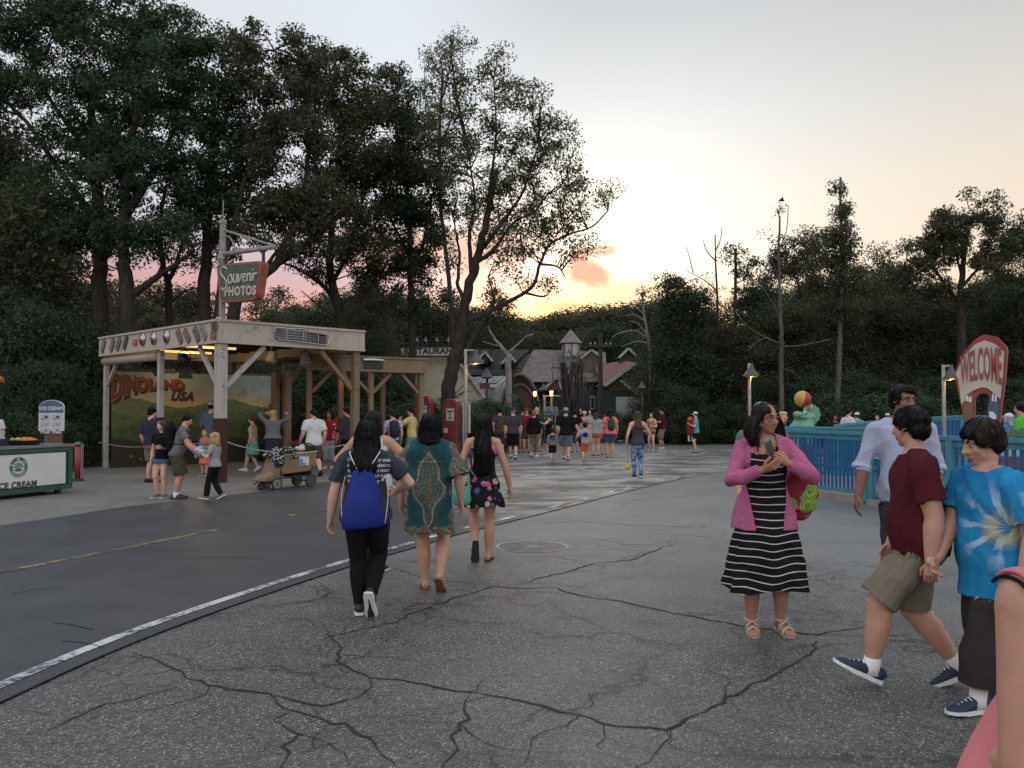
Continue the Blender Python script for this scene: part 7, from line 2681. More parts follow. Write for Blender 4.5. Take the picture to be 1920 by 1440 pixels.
 if sk:
  for sd in (-1, 1):
   ff = FOOT[sd]
   c = MB()
   if sk in ('sneaker', 'sock'):
    ys = (-.047, -.036, -.012, .02, .05, .08, .105, .122)
    zt = (.040, .056, .058, .056, .046, .034, .027, .018)
    ww = (.014, .022, .0245, .024, .027, .030, .026, .012)
    pts = [ff((0, y * s, z * .5 * s + .003 * s)) for y, z in zip(ys, zt)]
    c.tube(pts, [(w_ * s, z * .5 * s) for w_, z in zip(ww, zt)], 12, ref=(1, 0, 0))
    so = link('shoe', remesh(c, max(.008, vox * .62), 2) if det else c.mesh('shoe'), sm, root, True)
    b = MB()
    rg = [(-.050, .012), (-.046, .022), (-.02, .027), (.02, .026), (.06, .031), (.09, .032), (.112, .025), (.127, .009)]
    outl = [(w_ * s, y * s) for y, w_ in rg] + [(-w_ * s, y * s) for y, w_ in reversed(rg)]
    n = len(outl)
    lo = [ff((x, y, (.004 if abs(y) < .09 * s else .008) * s)) for x, y in outl]
    hi = [ff((x, y, .0185 * s)) for x, y in outl]
    b.add(lo + hi, [tuple(range(n - 1, -1, -1)), tuple(range(n, 2 * n))] + [(i, (i + 1) % n, n + (i + 1) % n, n + i) for i in range(n)])
    obj('sole', b, sol, so)
    J['shoe%d' % sd] = (so, ff)
    if det or sk == 'sock':
     k = MB()
     an = LEG[sd][2]
     kn = LEG[sd][1]
     k.tube([lerp(an, kn, -.08), lerp(an, kn, .03), lerp(an, kn, .17 if sk == 'sock' else .06)], [.031 * s, .028 * s, .0285 * s], 12)
     obj('sock', k, M_('sock_white', (.62, .61, .6), .9) if sk == 'sock' else M_('sock_dark', (.03, .03, .03), .9), root, True)
    if det:
     k = MB()
     for q in range(4):
      y = (.035 + .014 * q) * s
      z = (.052 - .0062 * q) * s
      k.tube([ff((-.015 * s, y, z - .004 * s)), ff((0, y + .002 * s, z + .004 * s)), ff((.015 * s, y, z - .004 * s))], .0026 * s, 5)
     obj('laces', k, o_l if (o_l := shoes[3] if len(shoes) > 3 else None) else sol, so)
   else:
    rg = [(-.046, .012), (-.04, .020), (-.015, .023), (.02, .022), (.06, .028), (.09, .029), (.112, .021), (.122, .008)]
    outl = [(w_ * s, y * s) for y, w_ in rg] + [(-w_ * s, y * s) for y, w_ in reversed(rg)]
    n = len(outl)
    th = .010 if sk == 'flipflop' else .016
    lo = [ff((x, y, -.012 * s if sk != 'flipflop' else -.008 * s)) for x, y in outl]
    hi = [ff((x, y, .004 * s)) for x, y in outl]
    c.add(lo + hi, [tuple(range(n - 1, -1, -1)), tuple(range(n, 2 * n))] + [(i, (i + 1) % n, n + (i + 1) % n, n + i) for i in range(n)])
    so = obj('sandal', c, sm, root)
    b = MB()
    if sk == 'flipflop':
     for e in (-1, 1):
      b.tube([ff((0, .085 * s, .022 * s)), ff((e * .016 * s, .055 * s, .038 * s)), ff((e * .025 * s, .015 * s, .006 * s))], [(.004 * s, .003 * s)] * 3, 6)
    else:
     for y, z, w_ in ((.078, .030, .012), (.045, .046, .012)):
      b.tube([ff((-.028 * s, y * s, .002 * s)), ff((-.022 * s, y * s, z * .75 * s)), ff((0, y * s, (z + .006) * s)), ff((.022 * s, y * s, z * .75 * s)), ff((.028 * s, y * s, .002 * s))],
        [(w_ * s, .004 * s)] * 5, 8, ref=(0, 1, 0))
     b.tube([ff((.026 * math.cos(q) * s, (-.006 + .034 * math.sin(q)) * s, (.050 + .004 * math.cos(2 * q)) * s)) for q in [2 * PI * i / 12 for i in range(12)]],
       [(.004 * s, .008 * s)] * 12, 6, ref=(0, 0, 1), closed=True)
    obj('strap', b, sol if sk == 'sandal' else sm, so, True)
 # ---- hair and hats
 if hair:
  kind, hcol = hair[:2]
  hm = HAIR[hcol]
  c = MB()
  A = lambda x, y, z, a, b, d, n=18, k=10: c.ell(hp(x, y, z), (a * h, b * h, d * h), H3, n, k)
  if kind != 'bald':
   vol = hair[5] if len(hair) > 5 else 1.0
   if kind in ('short', 'mop'):
    A(0, -.09, .19, .380, .425, .365)
    A(0, -.25, -.06, .315, .245, .27)
    A(0, .13, .33, .285, .265, .165)
    for sd in (-1, 1):
     A(sd * .30, .07, .17, .07, .21, .19, 10, 8)
     A(sd * .335, .06, .0, .025, .06, .10, 8, 6)
   else:
    A(0, -.10, .17, .395, .445, .38)
    A(0, -.22, -.05, .375, .31, .38)
    for sd in (-1, 1):
     A(sd * .20, .14, .27, .17, .22, .18, 12, 8)
   if kind == 'mop':
    A(0, -.07, .21, .405, .455, .375)
    A(0, .19, .27, .31, .235, .165)
    A(0, -.22, -.02, .34, .26, .29)
    for sd in (-1, 1):
     A(sd * .32, .10, .12, .075, .18, .17, 10, 8)
   if kind in ('bob', 'long', 'mid'):
    Lh = {'bob': .55, 'mid': 1.0}.get(kind, hair[2] if len(hair) > 2 else 1.8)
    bk = -ax(.27)[1]
    q0, q1 = hp(0, -.22, .10), hp(0, -.27, -.35)
    pts, rad = [q0, q1], [(.36 * h, .24 * h), (.38 * h, .20 * h)]
    tz = (q1.z - sp(0).z) / s
    n_ = 6
    for q in range(1, n_ + 1):
     k = q / n_
     t = tz - (Lh - .2) * h / s * k
     p_ = sp(t, -sect(secs, t)[1] * bld - .018 * (1 if t < .31 else 0))
     if t > .29:
      p_ = V((lerp(q1.x, p_.x, k), min(p_.y, q1.y), p_.z))
     pts.append(p_)
     wd = lerp(.40, hair[3] if len(hair) > 3 else .30, k)
     rad.append((wd * h * (1 if q < n_ else .8), (.16 if q < n_ else .09) * h))
    c.tube(pts, rad, 16, ref=H3 @ V((1, 0, 0)), rnd=True)
    for sd in (-1, 1):
     fl = .75 if kind == 'mid' else (.4 if kind == 'bob' else .6)
     c.tube([hp(sd * .20, .10, .34), hp(sd * .35, .06, .12), hp(sd * .39 * vol, .0, -.2), hp(sd * .39 * vol, .03, -.2 - fl * .5), hp(sd * .33 * vol, .05, -.2 - fl)],
       [.13 * h, .11 * h, .125 * h * vol, .15 * h * vol, .08 * h * vol], 10, rnd=True)
     if vol > 1:
      A(sd * .33 * vol, -.15, -.35, .17 * vol, .26, .45)
   if kind == 'curly':
    rg = random.Random(seed)
    for q in range(60):
     a, b_ = rg.uniform(0, 2 * PI), rg.uniform(-.95, .35)
     y = -abs(math.cos(a)) * .42 if rg.random() < .8 else .1
     A(math.sin(a) * .42, y - .02, b_ + .0, .11, .11, .11, 7, 5)
   if kind == 'bun':
    A(0, -.42, .30, .17, .16, .16, 12, 8)
   if kind == 'pony':
    c.tube([hp(0, -.42, .2), hp(0, -.58, .08), hp(0, -.60, -.3), hp(0, -.52, -.6)], [.08 * h, .11 * h, .10 * h, .03 * h], 10, rnd=True)
   J['hair'] = link('hair', remesh(c, max(.008, vox * .8), 2, .0042 * s if kind not in ('short', 'mop') else .0034 * s, 30 / s, seed + 9, anis=(1.6, 1.6, .25) if kind != 'short' else (1.3, 1.3, 1.3)), hm, root)
 if 'hair' in J and det:
  strands(J, HAIR[hair[1]], 420 if hair[0] in ('long', 'mid', 'bob') else 320, hair[0], seed, s)
 if 'hair' in J:
  tuck(body.data, nbody, J['hair'].data, .006, .05 * s, [(hp(0, .30, -.6), hp(0, .30, .25), .30 * h), (nb - up * .2 * s, nb - up * .06 * s, .12 * s)])
 for hat in ([hair[4]] if hair and len(hair) > 4 and hair[4] else []):
  kind, hm2 = hat[:2]
  c = MB()
  if kind in ('cap', 'backcap'):
   dome = [hp(0, -.05, .17)]
   c.ell(hp(0, -.06, .20), (.40 * h, .455 * h, .36 * h), H3, 18, 10)
   zc = H3 @ V((0, 0, 1))
   cut = hp(0, 0, .15)
   me = c.mesh('cap')
   bm = bmesh.new(); bm.from_mesh(me)
   bmesh.ops.bisect_plane(bm, geom=bm.verts[:] + bm.edges[:] + bm.faces[:], plane_co=cut, plane_no=zc, clear_inner=True)
   bmesh.ops.holes_fill(bm, edges=bm.edges[:])
   e = -1 if kind == 'backcap' else 1
   bm.to_mesh(me); bm.free()
   co_ = link('cap', me, hm2, root, True)
   b = MB()
   vs = []
   for q in range(11):
    a = lerp(-1.15, 1.15, q / 10)
    vs.append((math.sin(a) * .37, e * (-.06 + math.cos(a) * .42), .165))
   ou = []
   for q in range(11):
    a = lerp(-1.15, 1.15, q / 10)
    ou.append((math.sin(a) * .36, e * (-.06 + math.cos(a) * .42 + .34 * math.cos(a * 1.3) ** .8 if math.cos(a * 1.3) > 0 else -.06 + math.cos(a) * .42), .165 - .06 * math.cos(a) + .05 * abs(math.sin(a)) * 0))
   lo = [hp(x, y, z) for x, y, z in vs] + [hp(x, y, z) for x, y, z in ou]
   hi = [hp(x, y, z + .035) for x, y, z in vs] + [hp(x, y, z + .035) for x, y, z in ou]
   fs = [(q, q + 1, 12 + q, 11 + q) for q in range(10)] + [(22 + q, 33 + q, 34 + q, 23 + q) for q in range(10)]
   fs += [(11 + q, 12 + q, 34 + q, 33 + q) for q in range(10)] + [(0, 11, 33, 22), (10, 32, 43, 21)]
   b.add(lo + hi, fs)
   obj('visor', b, hat[2] if len(hat) > 2 else hm2, co_)
  elif kind == 'hat':
   c.lathe([(.40 * h, 0), (.38 * h, .2 * h), (.30 * h, .33 * h), (.05 * h, .36 * h)], (0, 0, 0), 18)
   c.lathe([(.38 * h, -.01 * h), (.78 * h, .0 * h), (.80 * h, .03 * h), (.38 * h, .05 * h)], (0, 0, 0), 18)
   M4 = HM.copy(); M4.translation = hp(0, -.04, .24)
   c.v = [tuple(M4 @ V(v)) for v in c.v]
   obj('hat', c, hm2, root, True)
 PEOPLE.append(J)
 return J
def W(J, v):
 """a point of a person's own frame in the world."""
 r = J['root']
 return Matrix.Translation(r.location) @ Matrix.Rotation(r.rotation_euler.z, 4, 'Z') @ V(v)
# ------------------------------------------------------------------ patterned cloth
def fabric(name, fn, rough=.88):
 t = NT(name)
 c = fn(t)
 t.bump(t.noise(34.0, detail=3), .35, .012)
 return t.done(c, rough, 0, .12)
def _stripes(t):
 s = t.sep(t.co())
 w = t.m('ADD', s[2], t.m('MULTIPLY', t.noise(2.5, detail=2), .035))
 w = t.m('ADD', w, t.m('MULTIPLY', t.m('ABSOLUTE', s[0]), -.05))
 w = t.m('ADD', w, t.m('MULTIPLY', t.m('SINE', t.m('ADD', t.m('MULTIPLY', s[0], 21.0), t.m('MULTIPLY', s[2], 3.0))), t.mr(s[2], .95, .35, 0, .011)))
 f = t.m('FRACT', t.m('MULTIPLY', w, 18.5))
 return t.mix(t.mr(t.m('ABSOLUTE', t.m('SUBTRACT', f, .5)), .078, .055), (.010, .010, .012), (.50, .49, .46))
def _floral(t):
 co = t.co()
 wob = t.n('ShaderNodeVectorMath', operation='ADD')
 t.l(co, wob.inputs[0])
 nz = t.noise(30.0, co, 2, col=True)
 sc_ = t.n('ShaderNodeVectorMath', operation='SCALE'); t.l(nz, sc_.inputs[0]); sc_.inputs['Scale'].default_value = .035
 t.l(sc_.outputs[0], wob.inputs[1])
 d1 = t.voro(13, wob.outputs[0], 'F1', 0)
 cc = t.sep(t.voro(13, wob.outputs[0], 'F1', 1))
 pet = t.voro(40, co, 'F1', 0)
 col = t.ramp(cc[0], [(0, (.55, .10, .22)), (.25, (.60, .22, .25)), (.5, (.08, .12, .42)), (.7, (.10, .36, .26)), (.85, (.55, .40, .36))], True)
 col = t.mix(t.mr(pet, .3, .8, 0, .6), col, (.02, .02, .03))
 k = t.m('MULTIPLY', t.mr(d1, .46, .38), t.m('GREATER_THAN', cc[1], .15))
 return t.mix(k, (.012, .012, .016), col)
def _ornate(t):
 s = t.sep(t.co())
 ax_ = t.m('ABSOLUTE', s[0])
 z = t.m('SUBTRACT', s[2], .94)
 az = t.m('ABSOLUTE', z)
 n = t.noise(9.0, detail=4)
 # tall pointed medallion: rings of a stretched diamond, more of it with finer lace lines
 dm = t.m('ADD', t.m('MULTIPLY', ax_, 6.2), t.m('MULTIPLY', az, 2.6))
 dm = t.m('ADD', dm, t.m('MULTIPLY', t.m('SINE', t.m('MULTIPLY', z, 26.0)), .10))
 rings = t.m('SINE', t.m('MULTIPLY', dm, 34.0))
 lace = t.voro(60, None, 'DISTANCE_TO_EDGE', 0)
 inside = t.mr(dm, .92, .84)
 core = t.mr(dm, .34, .28)
 teal = t.mix(t.mr(n, .35, .65), (.009, .042, .046), (.018, .075, .080))
 tan = t.mix(t.mr(t.noise(40), .3, .7), (.17, .135, .085), (.32, .26, .17))
 brn = t.mix(t.mr(lace, .0, .12), (.24, .19, .12), (.075, .055, .035))
 fl = t.voro(26, None, 'F1', 0)
 frill = t.m('SINE', t.m('MULTIPLY', fl, 30.0))
 k = t.m('MULTIPLY', inside, t.mr(t.m('ADD', t.m('MULTIPLY', rings, .55), t.m('ADD', t.m('MULTIPLY', frill, .7), t.mr(lace, .0, .14, .7, -.7))), .15, .65))
 c = t.mix(t.m('MULTIPLY', t.mr(dm, 1.35, .9), .5), teal, t.mix(t.mr(frill, 0, .6), teal, brn))
 c = t.mix(k, c, tan)
 c = t.mix(core, c, brn)
 ring2 = t.m('MULTIPLY', t.mr(t.m('ABSOLUTE', t.m('SUBTRACT', dm, .88)), .05, .02), 1.0)
 c = t.mix(ring2, c, tan)
 # side borders, hem and sleeves in brown lace
 edge = t.m('ADD', ax_, t.m('MULTIPLY', t.m('SINE', t.m('MULTIPLY', s[2], 30)), .015))
 sb = t.mr(edge, .185, .20)
 hb = t.mr(t.m('ADD', s[2], t.m('MULTIPLY', t.m('SINE', t.m('MULTIPLY', s[0], 60)), .01)), .60, .585)
 bord = t.m('MAXIMUM', sb, hb)
 band = t.m('SINE', t.m('MULTIPLY', t.m('ADD', s[2], ax_), 90))
 bc = t.mix(t.mr(band, .2, .7), brn, tan)
 bc = t.mix(t.mr(lace, .10, .16), bc, (.02, .05, .05))
 c = t.mix(bord, c, bc)
 spr = t.m('MULTIPLY', t.mr(t.voro(16, None, 'F1', 0), .16, .10), .55)
 return t.mix(spr, c, (.12, .12, .085))
def _plaid(t):
 s = t.sep(t.co())
 def st(v, f, w):
  return t.mr(t.m('ABSOLUTE', t.m('SUBTRACT', t.m('FRACT', t.m('MULTIPLY', v, f)), .5)), w, w * .7)
 a = t.m('MAXIMUM', st(t.m('ADD', s[0], s[1]), 13, .13), st(s[2], 13, .13))
 b = t.m('MAXIMUM', st(t.m('ADD', s[0], s[1]), 26, .06), st(s[2], 26, .06))
 return t.mix(b, t.mix(a, (.03, .04, .09), (.15, .16, .22)), (.3, .3, .34))
def _hawaii(t):
 d = t.voro(9, None, 'F1', 0)
 cc = t.sep(t.voro(9, None, 'F1', 1))
 p = t.noise(26, detail=2)
 k = t.m('MULTIPLY', t.mr(t.m('ADD', d, t.m('MULTIPLY', p, .5)), .62, .52), t.m('GREATER_THAN', cc[0], .35))
 return t.mix(k, (.34, .018, .035), (.55, .42, .40))
def _tiedye(t):
 """bright blue shirt with pale rays and a mustard burst that spread from the chest."""
 s = t.sep(t.co())
 y = t.m('SUBTRACT', s[2], 1.00)
 x = t.m('ADD', s[0], .20)       # the burst sits on the left half of the front
 f = t.mr(s[1], .02, .07)
 a = t.m('ARCTAN2', y, x)
 r = t.m('SQRT', t.m('ADD', t.m('MULTIPLY', x, x), t.m('MULTIPLY', y, y)))
 n = t.noise(11, detail=4)
 rays = t.m('SINE', t.m('ADD', t.m('MULTIPLY', a, 9.0), t.m('MULTIPLY', n, 3.0)))
 base = t.mix(t.mr(t.noise(4.0, detail=4), .35, .65), (.012, .155, .33), (.022, .235, .45))
 w = t.m('MULTIPLY', t.m('MULTIPLY', t.mr(rays, .25, .7), t.mr(r, .26, .12)), t.mr(n, .34, .5))
 c = t.mix(t.m('MULTIPLY', w, .75), base, (.45, .58, .66))
 g = t.m('MULTIPLY', t.mr(r, .12, .05), t.mr(n, .38, .56))
 return t.mix(t.m('MULTIPLY', g, .85), c, (.42, .36, .16))
def _acid(t):
 n = t.noise(9, detail=5, rough=.7)
 return t.mix(t.mr(n, .42, .60), (.045, .085, .20), (.30, .37, .46))
def _camo(t):
 n = t.noise(14, detail=3)
 return t.mix(t.mr(n, .45, .55), (.10, .06, .05), (.045, .04, .035))
def _stars(t):
 n = t.voro(22, None, 'F1', 0)
 return t.mix(t.mr(n, .22, .16), (.26, .26, .25), (.10, .11, .2))
def _owlbag(t):
 d = t.voro(7.5, None, 'F1', 0)
 cc = t.sep(t.voro(7.5, None, 'F1', 1))
 col = t.ramp(cc[0], [(0, (.22, .36, .06)), (.35, (.45, .06, .13)), (.6, (.25, .03, .05)), (.8, (.36, .30, .24))], True)
 rim = t.m('SINE', t.m('MULTIPLY', d, 60))
 col = t.mix(t.mr(rim, .3, .8, 0, .55), col, (.03, .02, .02))
 return t.mix(t.mr(d, .62, .7), col, (.14, .03, .035))
def _daisy(t):
 n = t.noise(4, detail=2)
 return t.mix(t.mr(n, .4, .6), (.10, .30, .18), (.16, .38, .24))
FAB = {k: fabric('fabric_' + k, f) for k, f in (('stripes', _stripes), ('floral', _floral), ('ornate', _ornate), ('plaid', _plaid), ('hawaii', _hawaii), ('tiedye', _tiedye),
             ('acid', _acid), ('camo', _camo), ('stars', _stars), ('owl', _owlbag), ('daisy', _daisy))}
C_ = {k: cloth('cloth_' + k, c) for k, c in dict(navy=(.030, .036, .052), slate=(.042, .048, .060), black=(.010, .010, .012), maroon=(.075, .012, .018), khaki=(.19, .165, .12), olive=(.065, .062, .04), grey=(.15, .15, .15),
             dgrey=(.05, .05, .055), white=(.60, .60, .60), lblue=(.40, .43, .54), pink=(.48, .105, .23), jean=(.04, .075, .15), ljean=(.16, .22, .27), coral=(.75, .17, .12), orange=(.60, .10, .035),
             yellow=(.52, .44, .17), red=(.30, .02, .03), teal=(.08, .36, .40), mint=(.11, .36, .28), brown=(.035, .03, .026), salmon=(.60, .20, .21), lgrey=(.30, .31, .33), cream=(.40, .36, .28),
             blue=(.05, .16, .40), bluegrey=(.10, .125, .18), sgreen=(.10, .42, .05), royal=(.012, .030, .26), dgreen=(.02, .07, .06), denim=(.07, .12, .19), rosetop=(.42, .18, .16), skyblue=(.25, .42, .60), wine=(.20, .03, .05)).items()}
def who(px, foot, top):
 g = G(px, foot)
 return (g.x, g.y), P(px, top, g.y).z
def nudge(at, dx=0, dy=0):
 return (at[0] + dx, at[1] + dy)
def project(me_obj, target, direction, lift):
 """lays a flat mesh on the surface of target along direction (both in the same frame)."""
 me = me_obj.data
 bm = bmesh.new(); bm.from_mesh(me)
 bmesh.ops.triangulate(bm, faces=bm.faces)
 for _ in range(2):
  es = [e for e in bm.edges if e.calc_length() > .03]
  if es:
   bmesh.ops.subdivide_edges(bm, edges=es, cuts=1)
   bmesh.ops.triangulate(bm, faces=bm.faces)
 tm = target.data
 tree_ = BVHTree.FromPolygons([v.co for v in tm.vertices], [tuple(p.vertices) for p in tm.polygons])
 d = V(direction)
 for v in bm.verts:
  h_, n_, i_, q_ = tree_.ray_cast(v.co - d * .5, d)
  if h_ is not None:
   v.co = h_ - d * lift
 bm.to_mesh(me); bm.free()
SHOE_B = M_('shoe_black', (.018, .018, .02), .6)
SHOE_N = M_('shoe_navy', (.014, .022, .045), .7, .3, 30, .3, 120)
SHOE_W = M_('shoe_white', (.50, .50, .49), .6)
SHOE_G = M_('shoe_grey', (.12, .12, .12), .7)
SOLE_B = M_('sole_dark', (.02, .02, .02), .8)
SOLE_W = M_('shoe_sole_white', (.62, .61, .58), .7)
TANL = M_('tan_leather', (.16, .085, .05), .6)
STRAPC = M_('cream_strap', (.42, .36, .29), .6, .15, 20)
# ------------------------------------------------------------------ the people walking nearest
at, H = (-1.15, 6.72), 1.555
W1 = person('person in a grey slogan T-shirt and black leggings with a blue drawstring bag', at, 2, H, 'f', 1.24, .012, 2, 0,
   ((-.035, .05, 0), (.02, -.10, -62, .02)), .006, ((.075, .03, -.305, 35), (.03, .15, -.17, 55)), (0, 4), 'fair', ('long', 'black', 1.3, .56),
   ('tee', C_['slate'], dict(hem=-.06, sl=.72, r1=.018, flare=.012)), ('pants', C_['black'], dict(r0=.003, r1=.005, inf=.006, wr=.6)), ('sneaker', SHOE_B, SOLE_W), .0085, 1,
   elbow=(None, (1.0, -.5, -.35)), limb=1.03)
s = H
for k, (txt, ind) in enumerate((('       IF WE CANNOT END', 0), ('NOW OUR DIFFERENCES,', 0), ('AT LEAST WE CAN HELP', 0), ('MAKE THE WORLD SAFE', 0), ('FOR DIVERSITY', 0))):
 o = lettering(txt, (-.135, -.4, 1.222 - k * .040), (1, 0, 0), UP, .0285, C_['white'], W1['root'], bold=.0014, align='LEFT', track=1.02)
 project(o, W1['top'], (0, 1, 0), .004)
o = lettering('dy', (.085, -.4, 1.062), (1, 0, 0), UP, .030, C_['white'], W1['root'], bold=.001, align='LEFT', shear=.2)
project(o, W1['top'], (0, 1, 0), .004)
m = MB()        # the opening quotation marks
for x in (-.128, -.105):
 m.ell((x, -.4, 1.228), (.010, .001, .010), None, 12, 8)
 m.tube([(x - .009, -.4, 1.23), (x - .008, -.4, 1.242), (x + .004, -.4, 1.25)], [(.003, .001)] * 3, 6, ref=(1, 0, 0))
o = obj('quotation_mark', m, C_['white'], W1['root']); project(o, W1['top'], (0, 1, 0), .004)
# the drawstring bag on her back
bc = W(W1, (0, -.135, 0))
bag = thing('drawstring_bag', 'royal blue drawstring bag with white cords on the back of the person in black leggings', 'bag', (bc.x, bc.y, 0), R(2))
m = MB()
zs = [(.700, .155, .02), (.715, .165, .045), (.78, .168, .062), (.88, .150, .060), (.98, .128, .050), (1.07, .105, .036), (1.135, .085, .026), (1.165, .075, .018), (1.185, .085, .016)]
n_ = 40
for q, (z, rx, ry) in enumerate(zs):
 for j in range(n_):
  a = 2 * PI * j / n_
  g = 1 + (.30 * (q / 8) ** 1.6 + .03) * math.sin(a * 9 + q * .25)
  m.v.append((rx * math.cos(a) * (1 + .035 * math.sin(q * 2 + a * 3)), -ry * .35 + ry * g * math.sin(a), z + .012 * math.cos(a * 1) * (q < 3)))
for q in range(len(zs) - 1):
 for j in range(n_):
  m.f.append((q * n_ + j, q * n_ + (j + 1) % n_, (q + 1) * n_ + (j + 1) % n_, (q + 1) * n_ + j)); m.m.append(0)
m.f.append(tuple(range(n_ - 1, -1, -1))); m.m.append(0)
m.f.append(tuple((len(zs) - 1) * n_ + j for j in range(n_))); m.m.append(0)
o = obj('sack', m, fabric('nylon_blue', lambda t: t.mix(t.mr(t.noise(5, detail=4), .3, .7), (.010, .020, .135), (.020, .040, .235)), .5), bag, True)
sd_ = o.modifiers.new('s', 'SUBSURF'); sd_.levels = 1; sd_.render_levels = 1
m = MB()
for sx in (-1, 1):
 m.tube(smooth_path([V((sx * .045, -.02, 1.16)), V((sx * .085, -.005, 1.23)), V((sx * .115, .05, 1.285)), V((sx * .112, .115, 1.292))], 5), .0045, 6)
 m.tube(smooth_path([V((sx * .155, .10, 1.10)), V((sx * .18, .08, .95)), V((sx * .165, .01, .74))], 5), .0045, 6)
obj('cord', m, C_['white'], bag, True)
at, H = (-.735, 7.65), 1.61
W2 = person('person in a teal and brown ornamented tunic and flip-flops, walking away', at, 0, H, 'f', 1.12, .01, 1, 0, ((-.03, .05, 0), (.055, -.09, -42, .012)), .006,
   ((.06, .02, -.30, 30), (.07, .02, -.30, 30)), (0, 2), 'mid', ('bob', 'black', .75, .46), ('dress', FAB['ornate'], dict(sl=.98, r0=.016, r1=.055, neck=.30, straps=0, hemz=.325, w=.140, inf=.020, asp=.75, **{'from': .2}, name='tunic', pleat=1)),
   None, ('flipflop', TANL), .009, 1)
at, H = (-.31, 9.1), 1.585
W3 = person('person with very long black hair in a short black floral dress, walking away', at, 0, H, 'f', .98, 0, 2, 0, ((-.04, -.10, -75, .035), (.035, .05, 0)), .004,
   ((.07, .03, -.295, 30), (.085, .03, -.30, 30)), (0, 3), 'mid', ('long', 'black', 2.35, .52), ('dress', FAB['floral'], dict(neck=.245, straps=1, hemz=.375, w=.150, inf=.008, name='dress')),
   None, ('flipflop', SOLE_B), .010, 1)
# mint handbag at her hip
hb = W(W3, (-.215, -.17, 0))
t = thing('handbag', 'mint green handbag at the left hip of the person in the floral dress', 'handbag', (hb.x, hb.y, .62))
m = MB()
m.tube([(0, 0, 0), (0, 0, .05), (0, 0, .15), (0, 0, .20)], [(.075, .04), (.10, .055), (.085, .05), (.07, .03)], 16, ref=(1, 0, 0))
MINT = M_('mint_leather', (.10, .36, .29), .45, .12, 6, .2, 40)
obj('body', m, MINT, t, True)
m = MB(); m.prism([(-.08, .20), (-.095, .13), (-.02, .055), (.03, .055), (.095, .13), (.08, .20)][::-1], (0, -.062, 0), (1, 0, 0), UP, .012); obj('flap', m, MINT, t)
m = MB(); m.tube(smooth_path([V((-.07, 0, .18)), V((-.06, .0, .32)), V((.0, .02, .38)), V((.07, 0, .30)), V((.07, 0, .18))], 5), .011, 6); obj('handle', m, MINT, t, True)
m = MB(); m.box((-.01, -.078, .075), (.03, .008, .025)); m.box((.03, -.066, .12), (.05, .008, .02)); obj('clasp', m, M_('clasp_dark', (.02, .06, .06), .4), t)
m = MB(); m.ell((.07, -.03, -.015), .022); obj('charm', m, M_('ball_yellow', (0, 0, 0)), t, True)
at, H = (-1.40, 8.5), 1.625
W0 = person('person in a white sleeveless top, arms raised, hidden behind the slogan T-shirt', at, -8, H, 'f', 1.25, .01, 2, 0, ((-.05, .02, 0), (.05, 0, 0)), .004,
   ((.04, .15, -.10, 60), (.05, .14, -.12, 60)), (-20, 0), 'mid', ('mid', 'black', .7, .34), ('tank', C_['white'], dict(strap=.034, sx=.06, neck=.245, back=.27)), ('pants', C_['navy']), ('sneaker', SHOE_B), .012,
   elbow=((-1, -.2, -.7), (1, -.2, -.7)))
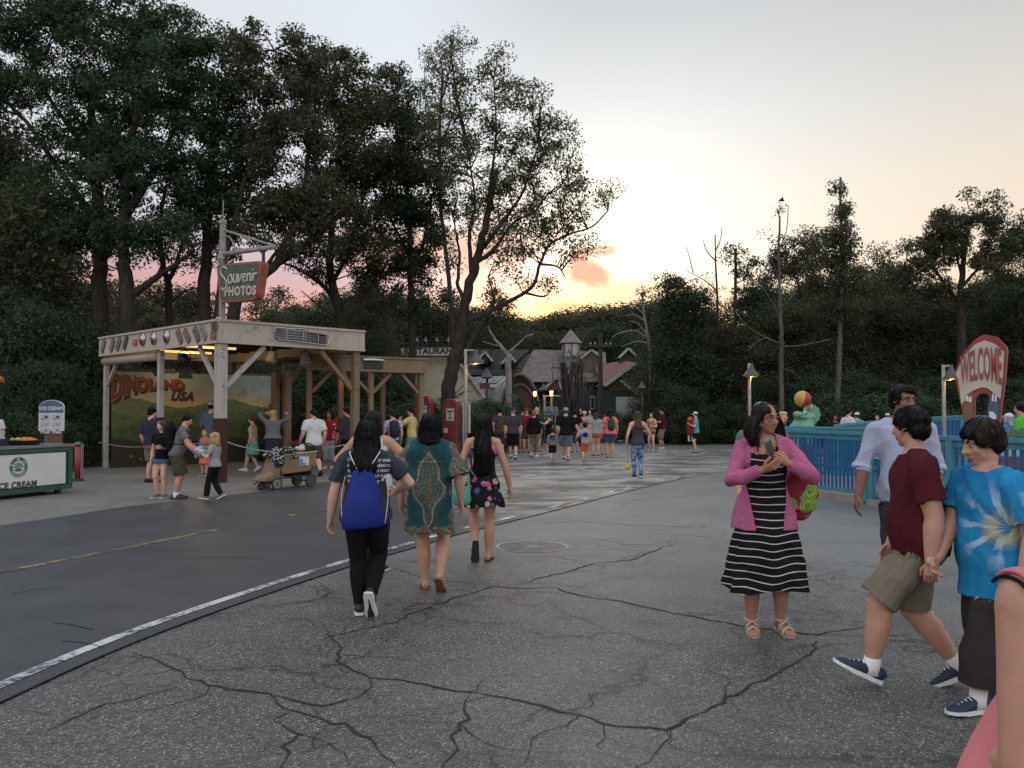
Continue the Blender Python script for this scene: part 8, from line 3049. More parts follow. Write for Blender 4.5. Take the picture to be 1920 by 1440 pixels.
# ---- the person in pink
at, H = (1.865, 6.3), 1.685
PW = person('person in a pink cardigan and striped black dress holding a phone, facing the camera', at, 176, H, 'f', 1.03, .010, 0, 0, ((-.062, .0, 0), (.066, .01, 0)), .002,
   ((-.035, .155, -.060, 48, (.5, .2, .9)), (-.055, .170, -.085, 42, (.1, .6, .8))), (30, 3), 'tan', ('mid', 'dkbrown', 1.05, .62, None, 1.42),
   ('dress', FAB['stripes'], dict(neck=.235, strap=.024, hemz=.182, w=.185, inf=.009, asp=.8, name='dress')), None, ('sandal', STRAPC, STRAPC), .009, 1, elbow=((-1, -.35, -.7), (1, -.35, -.75)), foot_yaw=(10, 6))
def cardigan(J, mat, hem, opening, inf=.014):
 """an open knitted jacket over the person's own torso and arms."""
 s, sp, ax = J['s'], J['spine'], J['ax']
 c = MB()
 ts = [hem + (.297 - hem) * i / 12 for i in range(13)]
 pts, rad = [], []
 for t_ in ts:
  rx, ry, yo = sect(SEC['f'], max(t_, -.02))
  fl = .030 * max(0, (.12 - t_) / .2)
  pts.append(sp(t_, yo))
  rad.append(((rx * 1.03 + inf + fl) * s, (ry * 1.02 + inf + fl * .8) * s))
 c.tube(pts, rad, 26, ref=(1, 0, 0))
 for sd in (-1, 1):
  sh, el, wr_ = J['ARM'][sd][:3]
  yk = sp(.296, -.004) + ax(.27)[0] * (sd * .030 * s)
  c.tube([yk, lerp(yk, sh, .5) + V((0, 0, .003 * s)), sh], [.036 * s, .037 * s, .037 * s], 12, rnd=True)
  pts = [sh - (el - sh).normalized() * (.02 * s)] + [lerp(sh, el, q) for q in (0, .35, .7, 1)] + [lerp(el, wr_, q) for q in (.3, .6, .9)]
  c.tube(pts, [r * s for r in (.036, .039, .038, .038, .037, .036, .031, .025)], 14, rnd=False)
 me = remesh(c, .0085, 2, .0055 * s, 13 / s, 77, anis=(.8, .8, 1.3))
 bm = bmesh.new(); bm.from_mesh(me)
 kill = []
 arms = [(J['ARM'][sd][a], J['ARM'][sd][a + 1]) for sd in (-1, 1) for a in (0, 1)]
 for f in bm.faces:
  p = f.calc_center_median()
  t_ = (p.z - sp(0).z) / s
  near = False
  for a, b in arms:
   d = b - a
   k = max(0, min(1, (p - a).dot(d) / d.dot(d)))
   if (p - (a + d * k)).length < .056 * s:
    near = True
  if not near:
   if p.y > sp(t_).y + .012 * s and abs(p.x) < opening(t_) * s:
    kill.append(f)
   elif t_ < hem + .012 and f.normal.z < -.5:
    kill.append(f)
 bmesh.ops.delete(bm, geom=kill, context='FACES')
 bm.to_mesh(me); bm.free()
 o = link('cardigan', me, mat, J['root'])
 skp = [(J['ARM'][sd][2], J['HANDS'][sd][4], .06 * s) for sd in (-1, 1)] + [(sp(-.2, .06), sp(.3, .06), .085 * s), (J['hp'](0, 0, -.6), J['hp'](0, 0, .4), .6 * J['h'])]
 tuck(J['body'].data, 10 ** 7, me, .006 * s, .03 * s, skp)
 tuck(J['top'].data, 10 ** 7, me, .006 * s, .04 * s, [(sp(-.3, .07), sp(.225, .085), .078 * s)])
 sl = o.modifiers.new('s', 'SOLIDIFY'); sl.thickness = .006; sl.offset = 0
 return o
PINKK = fabric('pink_knit', lambda t: t.mix(t.mr(t.noise(120, detail=2), .35, .7), t.mix(t.mr(t.noise(7), .3, .7), (.42, .105, .21), (.53, .17, .285)), (.28, .07, .14)))
cardigan(PW, PINKK, -.085, lambda t: .070 + .018 * math.sin(t * 9) if t < .25 else .045)
hp, h = PW['hp'], PW['h']
m = MB()        # spectacles
for sd in (-1, 1):
 m.tube([hp(sd * .15 + .115 * math.cos(a), .40 - .05 * abs(math.cos(a)) * (1 if math.cos(a) * sd > 0 else 0), .005 + .075 * math.sin(a)) for a in [2 * PI * i / 14 for i in range(14)]], .011 * h, 6, closed=True)
 m.tube([hp(sd * .265, .36, .03), hp(sd * .33, .2, .03), hp(sd * .35, .0, .02)], .010 * h, 5)
m.tube([hp(-.035, .415, .02), hp(0, .44, .03), hp(.035, .415, .02)], .010 * h, 5)
obj('glasses', m, M_('glasses_red', (.10, .012, .015), .3), PW['root'], True)
m = MB()
nk = PW['spine']
pts = [nk(.300, .035) + V((x, 0, 0)) for x in ()]
ss = PW['s']
for a in range(17):
 q = PI * a / 16
 m.ell(nk(.292 - .040 * math.sin(q), .020 + .040 * math.sin(q)) + V((.062 * ss * math.cos(q), 0, 0)), .0055 * (1.8 if a == 8 else 1), None, 8, 6)
m.ell(nk(.243, .072), (.014, .008, .016), None, 10, 8)
obj('necklace', m, M_('beads_dark', (.03, .012, .02), .3), PW['root'], True)
m = MB(); m.ell(hp(-.365, -.02, -.19), .035 * h, None, 8, 6); obj('earring', m, M_('pearl', (.5, .45, .36), .2), PW['root'], True)
# phone in her left hand
wr_, d, t3, pn, pk = PW['HANDS'][-1]
c = pk + d * .035 * ss + pn * .022 * ss + t3 * .02
pw_ = W(PW, c)
t = thing('phone', 'phone in a dull pink case held up by the person in the cardigan', 'phone', pw_, R(176))
M = Matrix((t3, pn, t3.cross(pn))).transposed()
yv = (d * .45 + V((0, 0, 1)) * .8).normalized(); xv = yv.cross(pn).normalized(); nv = xv.cross(yv)
M = Matrix((xv, nv, yv)).transposed()
m = MB(); m.box(yv * .02, (.072, .011, .145), M); o = obj('case', m, M_('case_pink', (.30, .10, .11), .5, .15, 10), t)
bv = o.modifiers.new('b', 'BEVEL'); bv.width = .005; bv.segments = 2
m = MB(); m.box(yv * .02 - nv * .0062, (.064, .002, .13), M); m.box(yv * .02 + nv * .0062, (.064, .002, .13), M); obj('screen', m, M_('phone_glass', (.01, .01, .012), .08, 0), t)
m = MB(); m.box(yv * .095 + xv * .0, (.06, .014, .018), M); obj('teal_grip', m, M_('case_teal', (.06, .26, .25), .5), t)
# flowered shoulder bag on her left side
bq = W(PW, (-.265, -.03, 0))
t = thing('shoulder_bag', 'red flowered shoulder bag hanging at the elbow of the person in pink', 'bag', (bq.x, bq.y, .86))
m = MB()
m.tube([(0, 0, -.02), (0, 0, .03), (.005, 0, .14), (.0, 0, .25), (-.005, 0, .33)], [(.07, .04), (.115, .075), (.13, .085), (.11, .065), (.06, .03)], 20, ref=(1, 0, 0), rnd=True)
link('body', remesh(m, .010, 2, .004, 16, 5), FAB['owl'], t)
m = MB(); m.tube(smooth_path([V((-.04, 0, .32)), V((-.05, .03, .50)), V((-.075, .045, .545)), V((-.05, -.03, .50)), V((.02, -.02, .33))], 5), [(.012, .006)] * 21, 8, ref=(0, 1, 0)); obj('strap', m, M_('strap_brown', (.09, .035, .025), .7), t, True)
# ---- the tall man in a pale blue shirt
at, H = (3.22, 7.05), 1.845
TB = person('tall bearded person in a pale blue shirt with rolled sleeves behind the maroon shirt', at, 166, H, 'm', .96, .004, 0, 0, ((-.045, .06, 0), (.045, -.08, 0)), .004,
   ((.04, .03, -.31, 30), (.085, .03, -.305, 30)), (30, 6), 'brown', ('short', 'black'), ('long', C_['lblue'], dict(sl=1.15, r0=.010, r1=.018, hem=-.075, flare=.014, inf=.014, name='shirt')), ('pants', C_['dgrey']), ('sneaker', SHOE_B), .010, 1, limb=1.02)
m = MB()
for sd in (-1, 1):
 el, wr_ = TB['ARM'][sd][1:3]
 m.tube([lerp(el, wr_, q) for q in (.06, .10, .2, .24)], [.058, .066, .064, .056], 14)
obj('rolled_cuff', m, C_['lblue'], TB['root'], True)
hp, h = TB['hp'], TB['h']
m = MB()
m.tube([hp(-.16, .34, -.20), hp(-.10, .40, -.195), hp(0, .425, -.19), hp(.10, .40, -.195), hp(.16, .34, -.20)], [(.02 * h, .022 * h)] * 5, 8, rnd=True)
obj('moustache', m, HAIR['black'], TB['root'], True)
m = MB(); m.ell(hp(0, .20, -.37), (.20 * h, .19 * h, .14 * h), TB['head'].to_3x3()); obj('beard', m, HAIR['black'], TB['root'], True)
# ---- the man in maroon and the boy in blue, hand in hand
at, H = (2.39, 5.02), 1.675
MM = person('person in a dark maroon T-shirt and khaki shorts striding hand in hand with the boy', at, 74, H, 'm', 1.26, .020, 2, 0, ((-.045, .185, 24, .012), (.04, -.16, -28)), .022,
   ((.03, -.02, -.315, 45), (.03, .06, -.30, 30)), (-42, 3), 'mid', ('short', 'black'), ('tee', C_['maroon'], dict(hem=-.045, sl=.72, r0=.008, r1=.017, inf=.012, flare=.014)), ('shorts', C_['khaki'], dict(len=.98, r1=.030, inf=.012, waist=.02, wr=2.0)),
   ('sock', SHOE_N, SOLE_W), .0085, 1, limb=1.08, headk=1.08)
wr_, d, t3, pn, pk = MM['HANDS'][-1]
m = MB(); m.tube([wr_ - d * .022, wr_ - d * .004], [(.031, .031)] * 2, 14); obj('watch', m, BLACKM, MM['root'])
m = MB(); m.tube([wr_ - d * .012 - pn * .026, wr_ - d * .012 - pn * .038], .020, 14); obj('watch_face', m, M_('watch_face', (.5, .46, .42), .2), MM['root'])
_a, _d, _t, _n, _p = MM['HANDS'][-1]
HANDW = W(MM, _p + _d * .01 - _n * .0) + V((.0, -.035, .05))
at, H = (2.62, 4.68), 1.56
BB = person('boy in a bright blue tie-dyed T-shirt and long dark shorts, walking left', at, 96, H, 'm', 1.33, .014, 2, 0, ((-.045, .09, 0), (.04, -.10, -10)), .006,
   ((.05, .0, -.30, 35), (HANDW, 0, 0, 55)), (-8, 14), 'mid', ('mop', 'dkbrown'), ('tee', FAB['tiedye'], dict(hem=-.135, sl=.80, r1=.026, inf=.014, flare=.022)), ('shorts', C_['brown'], dict(len=1.78, r0=.014, r1=.044, wr=1.3)),
   ('sock', SHOE_N, SOLE_W), .0085, 1, headk=1.16, limb=1.04)
# S-shaped emblem on the side of his shoe
so, ff = BB['shoe-1']
ss = BB['s']
m = MB()
SP = [(.030, .036), (.018, .040), (.008, .037), (.010, .031), (.024, .029), (.026, .022), (.012, .020), (.002, .024)]
m.tube(smooth_path([ff((-(.0265 if y < .02 else .0285) * ss, y * ss, z * ss)) for y, z in SP], 4), .0022, 6)
obj('emblem', m, SOLE_W, so)
SALM = fabric('salmon_jersey', lambda t: t.mix(t.mr(t.noise(6, detail=4), .3, .7), (.50, .155, .165), (.62, .22, .225)))
# ---- the person in pink cut by the lower right corner
at, H = (1.10, 1.55), 1.60
PK = person('person in a salmon pink sleeveless top cut off at the lower right corner', at, 10, H, 'f', 1.36, .05, 0, 0, ((-.05, .05, 0), (.05, -.05, 0)), .004,
   ((-.04, .12, -.215, 30), (.03, .05, -.30, 30)), (-10, 0), 'mid', ('pony', 'brown'), ('tank', SALM, dict(strap=.024, sx=.080, neck=.24, inf=.014, flare=.065, hem=-.12, back=.262)), ('shorts', C_['jean']), ('sneaker', SHOE_G), .011, 0, limb=.98)
sp, ax, ss = PK['spine'], PK['ax'], PK['s']
m = MB()
OVER = ((.298, -.026), (.305, -.016), (.308, 0), (.305, .016), (.298, .026))
x0 = ax(.27)[0] * (-.141 * ss)
m.tube(smooth_path([sp(a_ - .006, b_) + x0 for a_, b_ in OVER], 4), [(.004, .0035)] * 17, 6, ref=(1, 0, 0))
obj('strap', m, C_['black'], PK['root'], True)
m = MB()
x0 = ax(.27)[0] * (-.121 * ss)
m.tube(smooth_path([sp(a_, b_) + x0 for a_, b_ in OVER], 4), [(.028, .007)] * 17, 10, ref=(1, 0, 0))
obj('shoulder_strap', m, SALM, PK['root'], True)
# ------------------------------------------------------------------ the people farther off
HANG = (.035, .03, -.305, 28)
FWD = (0.0, .17, -.16, 50)
HOLD = (-.02, .13, -.15, 55)
UPP = (.02, .10, .13, 60)
WALK = ((-.035, .12, 8), (.035, -.12, -28))
WALK2 = ((-.035, -.12, -28), (.035, .12, 8))
STD = ((-.05, 0, 0), (.05, 0, 0))
short = lambda c='black', hat=None: ('short', c, 0, 0, hat)
cap = lambda c, vis=None: ('cap', C_[c], C_[vis or c])
def far(label, px, foot, top, face, sex='m', bld=1.0, legs=STD, arms=(HANG, HANG), head=(0, 0), skin='fair', hair=None, topw=None, bottom=None, shoes=('sneaker', None, None), headk=1.0, lean=0, vox=None, belly=0.0, sink=0.0, limb=1.0, twist=0, group='people about the plaza', drop=.006, elbow=(None, None)):
 g = G(px, foot)
 H = P(px, top, g.y).z
 vx = vox or max(.015, min(.030, g.y * .00110)) * (H / 1.7) ** .5
 return person(label, (g.x, g.y), face, H, sex, bld, belly, lean, twist, legs, drop, arms, head, skin, hair or short(), topw, bottom, shoes, vx, 0, group, headk, limb, 1.0, elbow=elbow)
# left, in and before the pavilion
a_ = far("person in a navy shirt, dark cap and khaki shorts, back turned, by the mural", 282, 905, 762, -25, 'm', 1.1, arms=((.03, .03, -.305, 28), (0, .12, -.22, 40)), hair=short('black', cap('black')), topw=('tee', C_['navy'], dict(sl=.95)), bottom=('shorts', C_['khaki'], dict(len=.95, r1=.035)), shoes=('sneaker', SHOE_B, SOLE_B))
b_ = far('person in a grey T-shirt and grey cargo shorts bending over, backpack on', 330, 936, 771, -78, 'm', 1.1, lean=16, arms=((.0, .17, -.20, 45), (.0, .18, -.21, 45)), head=(0, 22), skin='mid', topw=('tee', C_['grey']), bottom=('shorts', C_['olive'], dict(len=1.0, r1=.04)), shoes=('sock', SHOE_B, SOLE_B), belly=.01)
far('person in a dark top and denim shorts, mostly hidden behind the grey T-shirt', 303, 934, 786, 172, 'f', 1.0, ((-.05, .02, 0), (.06, 0, 0)), (HOLD, HANG), (-30, 8), 'fair', ('bob', 'brown', .5), ('tee', C_['black']), ('shorts', C_['denim'], dict(len=.35)), ('sneaker', SHOE_G))
girl = far('small fair girl in a pale blue top and black trousers holding out a soft toy', 402, 937, 812, 80, 'f', 1.05, WALK, ((.0, .15, -.10, 45), (.0, .14, -.10, 45)), (0, 12), 'fair', ('bob', 'blond', .4), ('tee', FAB['stars'], dict(sl=.6)), ('pants', C_['black'], dict(r1=.02)), ('sneaker', SHOE_G, SOLE_W), headk=1.26)
far('person in a blue grey sweatshirt with bare calves, back turned, behind the corner post', 395, 884, 752, -12, 'm', 1.12, STD, (FWD, FWD), (10, 10), 'fair', short('black', ('backcap', C_['lgrey'])), ('long', C_['bluegrey'], dict(hem=-.03)), ('shorts', C_['dgrey'], dict(len=.95, r1=.035)), ('sneaker', SHOE_B, SOLE_W))
far('small girl in an orange costume dress by the corner post', 384, 892, 806, 165, 'f', 1.0, STD, (FWD, HANG), (10, 0), 'fair', ('bob', 'ginger', .5), ('tee', C_['rosetop']), ('skirt', C_['coral'], dict(hemz=.25, w=.14)), ('sneaker', SHOE_G), headk=1.25)
far('child in a red cap, pale vest and green skirt walking left', 473, 884, 779, 85, 'f', .95, WALK, (HANG, HANG), (0, 8), 'fair', ('short', 'brown', 0, 0, cap('red')), ('tank', C_['cream'], dict(strap=.03)), ('skirt', C_['mint'], dict(hemz=.30, w=.15)), ('sneaker', SHOE_W), headk=1.12)
far('person with curly blond hair in a grey jumper and navy skirt, arms raised', 511, 893, 766, 8, 'f', 1.1, ((-.05, .03, 0), (.05, -.03, 0)), (UPP, (.10, .04, .12, 60)), (0, -4), 'fair', ('curly', 'blond'), ('long', C_['grey'], dict(hem=.02, inf=.02, flare=.03)), ('skirt', C_['navy'], dict(hemz=.30, w=.105, inf=.012)), ('sneaker', SHOE_W))
jk = far('person in a denim jacket with a dark backpack beyond the blond person', 534, 876, 778, -20, 'm', 1.0, STD, (HANG, HANG), (0, 0), 'fair', short('brown'), ('long', C_['denim']), ('pants', C_['dgrey']))
far('dark clothed person with long dark hair just left of the white T-shirt', 556, 880, 767, -10, 'f', 1.1, STD, (HOLD, HOLD), (20, 0), 'mid', ('long', 'dkbrown', 1.3), ('long', C_['black']), ('pants', C_['wine']))
far('person in a white T-shirt and olive shorts striding left with a stroller', 588, 893, 764, 38, 'm', 1.18, ((-.04, .14, 8), (.04, -.17, -28)), ((.05, .10, -.27, 50), (.04, .02, -.30, 30)), (22, 8), 'fair', short('dkbrown'), ('tee', C_['white'], dict(hem=-.06, sl=.75, flare=.02)), ('shorts', C_['olive'], dict(len=1.0, r1=.04)), ('sneaker', SHOE_B, SOLE_B), limb=1.06, drop=.016)
far('person in a red flowered shirt and grey cropped trousers facing the camera', 617, 879, 769, 178, 'f', 1.22, STD, (HANG, HOLD), (-8, 0), 'tan', ('mid', 'black', .5), ('tee', FAB['hawaii'], dict(hem=-.05, sl=.8, r1=.025)), ('pants', C_['lgrey'], dict(len=1.55, r1=.03)), ('sneaker', SHOE_W), belly=.015)
far('child peeking from behind the red flowered shirt', 633, 874, 778, 170, 'f', .9, STD, (HANG, HANG), (0, 0), 'tan', ('bob', 'dkbrown', .5), ('tee', C_['wine']), ('pants', C_['jean']), headk=1.15)
far('person in a dark grey hooded sweatshirt standing sideways beside the red flowered shirt', 650, 886, 761, 60, 'm', 1.15, STD, (HOLD, HOLD), (0, 6), 'fair', ('short', 'dkbrown'), ('long', C_['dgrey'], dict(inf=.018)), ('pants', C_['black']))
far('person with long dark hair passing just left of the slogan T-shirt', 690, 880, 765, -30, 'f', 1.05, STD, (HANG, HANG), (0, 0), 'mid', ('long', 'black', 1.0), ('tee', C_['black']), ('pants', C_['dgrey']))
bp_ = far('boy in a pale T-shirt with a dark blue backpack right of the slogan T-shirt', 737, 880, 769, 20, 'm', 1.0, STD, (HOLD, HANG), (40, 8), 'fair', short('dkbrown'), ('tee', C_['lblue']), ('shorts', C_['jean'], dict(len=.95)))
far('person in a yellow T-shirt and pale jeans by the left gas pump', 771, 878, 762, 72, 'm', 1.02, STD, ((.0, .14, -.02, 60), HANG), (8, 8), 'mid', short('black'), ('tee', C_['yellow'], dict(sl=.75)), ('pants', C_['ljean']), ('sneaker', SHOE_W))
far('person seated low beside the right gas pump, hand to the face', 849, 868, 808, 100, 'f', 1.0, STD, ((.0, .10, -.02, 60), HANG), (0, 0), 'fair', ('pony', 'brown'), ('tank', C_['wine']), ('shorts', C_['jean']), headk=1.2)
far('cart vendor in a white shirt and dark apron, cut by the left edge', -16, 905, 762, 175, 'm', 1.1, STD, (HOLD, HOLD), (0, 0), 'mid', short('black'), ('tee', C_['white']), ('pants', C_['black']))
# in the middle distance
far('person in a dark brimmed hat and brown patterned shirt behind the floral dress', 937, 858, 763, 10, 'm', 1.1, STD, (HANG, FWD), (0, 0), 'fair', ('short', 'dkbrown', 0, 0, ('hat', C_['brown'])), ('tee', FAB['camo']), ('shorts', C_['dgrey'], dict(len=1.0)), ('sneaker', SHOE_B))
far('person in a dark grey T-shirt, black shorts and white socks seen from behind', 962, 862, 763, 5, 'm', 1.15, WALK, (HANG, HANG), (10, 0), 'fair', short('grey', ('backcap', C_['dgrey'])), ('tee', C_['dgrey'], dict(sl=.85)), ('shorts', C_['black'], dict(len=1.0, r1=.04)), ('sock', SHOE_B, SOLE_W))
far('person in a white vest and denim skirt between two dark clothed people', 979, 850, 770, 190, 'f', 1.0, STD, (HANG, HOLD), (0, 0), 'fair', ('bob', 'brown', .5), ('tank', C_['white'], dict(strap=.03)), ('skirt', C_['jean'], dict(hemz=.36)))
far('person in a red cap half hidden behind the ginger bun', 987, 851, 764, 175, 'm', 1.05, STD, (HANG, HANG), (0, 0), 'fair', ('short', 'brown', 0, 0, cap('red')), ('tee', C_['wine']), ('shorts', C_['dgrey']))
far('person with a ginger bun in a black hooded top and tan leggings', 1001, 858, 768, -12, 'f', 1.0, WALK2, (HANG, HANG), (-10, 0), 'fair', ('bun', 'ginger'), ('long', C_['black'], dict(hem=-.04, inf=.016)), ('pants', C_['khaki'], dict(r1=.004, r0=.004, len=1.7)), ('sneaker', SHOE_W))
far('bald person beyond the ginger bun', 1006, 849, 762, -60, 'm', 1.05, STD, (HANG, HANG), (0, 0), 'fair', ('bald', 'grey'), ('tee', C_['dgrey']), ('shorts', C_['khaki']))
far('child in a blue cap and black vest pointing left', 1030, 856, 774, 60, 'm', .95, STD, ((.12, .10, -.02, 20), HANG), (0, 0), 'fair', ('short', 'brown', 0, 0, cap('blue')), ('tank', C_['black'], dict(strap=.035, back=.27)), ('shorts', C_['black'], dict(len=.9)), ('sneaker', SHOE_W))
t71 = far('toddler in a grey shirt numbered 71 and black shorts', 1036, 866, 804, -4, 'm', 1.18, WALK2, (HANG, HANG), (-10, 0), 'fair', short('dkbrown'), ('long', C_['grey'], dict(hem=-.03, sl=1.5, r1=.02)), ('shorts', C_['black'], dict(len=.98, r1=.04)), ('sneaker', SHOE_B), headk=1.42)
s = t71['s']
o = lettering('71', (0, -.5, s * .735), (1, 0, 0), UP, .14 * s / .95, C_['black'], t71['root'], bold=.012)
project(o, t71['top'], (0, 1, 0), .012)
far("person in a white cap, black T-shirt and plaid shorts holding a small boy's hand", 1061, 864, 763, -4, 'm', 1.2, WALK, (HANG, (.13, .03, -.28, 40)), (0, 0), 'fair', ('short', 'brown', 0, 0, ('backcap', C_['lgrey'])), ('tee', C_['black'], dict(sl=.85, hem=-.05)), ('shorts', FAB['plaid'], dict(len=.98, r1=.045)), ('sock', SHOE_B, SOLE_W), limb=1.05)
bo = far('small boy in a grey T-shirt with a blue picture and orange shorts', 1097, 867, 793, 4, 'm', 1.1, WALK2, ((.12, .03, -.20, 40), HANG), (0, 0), 'fair', short('black'), ('tee', C_['lgrey'], dict(hem=-.05, sl=.85)), ('shorts', C_['orange'], dict(len=1.05, r1=.05)), ('sneaker', SHOE_B), headk=1.3)
s = bo['s']
m = MB()
m.ell((0, -.5, s * .70), (.07 * s, .002, .06 * s), None, 14, 8)
o = obj('printed_picture', m, C_['royal'], bo['root']); project(o, bo['top'], (0, 1, 0), .010)
m = MB(); m.prism([(-.07 * s, 0), (0, -.04 * s), (.09 * s, .0), (.04 * s, .03 * s), (-.03 * s, .03 * s)], (0, -.5, s * .60), (1, 0, 0), UP, .001)
o = obj('printed_picture', m, C_['yellow'], bo['root']); project(o, bo['top'], (0, 1, 0), .012)
far('person in a grey T-shirt and bright orange shorts seen from behind', 1117, 857, 772, 0, 'f', 1.2, STD, (HANG, HANG), (0, 0), 'fair', ('bob', 'brown', .5), ('tee', C_['lgrey'], dict(hem=-.02, sl=.4)), ('shorts', C_['orange'], dict(len=.30)), ('sneaker', C_['wine']), limb=1.08)
far('person in a red T-shirt mostly hidden by the coral top', 1133, 855, 777, -10, 'm', 1.0, STD, (HANG, HANG), (0, 0), 'fair', short('brown'), ('tee', C_['red'], dict(hem=-.06)), ('shorts', C_['jean']), ('sneaker', SHOE_B))
gb = far('person in a bright coral top and denim shorts with a green bag', 1144, 861, 766, 6, 'f', 1.14, STD, (HOLD, HANG), (30, 0), 'mid', ('mid', 'black', .6), ('tee', C_['coral'], dict(hem=-.03, sl=.55, inf=.016, flare=.02)), ('shorts', C_['jean'], dict(len=.72)), ('sneaker', SHOE_G), limb=1.05)
far('person facing the camera in a white cap and pink checked top', 1096, 845, 770, 180, 'f', 1.1, STD, (HANG, HANG), (0, 0), 'fair', ('short', 'brown', 0, 0, cap('white')), ('tank', C_['rosetop'], dict(strap=.03)), ('shorts', C_['dgrey']))
far('person in a black T-shirt beyond the white cap and plaid shorts', 1078, 850, 768, 0, 'm', 1.1, STD, (HANG, HANG), (0, 0), 'mid', short('black'), ('tee', C_['black']), ('shorts', C_['dgrey'], dict(len=1.0)))
far('dark haired person in black far behind the plaid shorts', 1090, 838, 764, 150, 'f', 1.0, STD, (HANG, HANG), (0, 0), 'mid', ('bob', 'black', .4), ('tee', C_['black']), ('pants', C_['black']))
far('person in a pale top far behind the coral one', 1106, 838, 768, 170, 'f', 1.0, STD, (HANG, HANG), (0, 0), 'fair', ('bob', 'brown', .4), ('tee', C_['lgrey']), ('shorts', C_['jean']))
jg = far("person with long brown hair in a dark racerback vest and mottled blue jeans", 1196, 897, 769, 2, 'f', .98, ((-.04, .05, 0), (.04, -.04, -10)), ((.06, .05, -.28, 40), (.02, .14, -.10, 50)), (-8, 0), 'fair', ('long', 'brown', 1.3, .32), ('tank', C_['dgrey'], dict(strap=.02, sx=.045, hem=-.04, back=.26)), ('pants', FAB['acid'], dict(r0=.003, r1=.004, inf=.006)), ('sneaker', SHOE_B, SOLE_W), vox=.0135)
far('person in a patterned top and dark red shorts facing left', 1222, 846, 773, 150, 'f', 1.0, ((-.06, .03, 0), (.06, -.02, 0)), (HOLD, HANG), (0, 0), 'fair', ('bun', 'brown'), ('tank', C_['rosetop'], dict(strap=.03)), ('shorts', C_['wine'], dict(len=.35)), ('sneaker', C_['mint']))
far('person in a dark red shirt, cap and khaki shorts reaching to the left', 1242, 845, 763, 85, 'm', 1.12, ((-.05, .05, 0), (.05, -.03, 0)), ((.0, .20, -.12, 40), HANG), (0, 0), 'tan', ('short', 'black', 0, 0, cap('black')), ('tee', C_['maroon'], dict(sl=.8)), ('shorts', C_['khaki'], dict(len=1.0, r1=.04)), ('sock', SHOE_G, SOLE_W))
far("person in a white cap, turquoise shirt and black shorts holding a red toy", 1305, 852, 771, 82, 'm', .95, STD, ((.0, .15, -.10, 50), (.0, .14, -.10, 50)), (0, 6), 'fair', ('short', 'brown', 0, 0, cap('white')), ('tee', C_['teal'], dict(sl=.6)), ('shorts', C_['black'], dict(len=.6)), ('sneaker', SHOE_B))
far('person far off by the white wall in a black and white top', 1165, 806, 757, -30, 'f', 1.0, STD, (HOLD, HOLD), (0, 0), 'mid', ('bob', 'black', .5), ('tee', C_['lgrey']), ('pants', C_['black']))
# right, beyond the blue fences
def over(label, px, top, d, face, z0=0.0, H=1.7, **kw):
 q = P(px, 768, d)
 H = P(px, top, d).z - z0
 a = dict(sex='m', bld=1.0, arms=(HANG, HANG), skin='fair', hair=short('black'), topw=('tee', C_['white']), bottom=('pants', C_['dgrey']))
 a.update(kw)
 return person(label, (q.x, d), face, H, a['sex'], a['bld'], 0, 0, 0, STD, .006, a['arms'], a.get('head', (0, 0)), a['skin'], a['hair'], a['topw'], a['bottom'], ('sneaker', None, None), min(.03, d * .0011), 0, 'people beyond the blue fences', a.get('headk', 1.0), elbow=a.get('elbow', (None, None)))
over('person in a white T-shirt standing beyond the fence right of the ball', 1590, 764, 25, -70, skin='mid')
over('dark clothed person beyond the fence left of the white T-shirt', 1566, 776, 26, 160, topw=('tee', C_['black']), skin='brown', headk=1.05)
over('person in a pale cap low behind the long far fence, left one', 1607, 772, 27, 0, hair=short('brown', cap('white')), topw=('tee', C_['teal']))
over('person in a white cap behind the long far fence, right one', 1664, 774, 30, 0, hair=short('brown', cap('white')), topw=('tee', C_['lgrey']))
over('fair haired person between two caps behind the long far fence', 1644, 778, 30.5, 180, hair=short('blond'), topw=('tee', C_['rosetop']))
over('person in a blue and white top beyond the Welcome sign', 1892, 773, 17.5, 20, sex='f', hair=('bob', 'grey', .4, .3, cap('white')), topw=('tee', C_['blue']))
over('person in a bright green shirt cut by the right edge beyond the fence', 1916, 752, 15.5, 40, topw=('tee', C_['sgreen']), skin='mid')
cu = over("person in a white cap behind the pink cardigan, arm raised with a cup", 1428, 751, 8.6, 172, hair=short('brown', cap('white')), topw=('tee', C_['grey']), skin='fair', arms=((-.01, .10, .035, 60), HANG), elbow=((-.1, .1, -1), None))
wr_, d, t3, pn, pk = cu['HANDS'][-1]
q = W(cu, pk + pn * .03 + d * .03)
t = thing('drink_cup', 'pale paper cup held up beside the hair of the person in pink', 'cup', q)
m = MB(); m.lathe([(.028, -.06), (.038, .05)], n=14); obj('cup', m, M_('cup_tan', (.38, .24, .13), .6), t, True)
m = MB(); m.lathe([(.040, .05), (.038, .062), (.02, .066)], n=14); obj('lid', m, C_['white'], t, True)
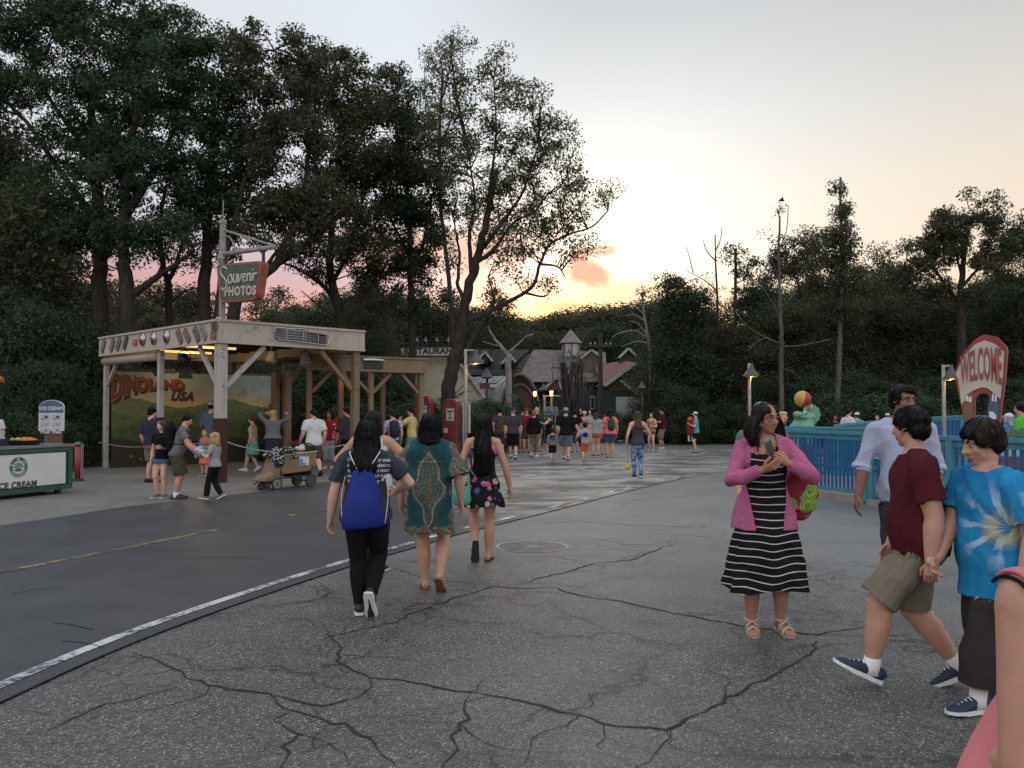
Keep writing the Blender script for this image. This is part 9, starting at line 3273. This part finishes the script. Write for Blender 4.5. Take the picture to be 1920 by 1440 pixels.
# ------------------------------------------------------------------ backpacks, toys, the stroller
def backpack(J, label, mat, s_=1.0, y=-.105, zc=.66):
 s = J['s']
 sp = J['spine']
 r = J['root']
 c = sp(.16, y)
 q = W(J, c)
 t = thing('backpack', label, 'backpack', q, r.rotation_euler.z, 'backpacks')
 m = MB()
 m.tube([V((0, 0, -.20)), V((0, 0, -.15)), V((0, -.02, 0)), V((0, 0, .14)), V((0, .01, .20))], [(.12, .06), (.15, .095), (.15, .10), (.14, .085), (.09, .05)], 14, ref=(1, 0, 0), rnd=True)
 m.v = [(x * s_, y_ * s_, z * s_) for x, y_, z in m.v]
 link('sack', remesh(m, .016, 2, .005, 14, 3), mat, t)
 m = MB(); m.tube([V((0, -.10, -.13)) * s_, V((0, -.125, -.02)) * s_], [(.10 * s_, .03 * s_)] * 2, 10, ref=(1, 0, 0), rnd=True); obj('pocket', m, mat, t, True)
 m = MB()
 for sd in (-1, 1):
  sh = J['ARM'][sd][0]
  X_, Y_ = J['ax'](.27)
  base = X_ * (sd * .062 * s)
  pts = [sp(.24, -.07) + base, sp(.296, -.03) + base, sp(.303, .01) + base, sp(.27, .062) + base, sp(.20, .085) + base, sp(.12, .05) + base * 1.5, sp(.10, -.04) + base * 1.6]
  m.tube(smooth_path([p - c for p in pts], 4), [(.022, .007)] * 25, 6, ref=(1, 0, 0))
 obj('strap', m, mat, t, True)
 return t
backpack(b_, 'black backpack on the bending person in grey', C_['black'], 1.15, -.115)
backpack(bp_, 'dark blue backpack on the boy right of the slogan T-shirt', C_['navy'], 1.0)
backpack(jk, 'navy backpack on the denim jacket', C_['navy'], .9)
backpack(gb, 'dark green bag slung on the back of the coral top', C_['dgreen'], .8)
wr_, d, t3, pn, pk = girl['HANDS'][1]
q = W(girl, V((0, pk.y + .10, pk.z + .02)))
t = thing('soft_toy', 'pale blue and white soft toy between the small girl and the bending person', 'toy', q)
m = MB()
m.ell((0, 0, 0), (.13, .08, .07)); m.ell((-.12, 0, .05), (.06, .05, .05)); m.ell((.10, -.02, -.05), (.06, .05, .07)); m.ell((-.05, .03, -.07), (.05, .05, .07)); m.ell((.02, -.05, .06), (.07, .04, .04))
link('body', remesh(m, .012, 2, .008, 25, 4), C_['skyblue'], t)
m = MB(); m.ell((-.02, -.07, .03), (.09, .03, .03)); m.ell((.07, -.07, -.01), (.05, .03, .05)); obj('white_patch', m, C_['white'], t, True)
q = P(1295, 800, G(1305, 852).y)
t = thing('red_doll', 'red doll carried by the person in the turquoise shirt', 'toy', (q.x, q.y, q.z))
m = MB(); m.tube([(0, 0, -.30), (0, 0, -.05), (0, 0, .18)], [(.16, .1), (.15, .1), (.11, .08)], 10, ref=(1, 0, 0)); m.tube([(0, 0, .18), (.1, 0, .26)], .05, 6)
obj('body', m, C_['red'], t, True)
m = MB(); m.ell((-.02, 0, .27), (.10, .09, .09)); obj('head', m, C_['orange'], t, True)
m = MB()
for x in (-.07, .06):
 m.tube([(x, 0, -.3), (x, 0, -.48)], .035, 8); m.ell((x, -.04, -.5), (.045, .08, .035))
obj('leg', m, C_['white'], t, True)
# yellow tag dangling from the hand of the jeans girl
wr_, d, t3, pn, pk = jg['HANDS'][-1]
q = W(jg, pk)
t = thing('lanyard_cup', 'yellow cup dangling on a cord from the hand of the person in mottled jeans', 'cup', q)
m = MB(); m.tube([(0, 0, 0), (.01, 0, -.25), (.03, 0, -.42)], .008, 5); m.tube([(.03, 0, 0), (.05, 0, -.2), (.03, 0, -.42)], .008, 5); obj('cord', m, C_['lgrey'], t)
m = MB(); m.lathe([(.045, -.56), (.055, -.43)], (.03, 0, 0), 12); obj('cup', m, M_('cup_yellow', (.5, .42, .04), .5), t, True)
# stroller
sa, sb = G(503, 918), G(572, 912)
t = thing('stroller', 'tan two-basket stroller with green hubbed wheels, seen from the side at the road edge', 'stroller', ((sa.x + sb.x) / 2, (sa.y + sb.y) / 2, 0), math.atan2(sb.y - sa.y, sb.x - sa.x))
KS = .84
t.scale = (KS, KS, KS)
L = (sb - sa).length / KS * .92
STAN = M_('stroller_tan', (.20, .135, .075), .75, .2, 5, .2, 30)
STD_ = BLACKM
yw = .28
def wheel(x, y, r, hub):
 m = MB()
 n = 24
 m.tube([V((x + (r - .02) * math.cos(a), y, r + (r - .02) * math.sin(a))) for a in [2 * PI * i / n for i in range(n)]], .022, 8, closed=True)
 w = obj('wheel', m, STD_, t, True)
 m = MB(); m.tube([V((x, y - .012, r)), V((x, y + .012, r))], r - .035, 20); obj('hub', m, hub, w)
 m = MB()
 for i in range(5):
  a = 2 * PI * i / 5
  m.bar((x, y - .016, r), (x + (r - .03) * math.cos(a), y - .016, r + (r - .03) * math.sin(a)), .018, .012, (0, 1, 0))
 obj('spokes', m, M_('dull_steel', (0, 0, 0)), w)
HUBG = M_('hub_green', (.22, .25, .15), .5, .2, 6)
HUBD = M_('hub_dark', (.055, .055, .045), .5)
wheel(-L / 2, -yw, .15, HUBG); wheel(-L / 2 + .1, yw, .14, HUBG); wheel(L / 2, -yw, .165, HUBD); wheel(L / 2, yw, .165, HUBD)
wheel(-L / 2 - .28, -.05, .11, HUBD)
m = MB()
for y in (-yw, yw):
 m.tube([V((-L / 2 - .32, y * .6, .14)), V((-L / 2, y, .28)), V((L / 2, y, .30)), V((L / 2 + .05, y, .55))], .018, 6)
m.bar((-L / 2, -yw, .16), (-L / 2, yw, .16), .03, .03); m.bar((L / 2, -yw, .16), (L / 2, yw, .16), .03, .03)
obj('frame', m, STD_, t, True)
m = MB()
m.prism([(-L / 2 + .12, .50), (-L / 2 + .18, .36), (L / 2 - .04, .40), (L / 2 + .14, .50), (L / 2 + .20, .86), (-L / 2 + .14, .80)], (0, -yw, 0), (1, 0, 0), UP, -2 * yw)
bs = obj('basket', m, STAN, t); bv = bs.modifiers.new('b', 'BEVEL'); bv.width = .03; bv.segments = 3
m = MB()
m.prism([(-L / 2 - .34, .22), (-L / 2 - .1, .20), (-L / 2 + .12, .30), (-L / 2 + .20, .78), (-L / 2 + .06, .78), (-L / 2 - .08, .40), (-L / 2 - .30, .30)], (0, -yw * .85, 0), (1, 0, 0), UP, -2 * yw * .85)
fs = obj('foot_well', m, STAN, t); bv = fs.modifiers.new('b', 'BEVEL'); bv.width = .025; bv.segments = 2
m = MB(); m.tube([V((L / 2 + .18, -yw, .84)), V((L / 2 + .22, -yw, .92)), V((L / 2 - .02, -yw, 1.08)), V((L / 2 - .28, -yw, 1.09)), V((L / 2 - .28, yw, 1.09)), V((L / 2 - .02, yw, 1.08)), V((L / 2 + .22, yw, .92)), V((L / 2 + .18, yw, .84))], .018, 8)
obj('handle', m, STD_, t, True)
m = MB(); m.box((L / 2 - .22, -yw - .012, .66), (.28, .02, .22)); lb = obj('label_card', m, C_['white'], t)
m = MB(); m.box((L / 2 - .31, -yw - .025, .64), (.08, .008, .16)); m.box((L / 2 - .25, -yw - .025, .59), (.14, .006, .06)); obj('picture', m, M_('card_blue', (.10, .24, .5), .5), lb)
m = MB(); m.tube([V((-L / 2 + .12, -yw, .82)), V((L / 2 + .2, -yw, .88))], .018, 8); obj('rim', m, C_['cream'], t)
t2 = thing('blanket', 'crumpled black and white blanket heaped over the front of the stroller', 'blanket', W({'root': t}, V((-L / 2 + .2, 0, .86)) * KS), t.rotation_euler.z)
m = MB()
rg = random.Random(3)
for k in range(12):
 m.ell((rg.uniform(-.18, .30), rg.uniform(-.28, .18), rg.uniform(-.08, .10)), (rg.uniform(.08, .14), rg.uniform(.07, .12), rg.uniform(.05, .08)), None, 10, 7)
m.ell((-.12, -.22, -.13), (.16, .10, .14), None, 12, 8)
link('cloth', remesh(m, .012, 2, .012, 22, 8), fabric('blanket_bw', lambda q: q.mix(q.mr(q.voro(16, None, 'F1', 0), .30, .45), (.40, .39, .36), (.03, .03, .03))), t2)
t2 = thing('white_hat', 'small white cloth lying on top of the stroller basket', 'cloth', W({'root': t}, V((L / 2 - .22, -.12, .95)) * KS), t.rotation_euler.z)
m = MB(); m.ell((0, 0, 0), (.13, .1, .05)); m.ell((.06, 0, .06), (.06, .06, .05)); m.ell((-.08, -.03, .03), (.06, .05, .04)); link('cloth', remesh(m, .010, 2, .007, 25, 6), C_['white'], t2)
t2 = thing('tote_bag', 'dark bag stowed under the stroller basket', 'bag', W({'root': t}, V((L / 2 - .2, 0, .32)) * KS), t.rotation_euler.z)
m = MB(); m.tube([V((-.2, 0, 0)), V((.2, 0, .02))], [(.2, .07)] * 2, 12, ref=(0, 1, 0), rnd=True); obj('sack', m, C_['black'], t2, True)
# bird over the trees
q = P(1465.5, 376, 60)
t = thing('bird', 'small dark bird flying above the bare tree on the right', 'bird', q)
m = MB()
m.tube([(-.22, 0, 0), (-.1, 0, .02), (.1, 0, .02), (.2, 0, 0)], [.02, .08, .09, .02], 8, rnd=True)
m.add([(.0, 0, .05), (-.1, -.02, .03), (-.02, -.3, .22), (.1, -.1, .1)], [(0, 1, 2, 3)]); m.add([(.0, 0, .05), (-.1, .02, .03), (-.02, .3, .22), (.1, .1, .1)], [(0, 3, 2, 1)])
obj('body', m, BLACKM, t)
bpy.data.scenes.remove(TMP)
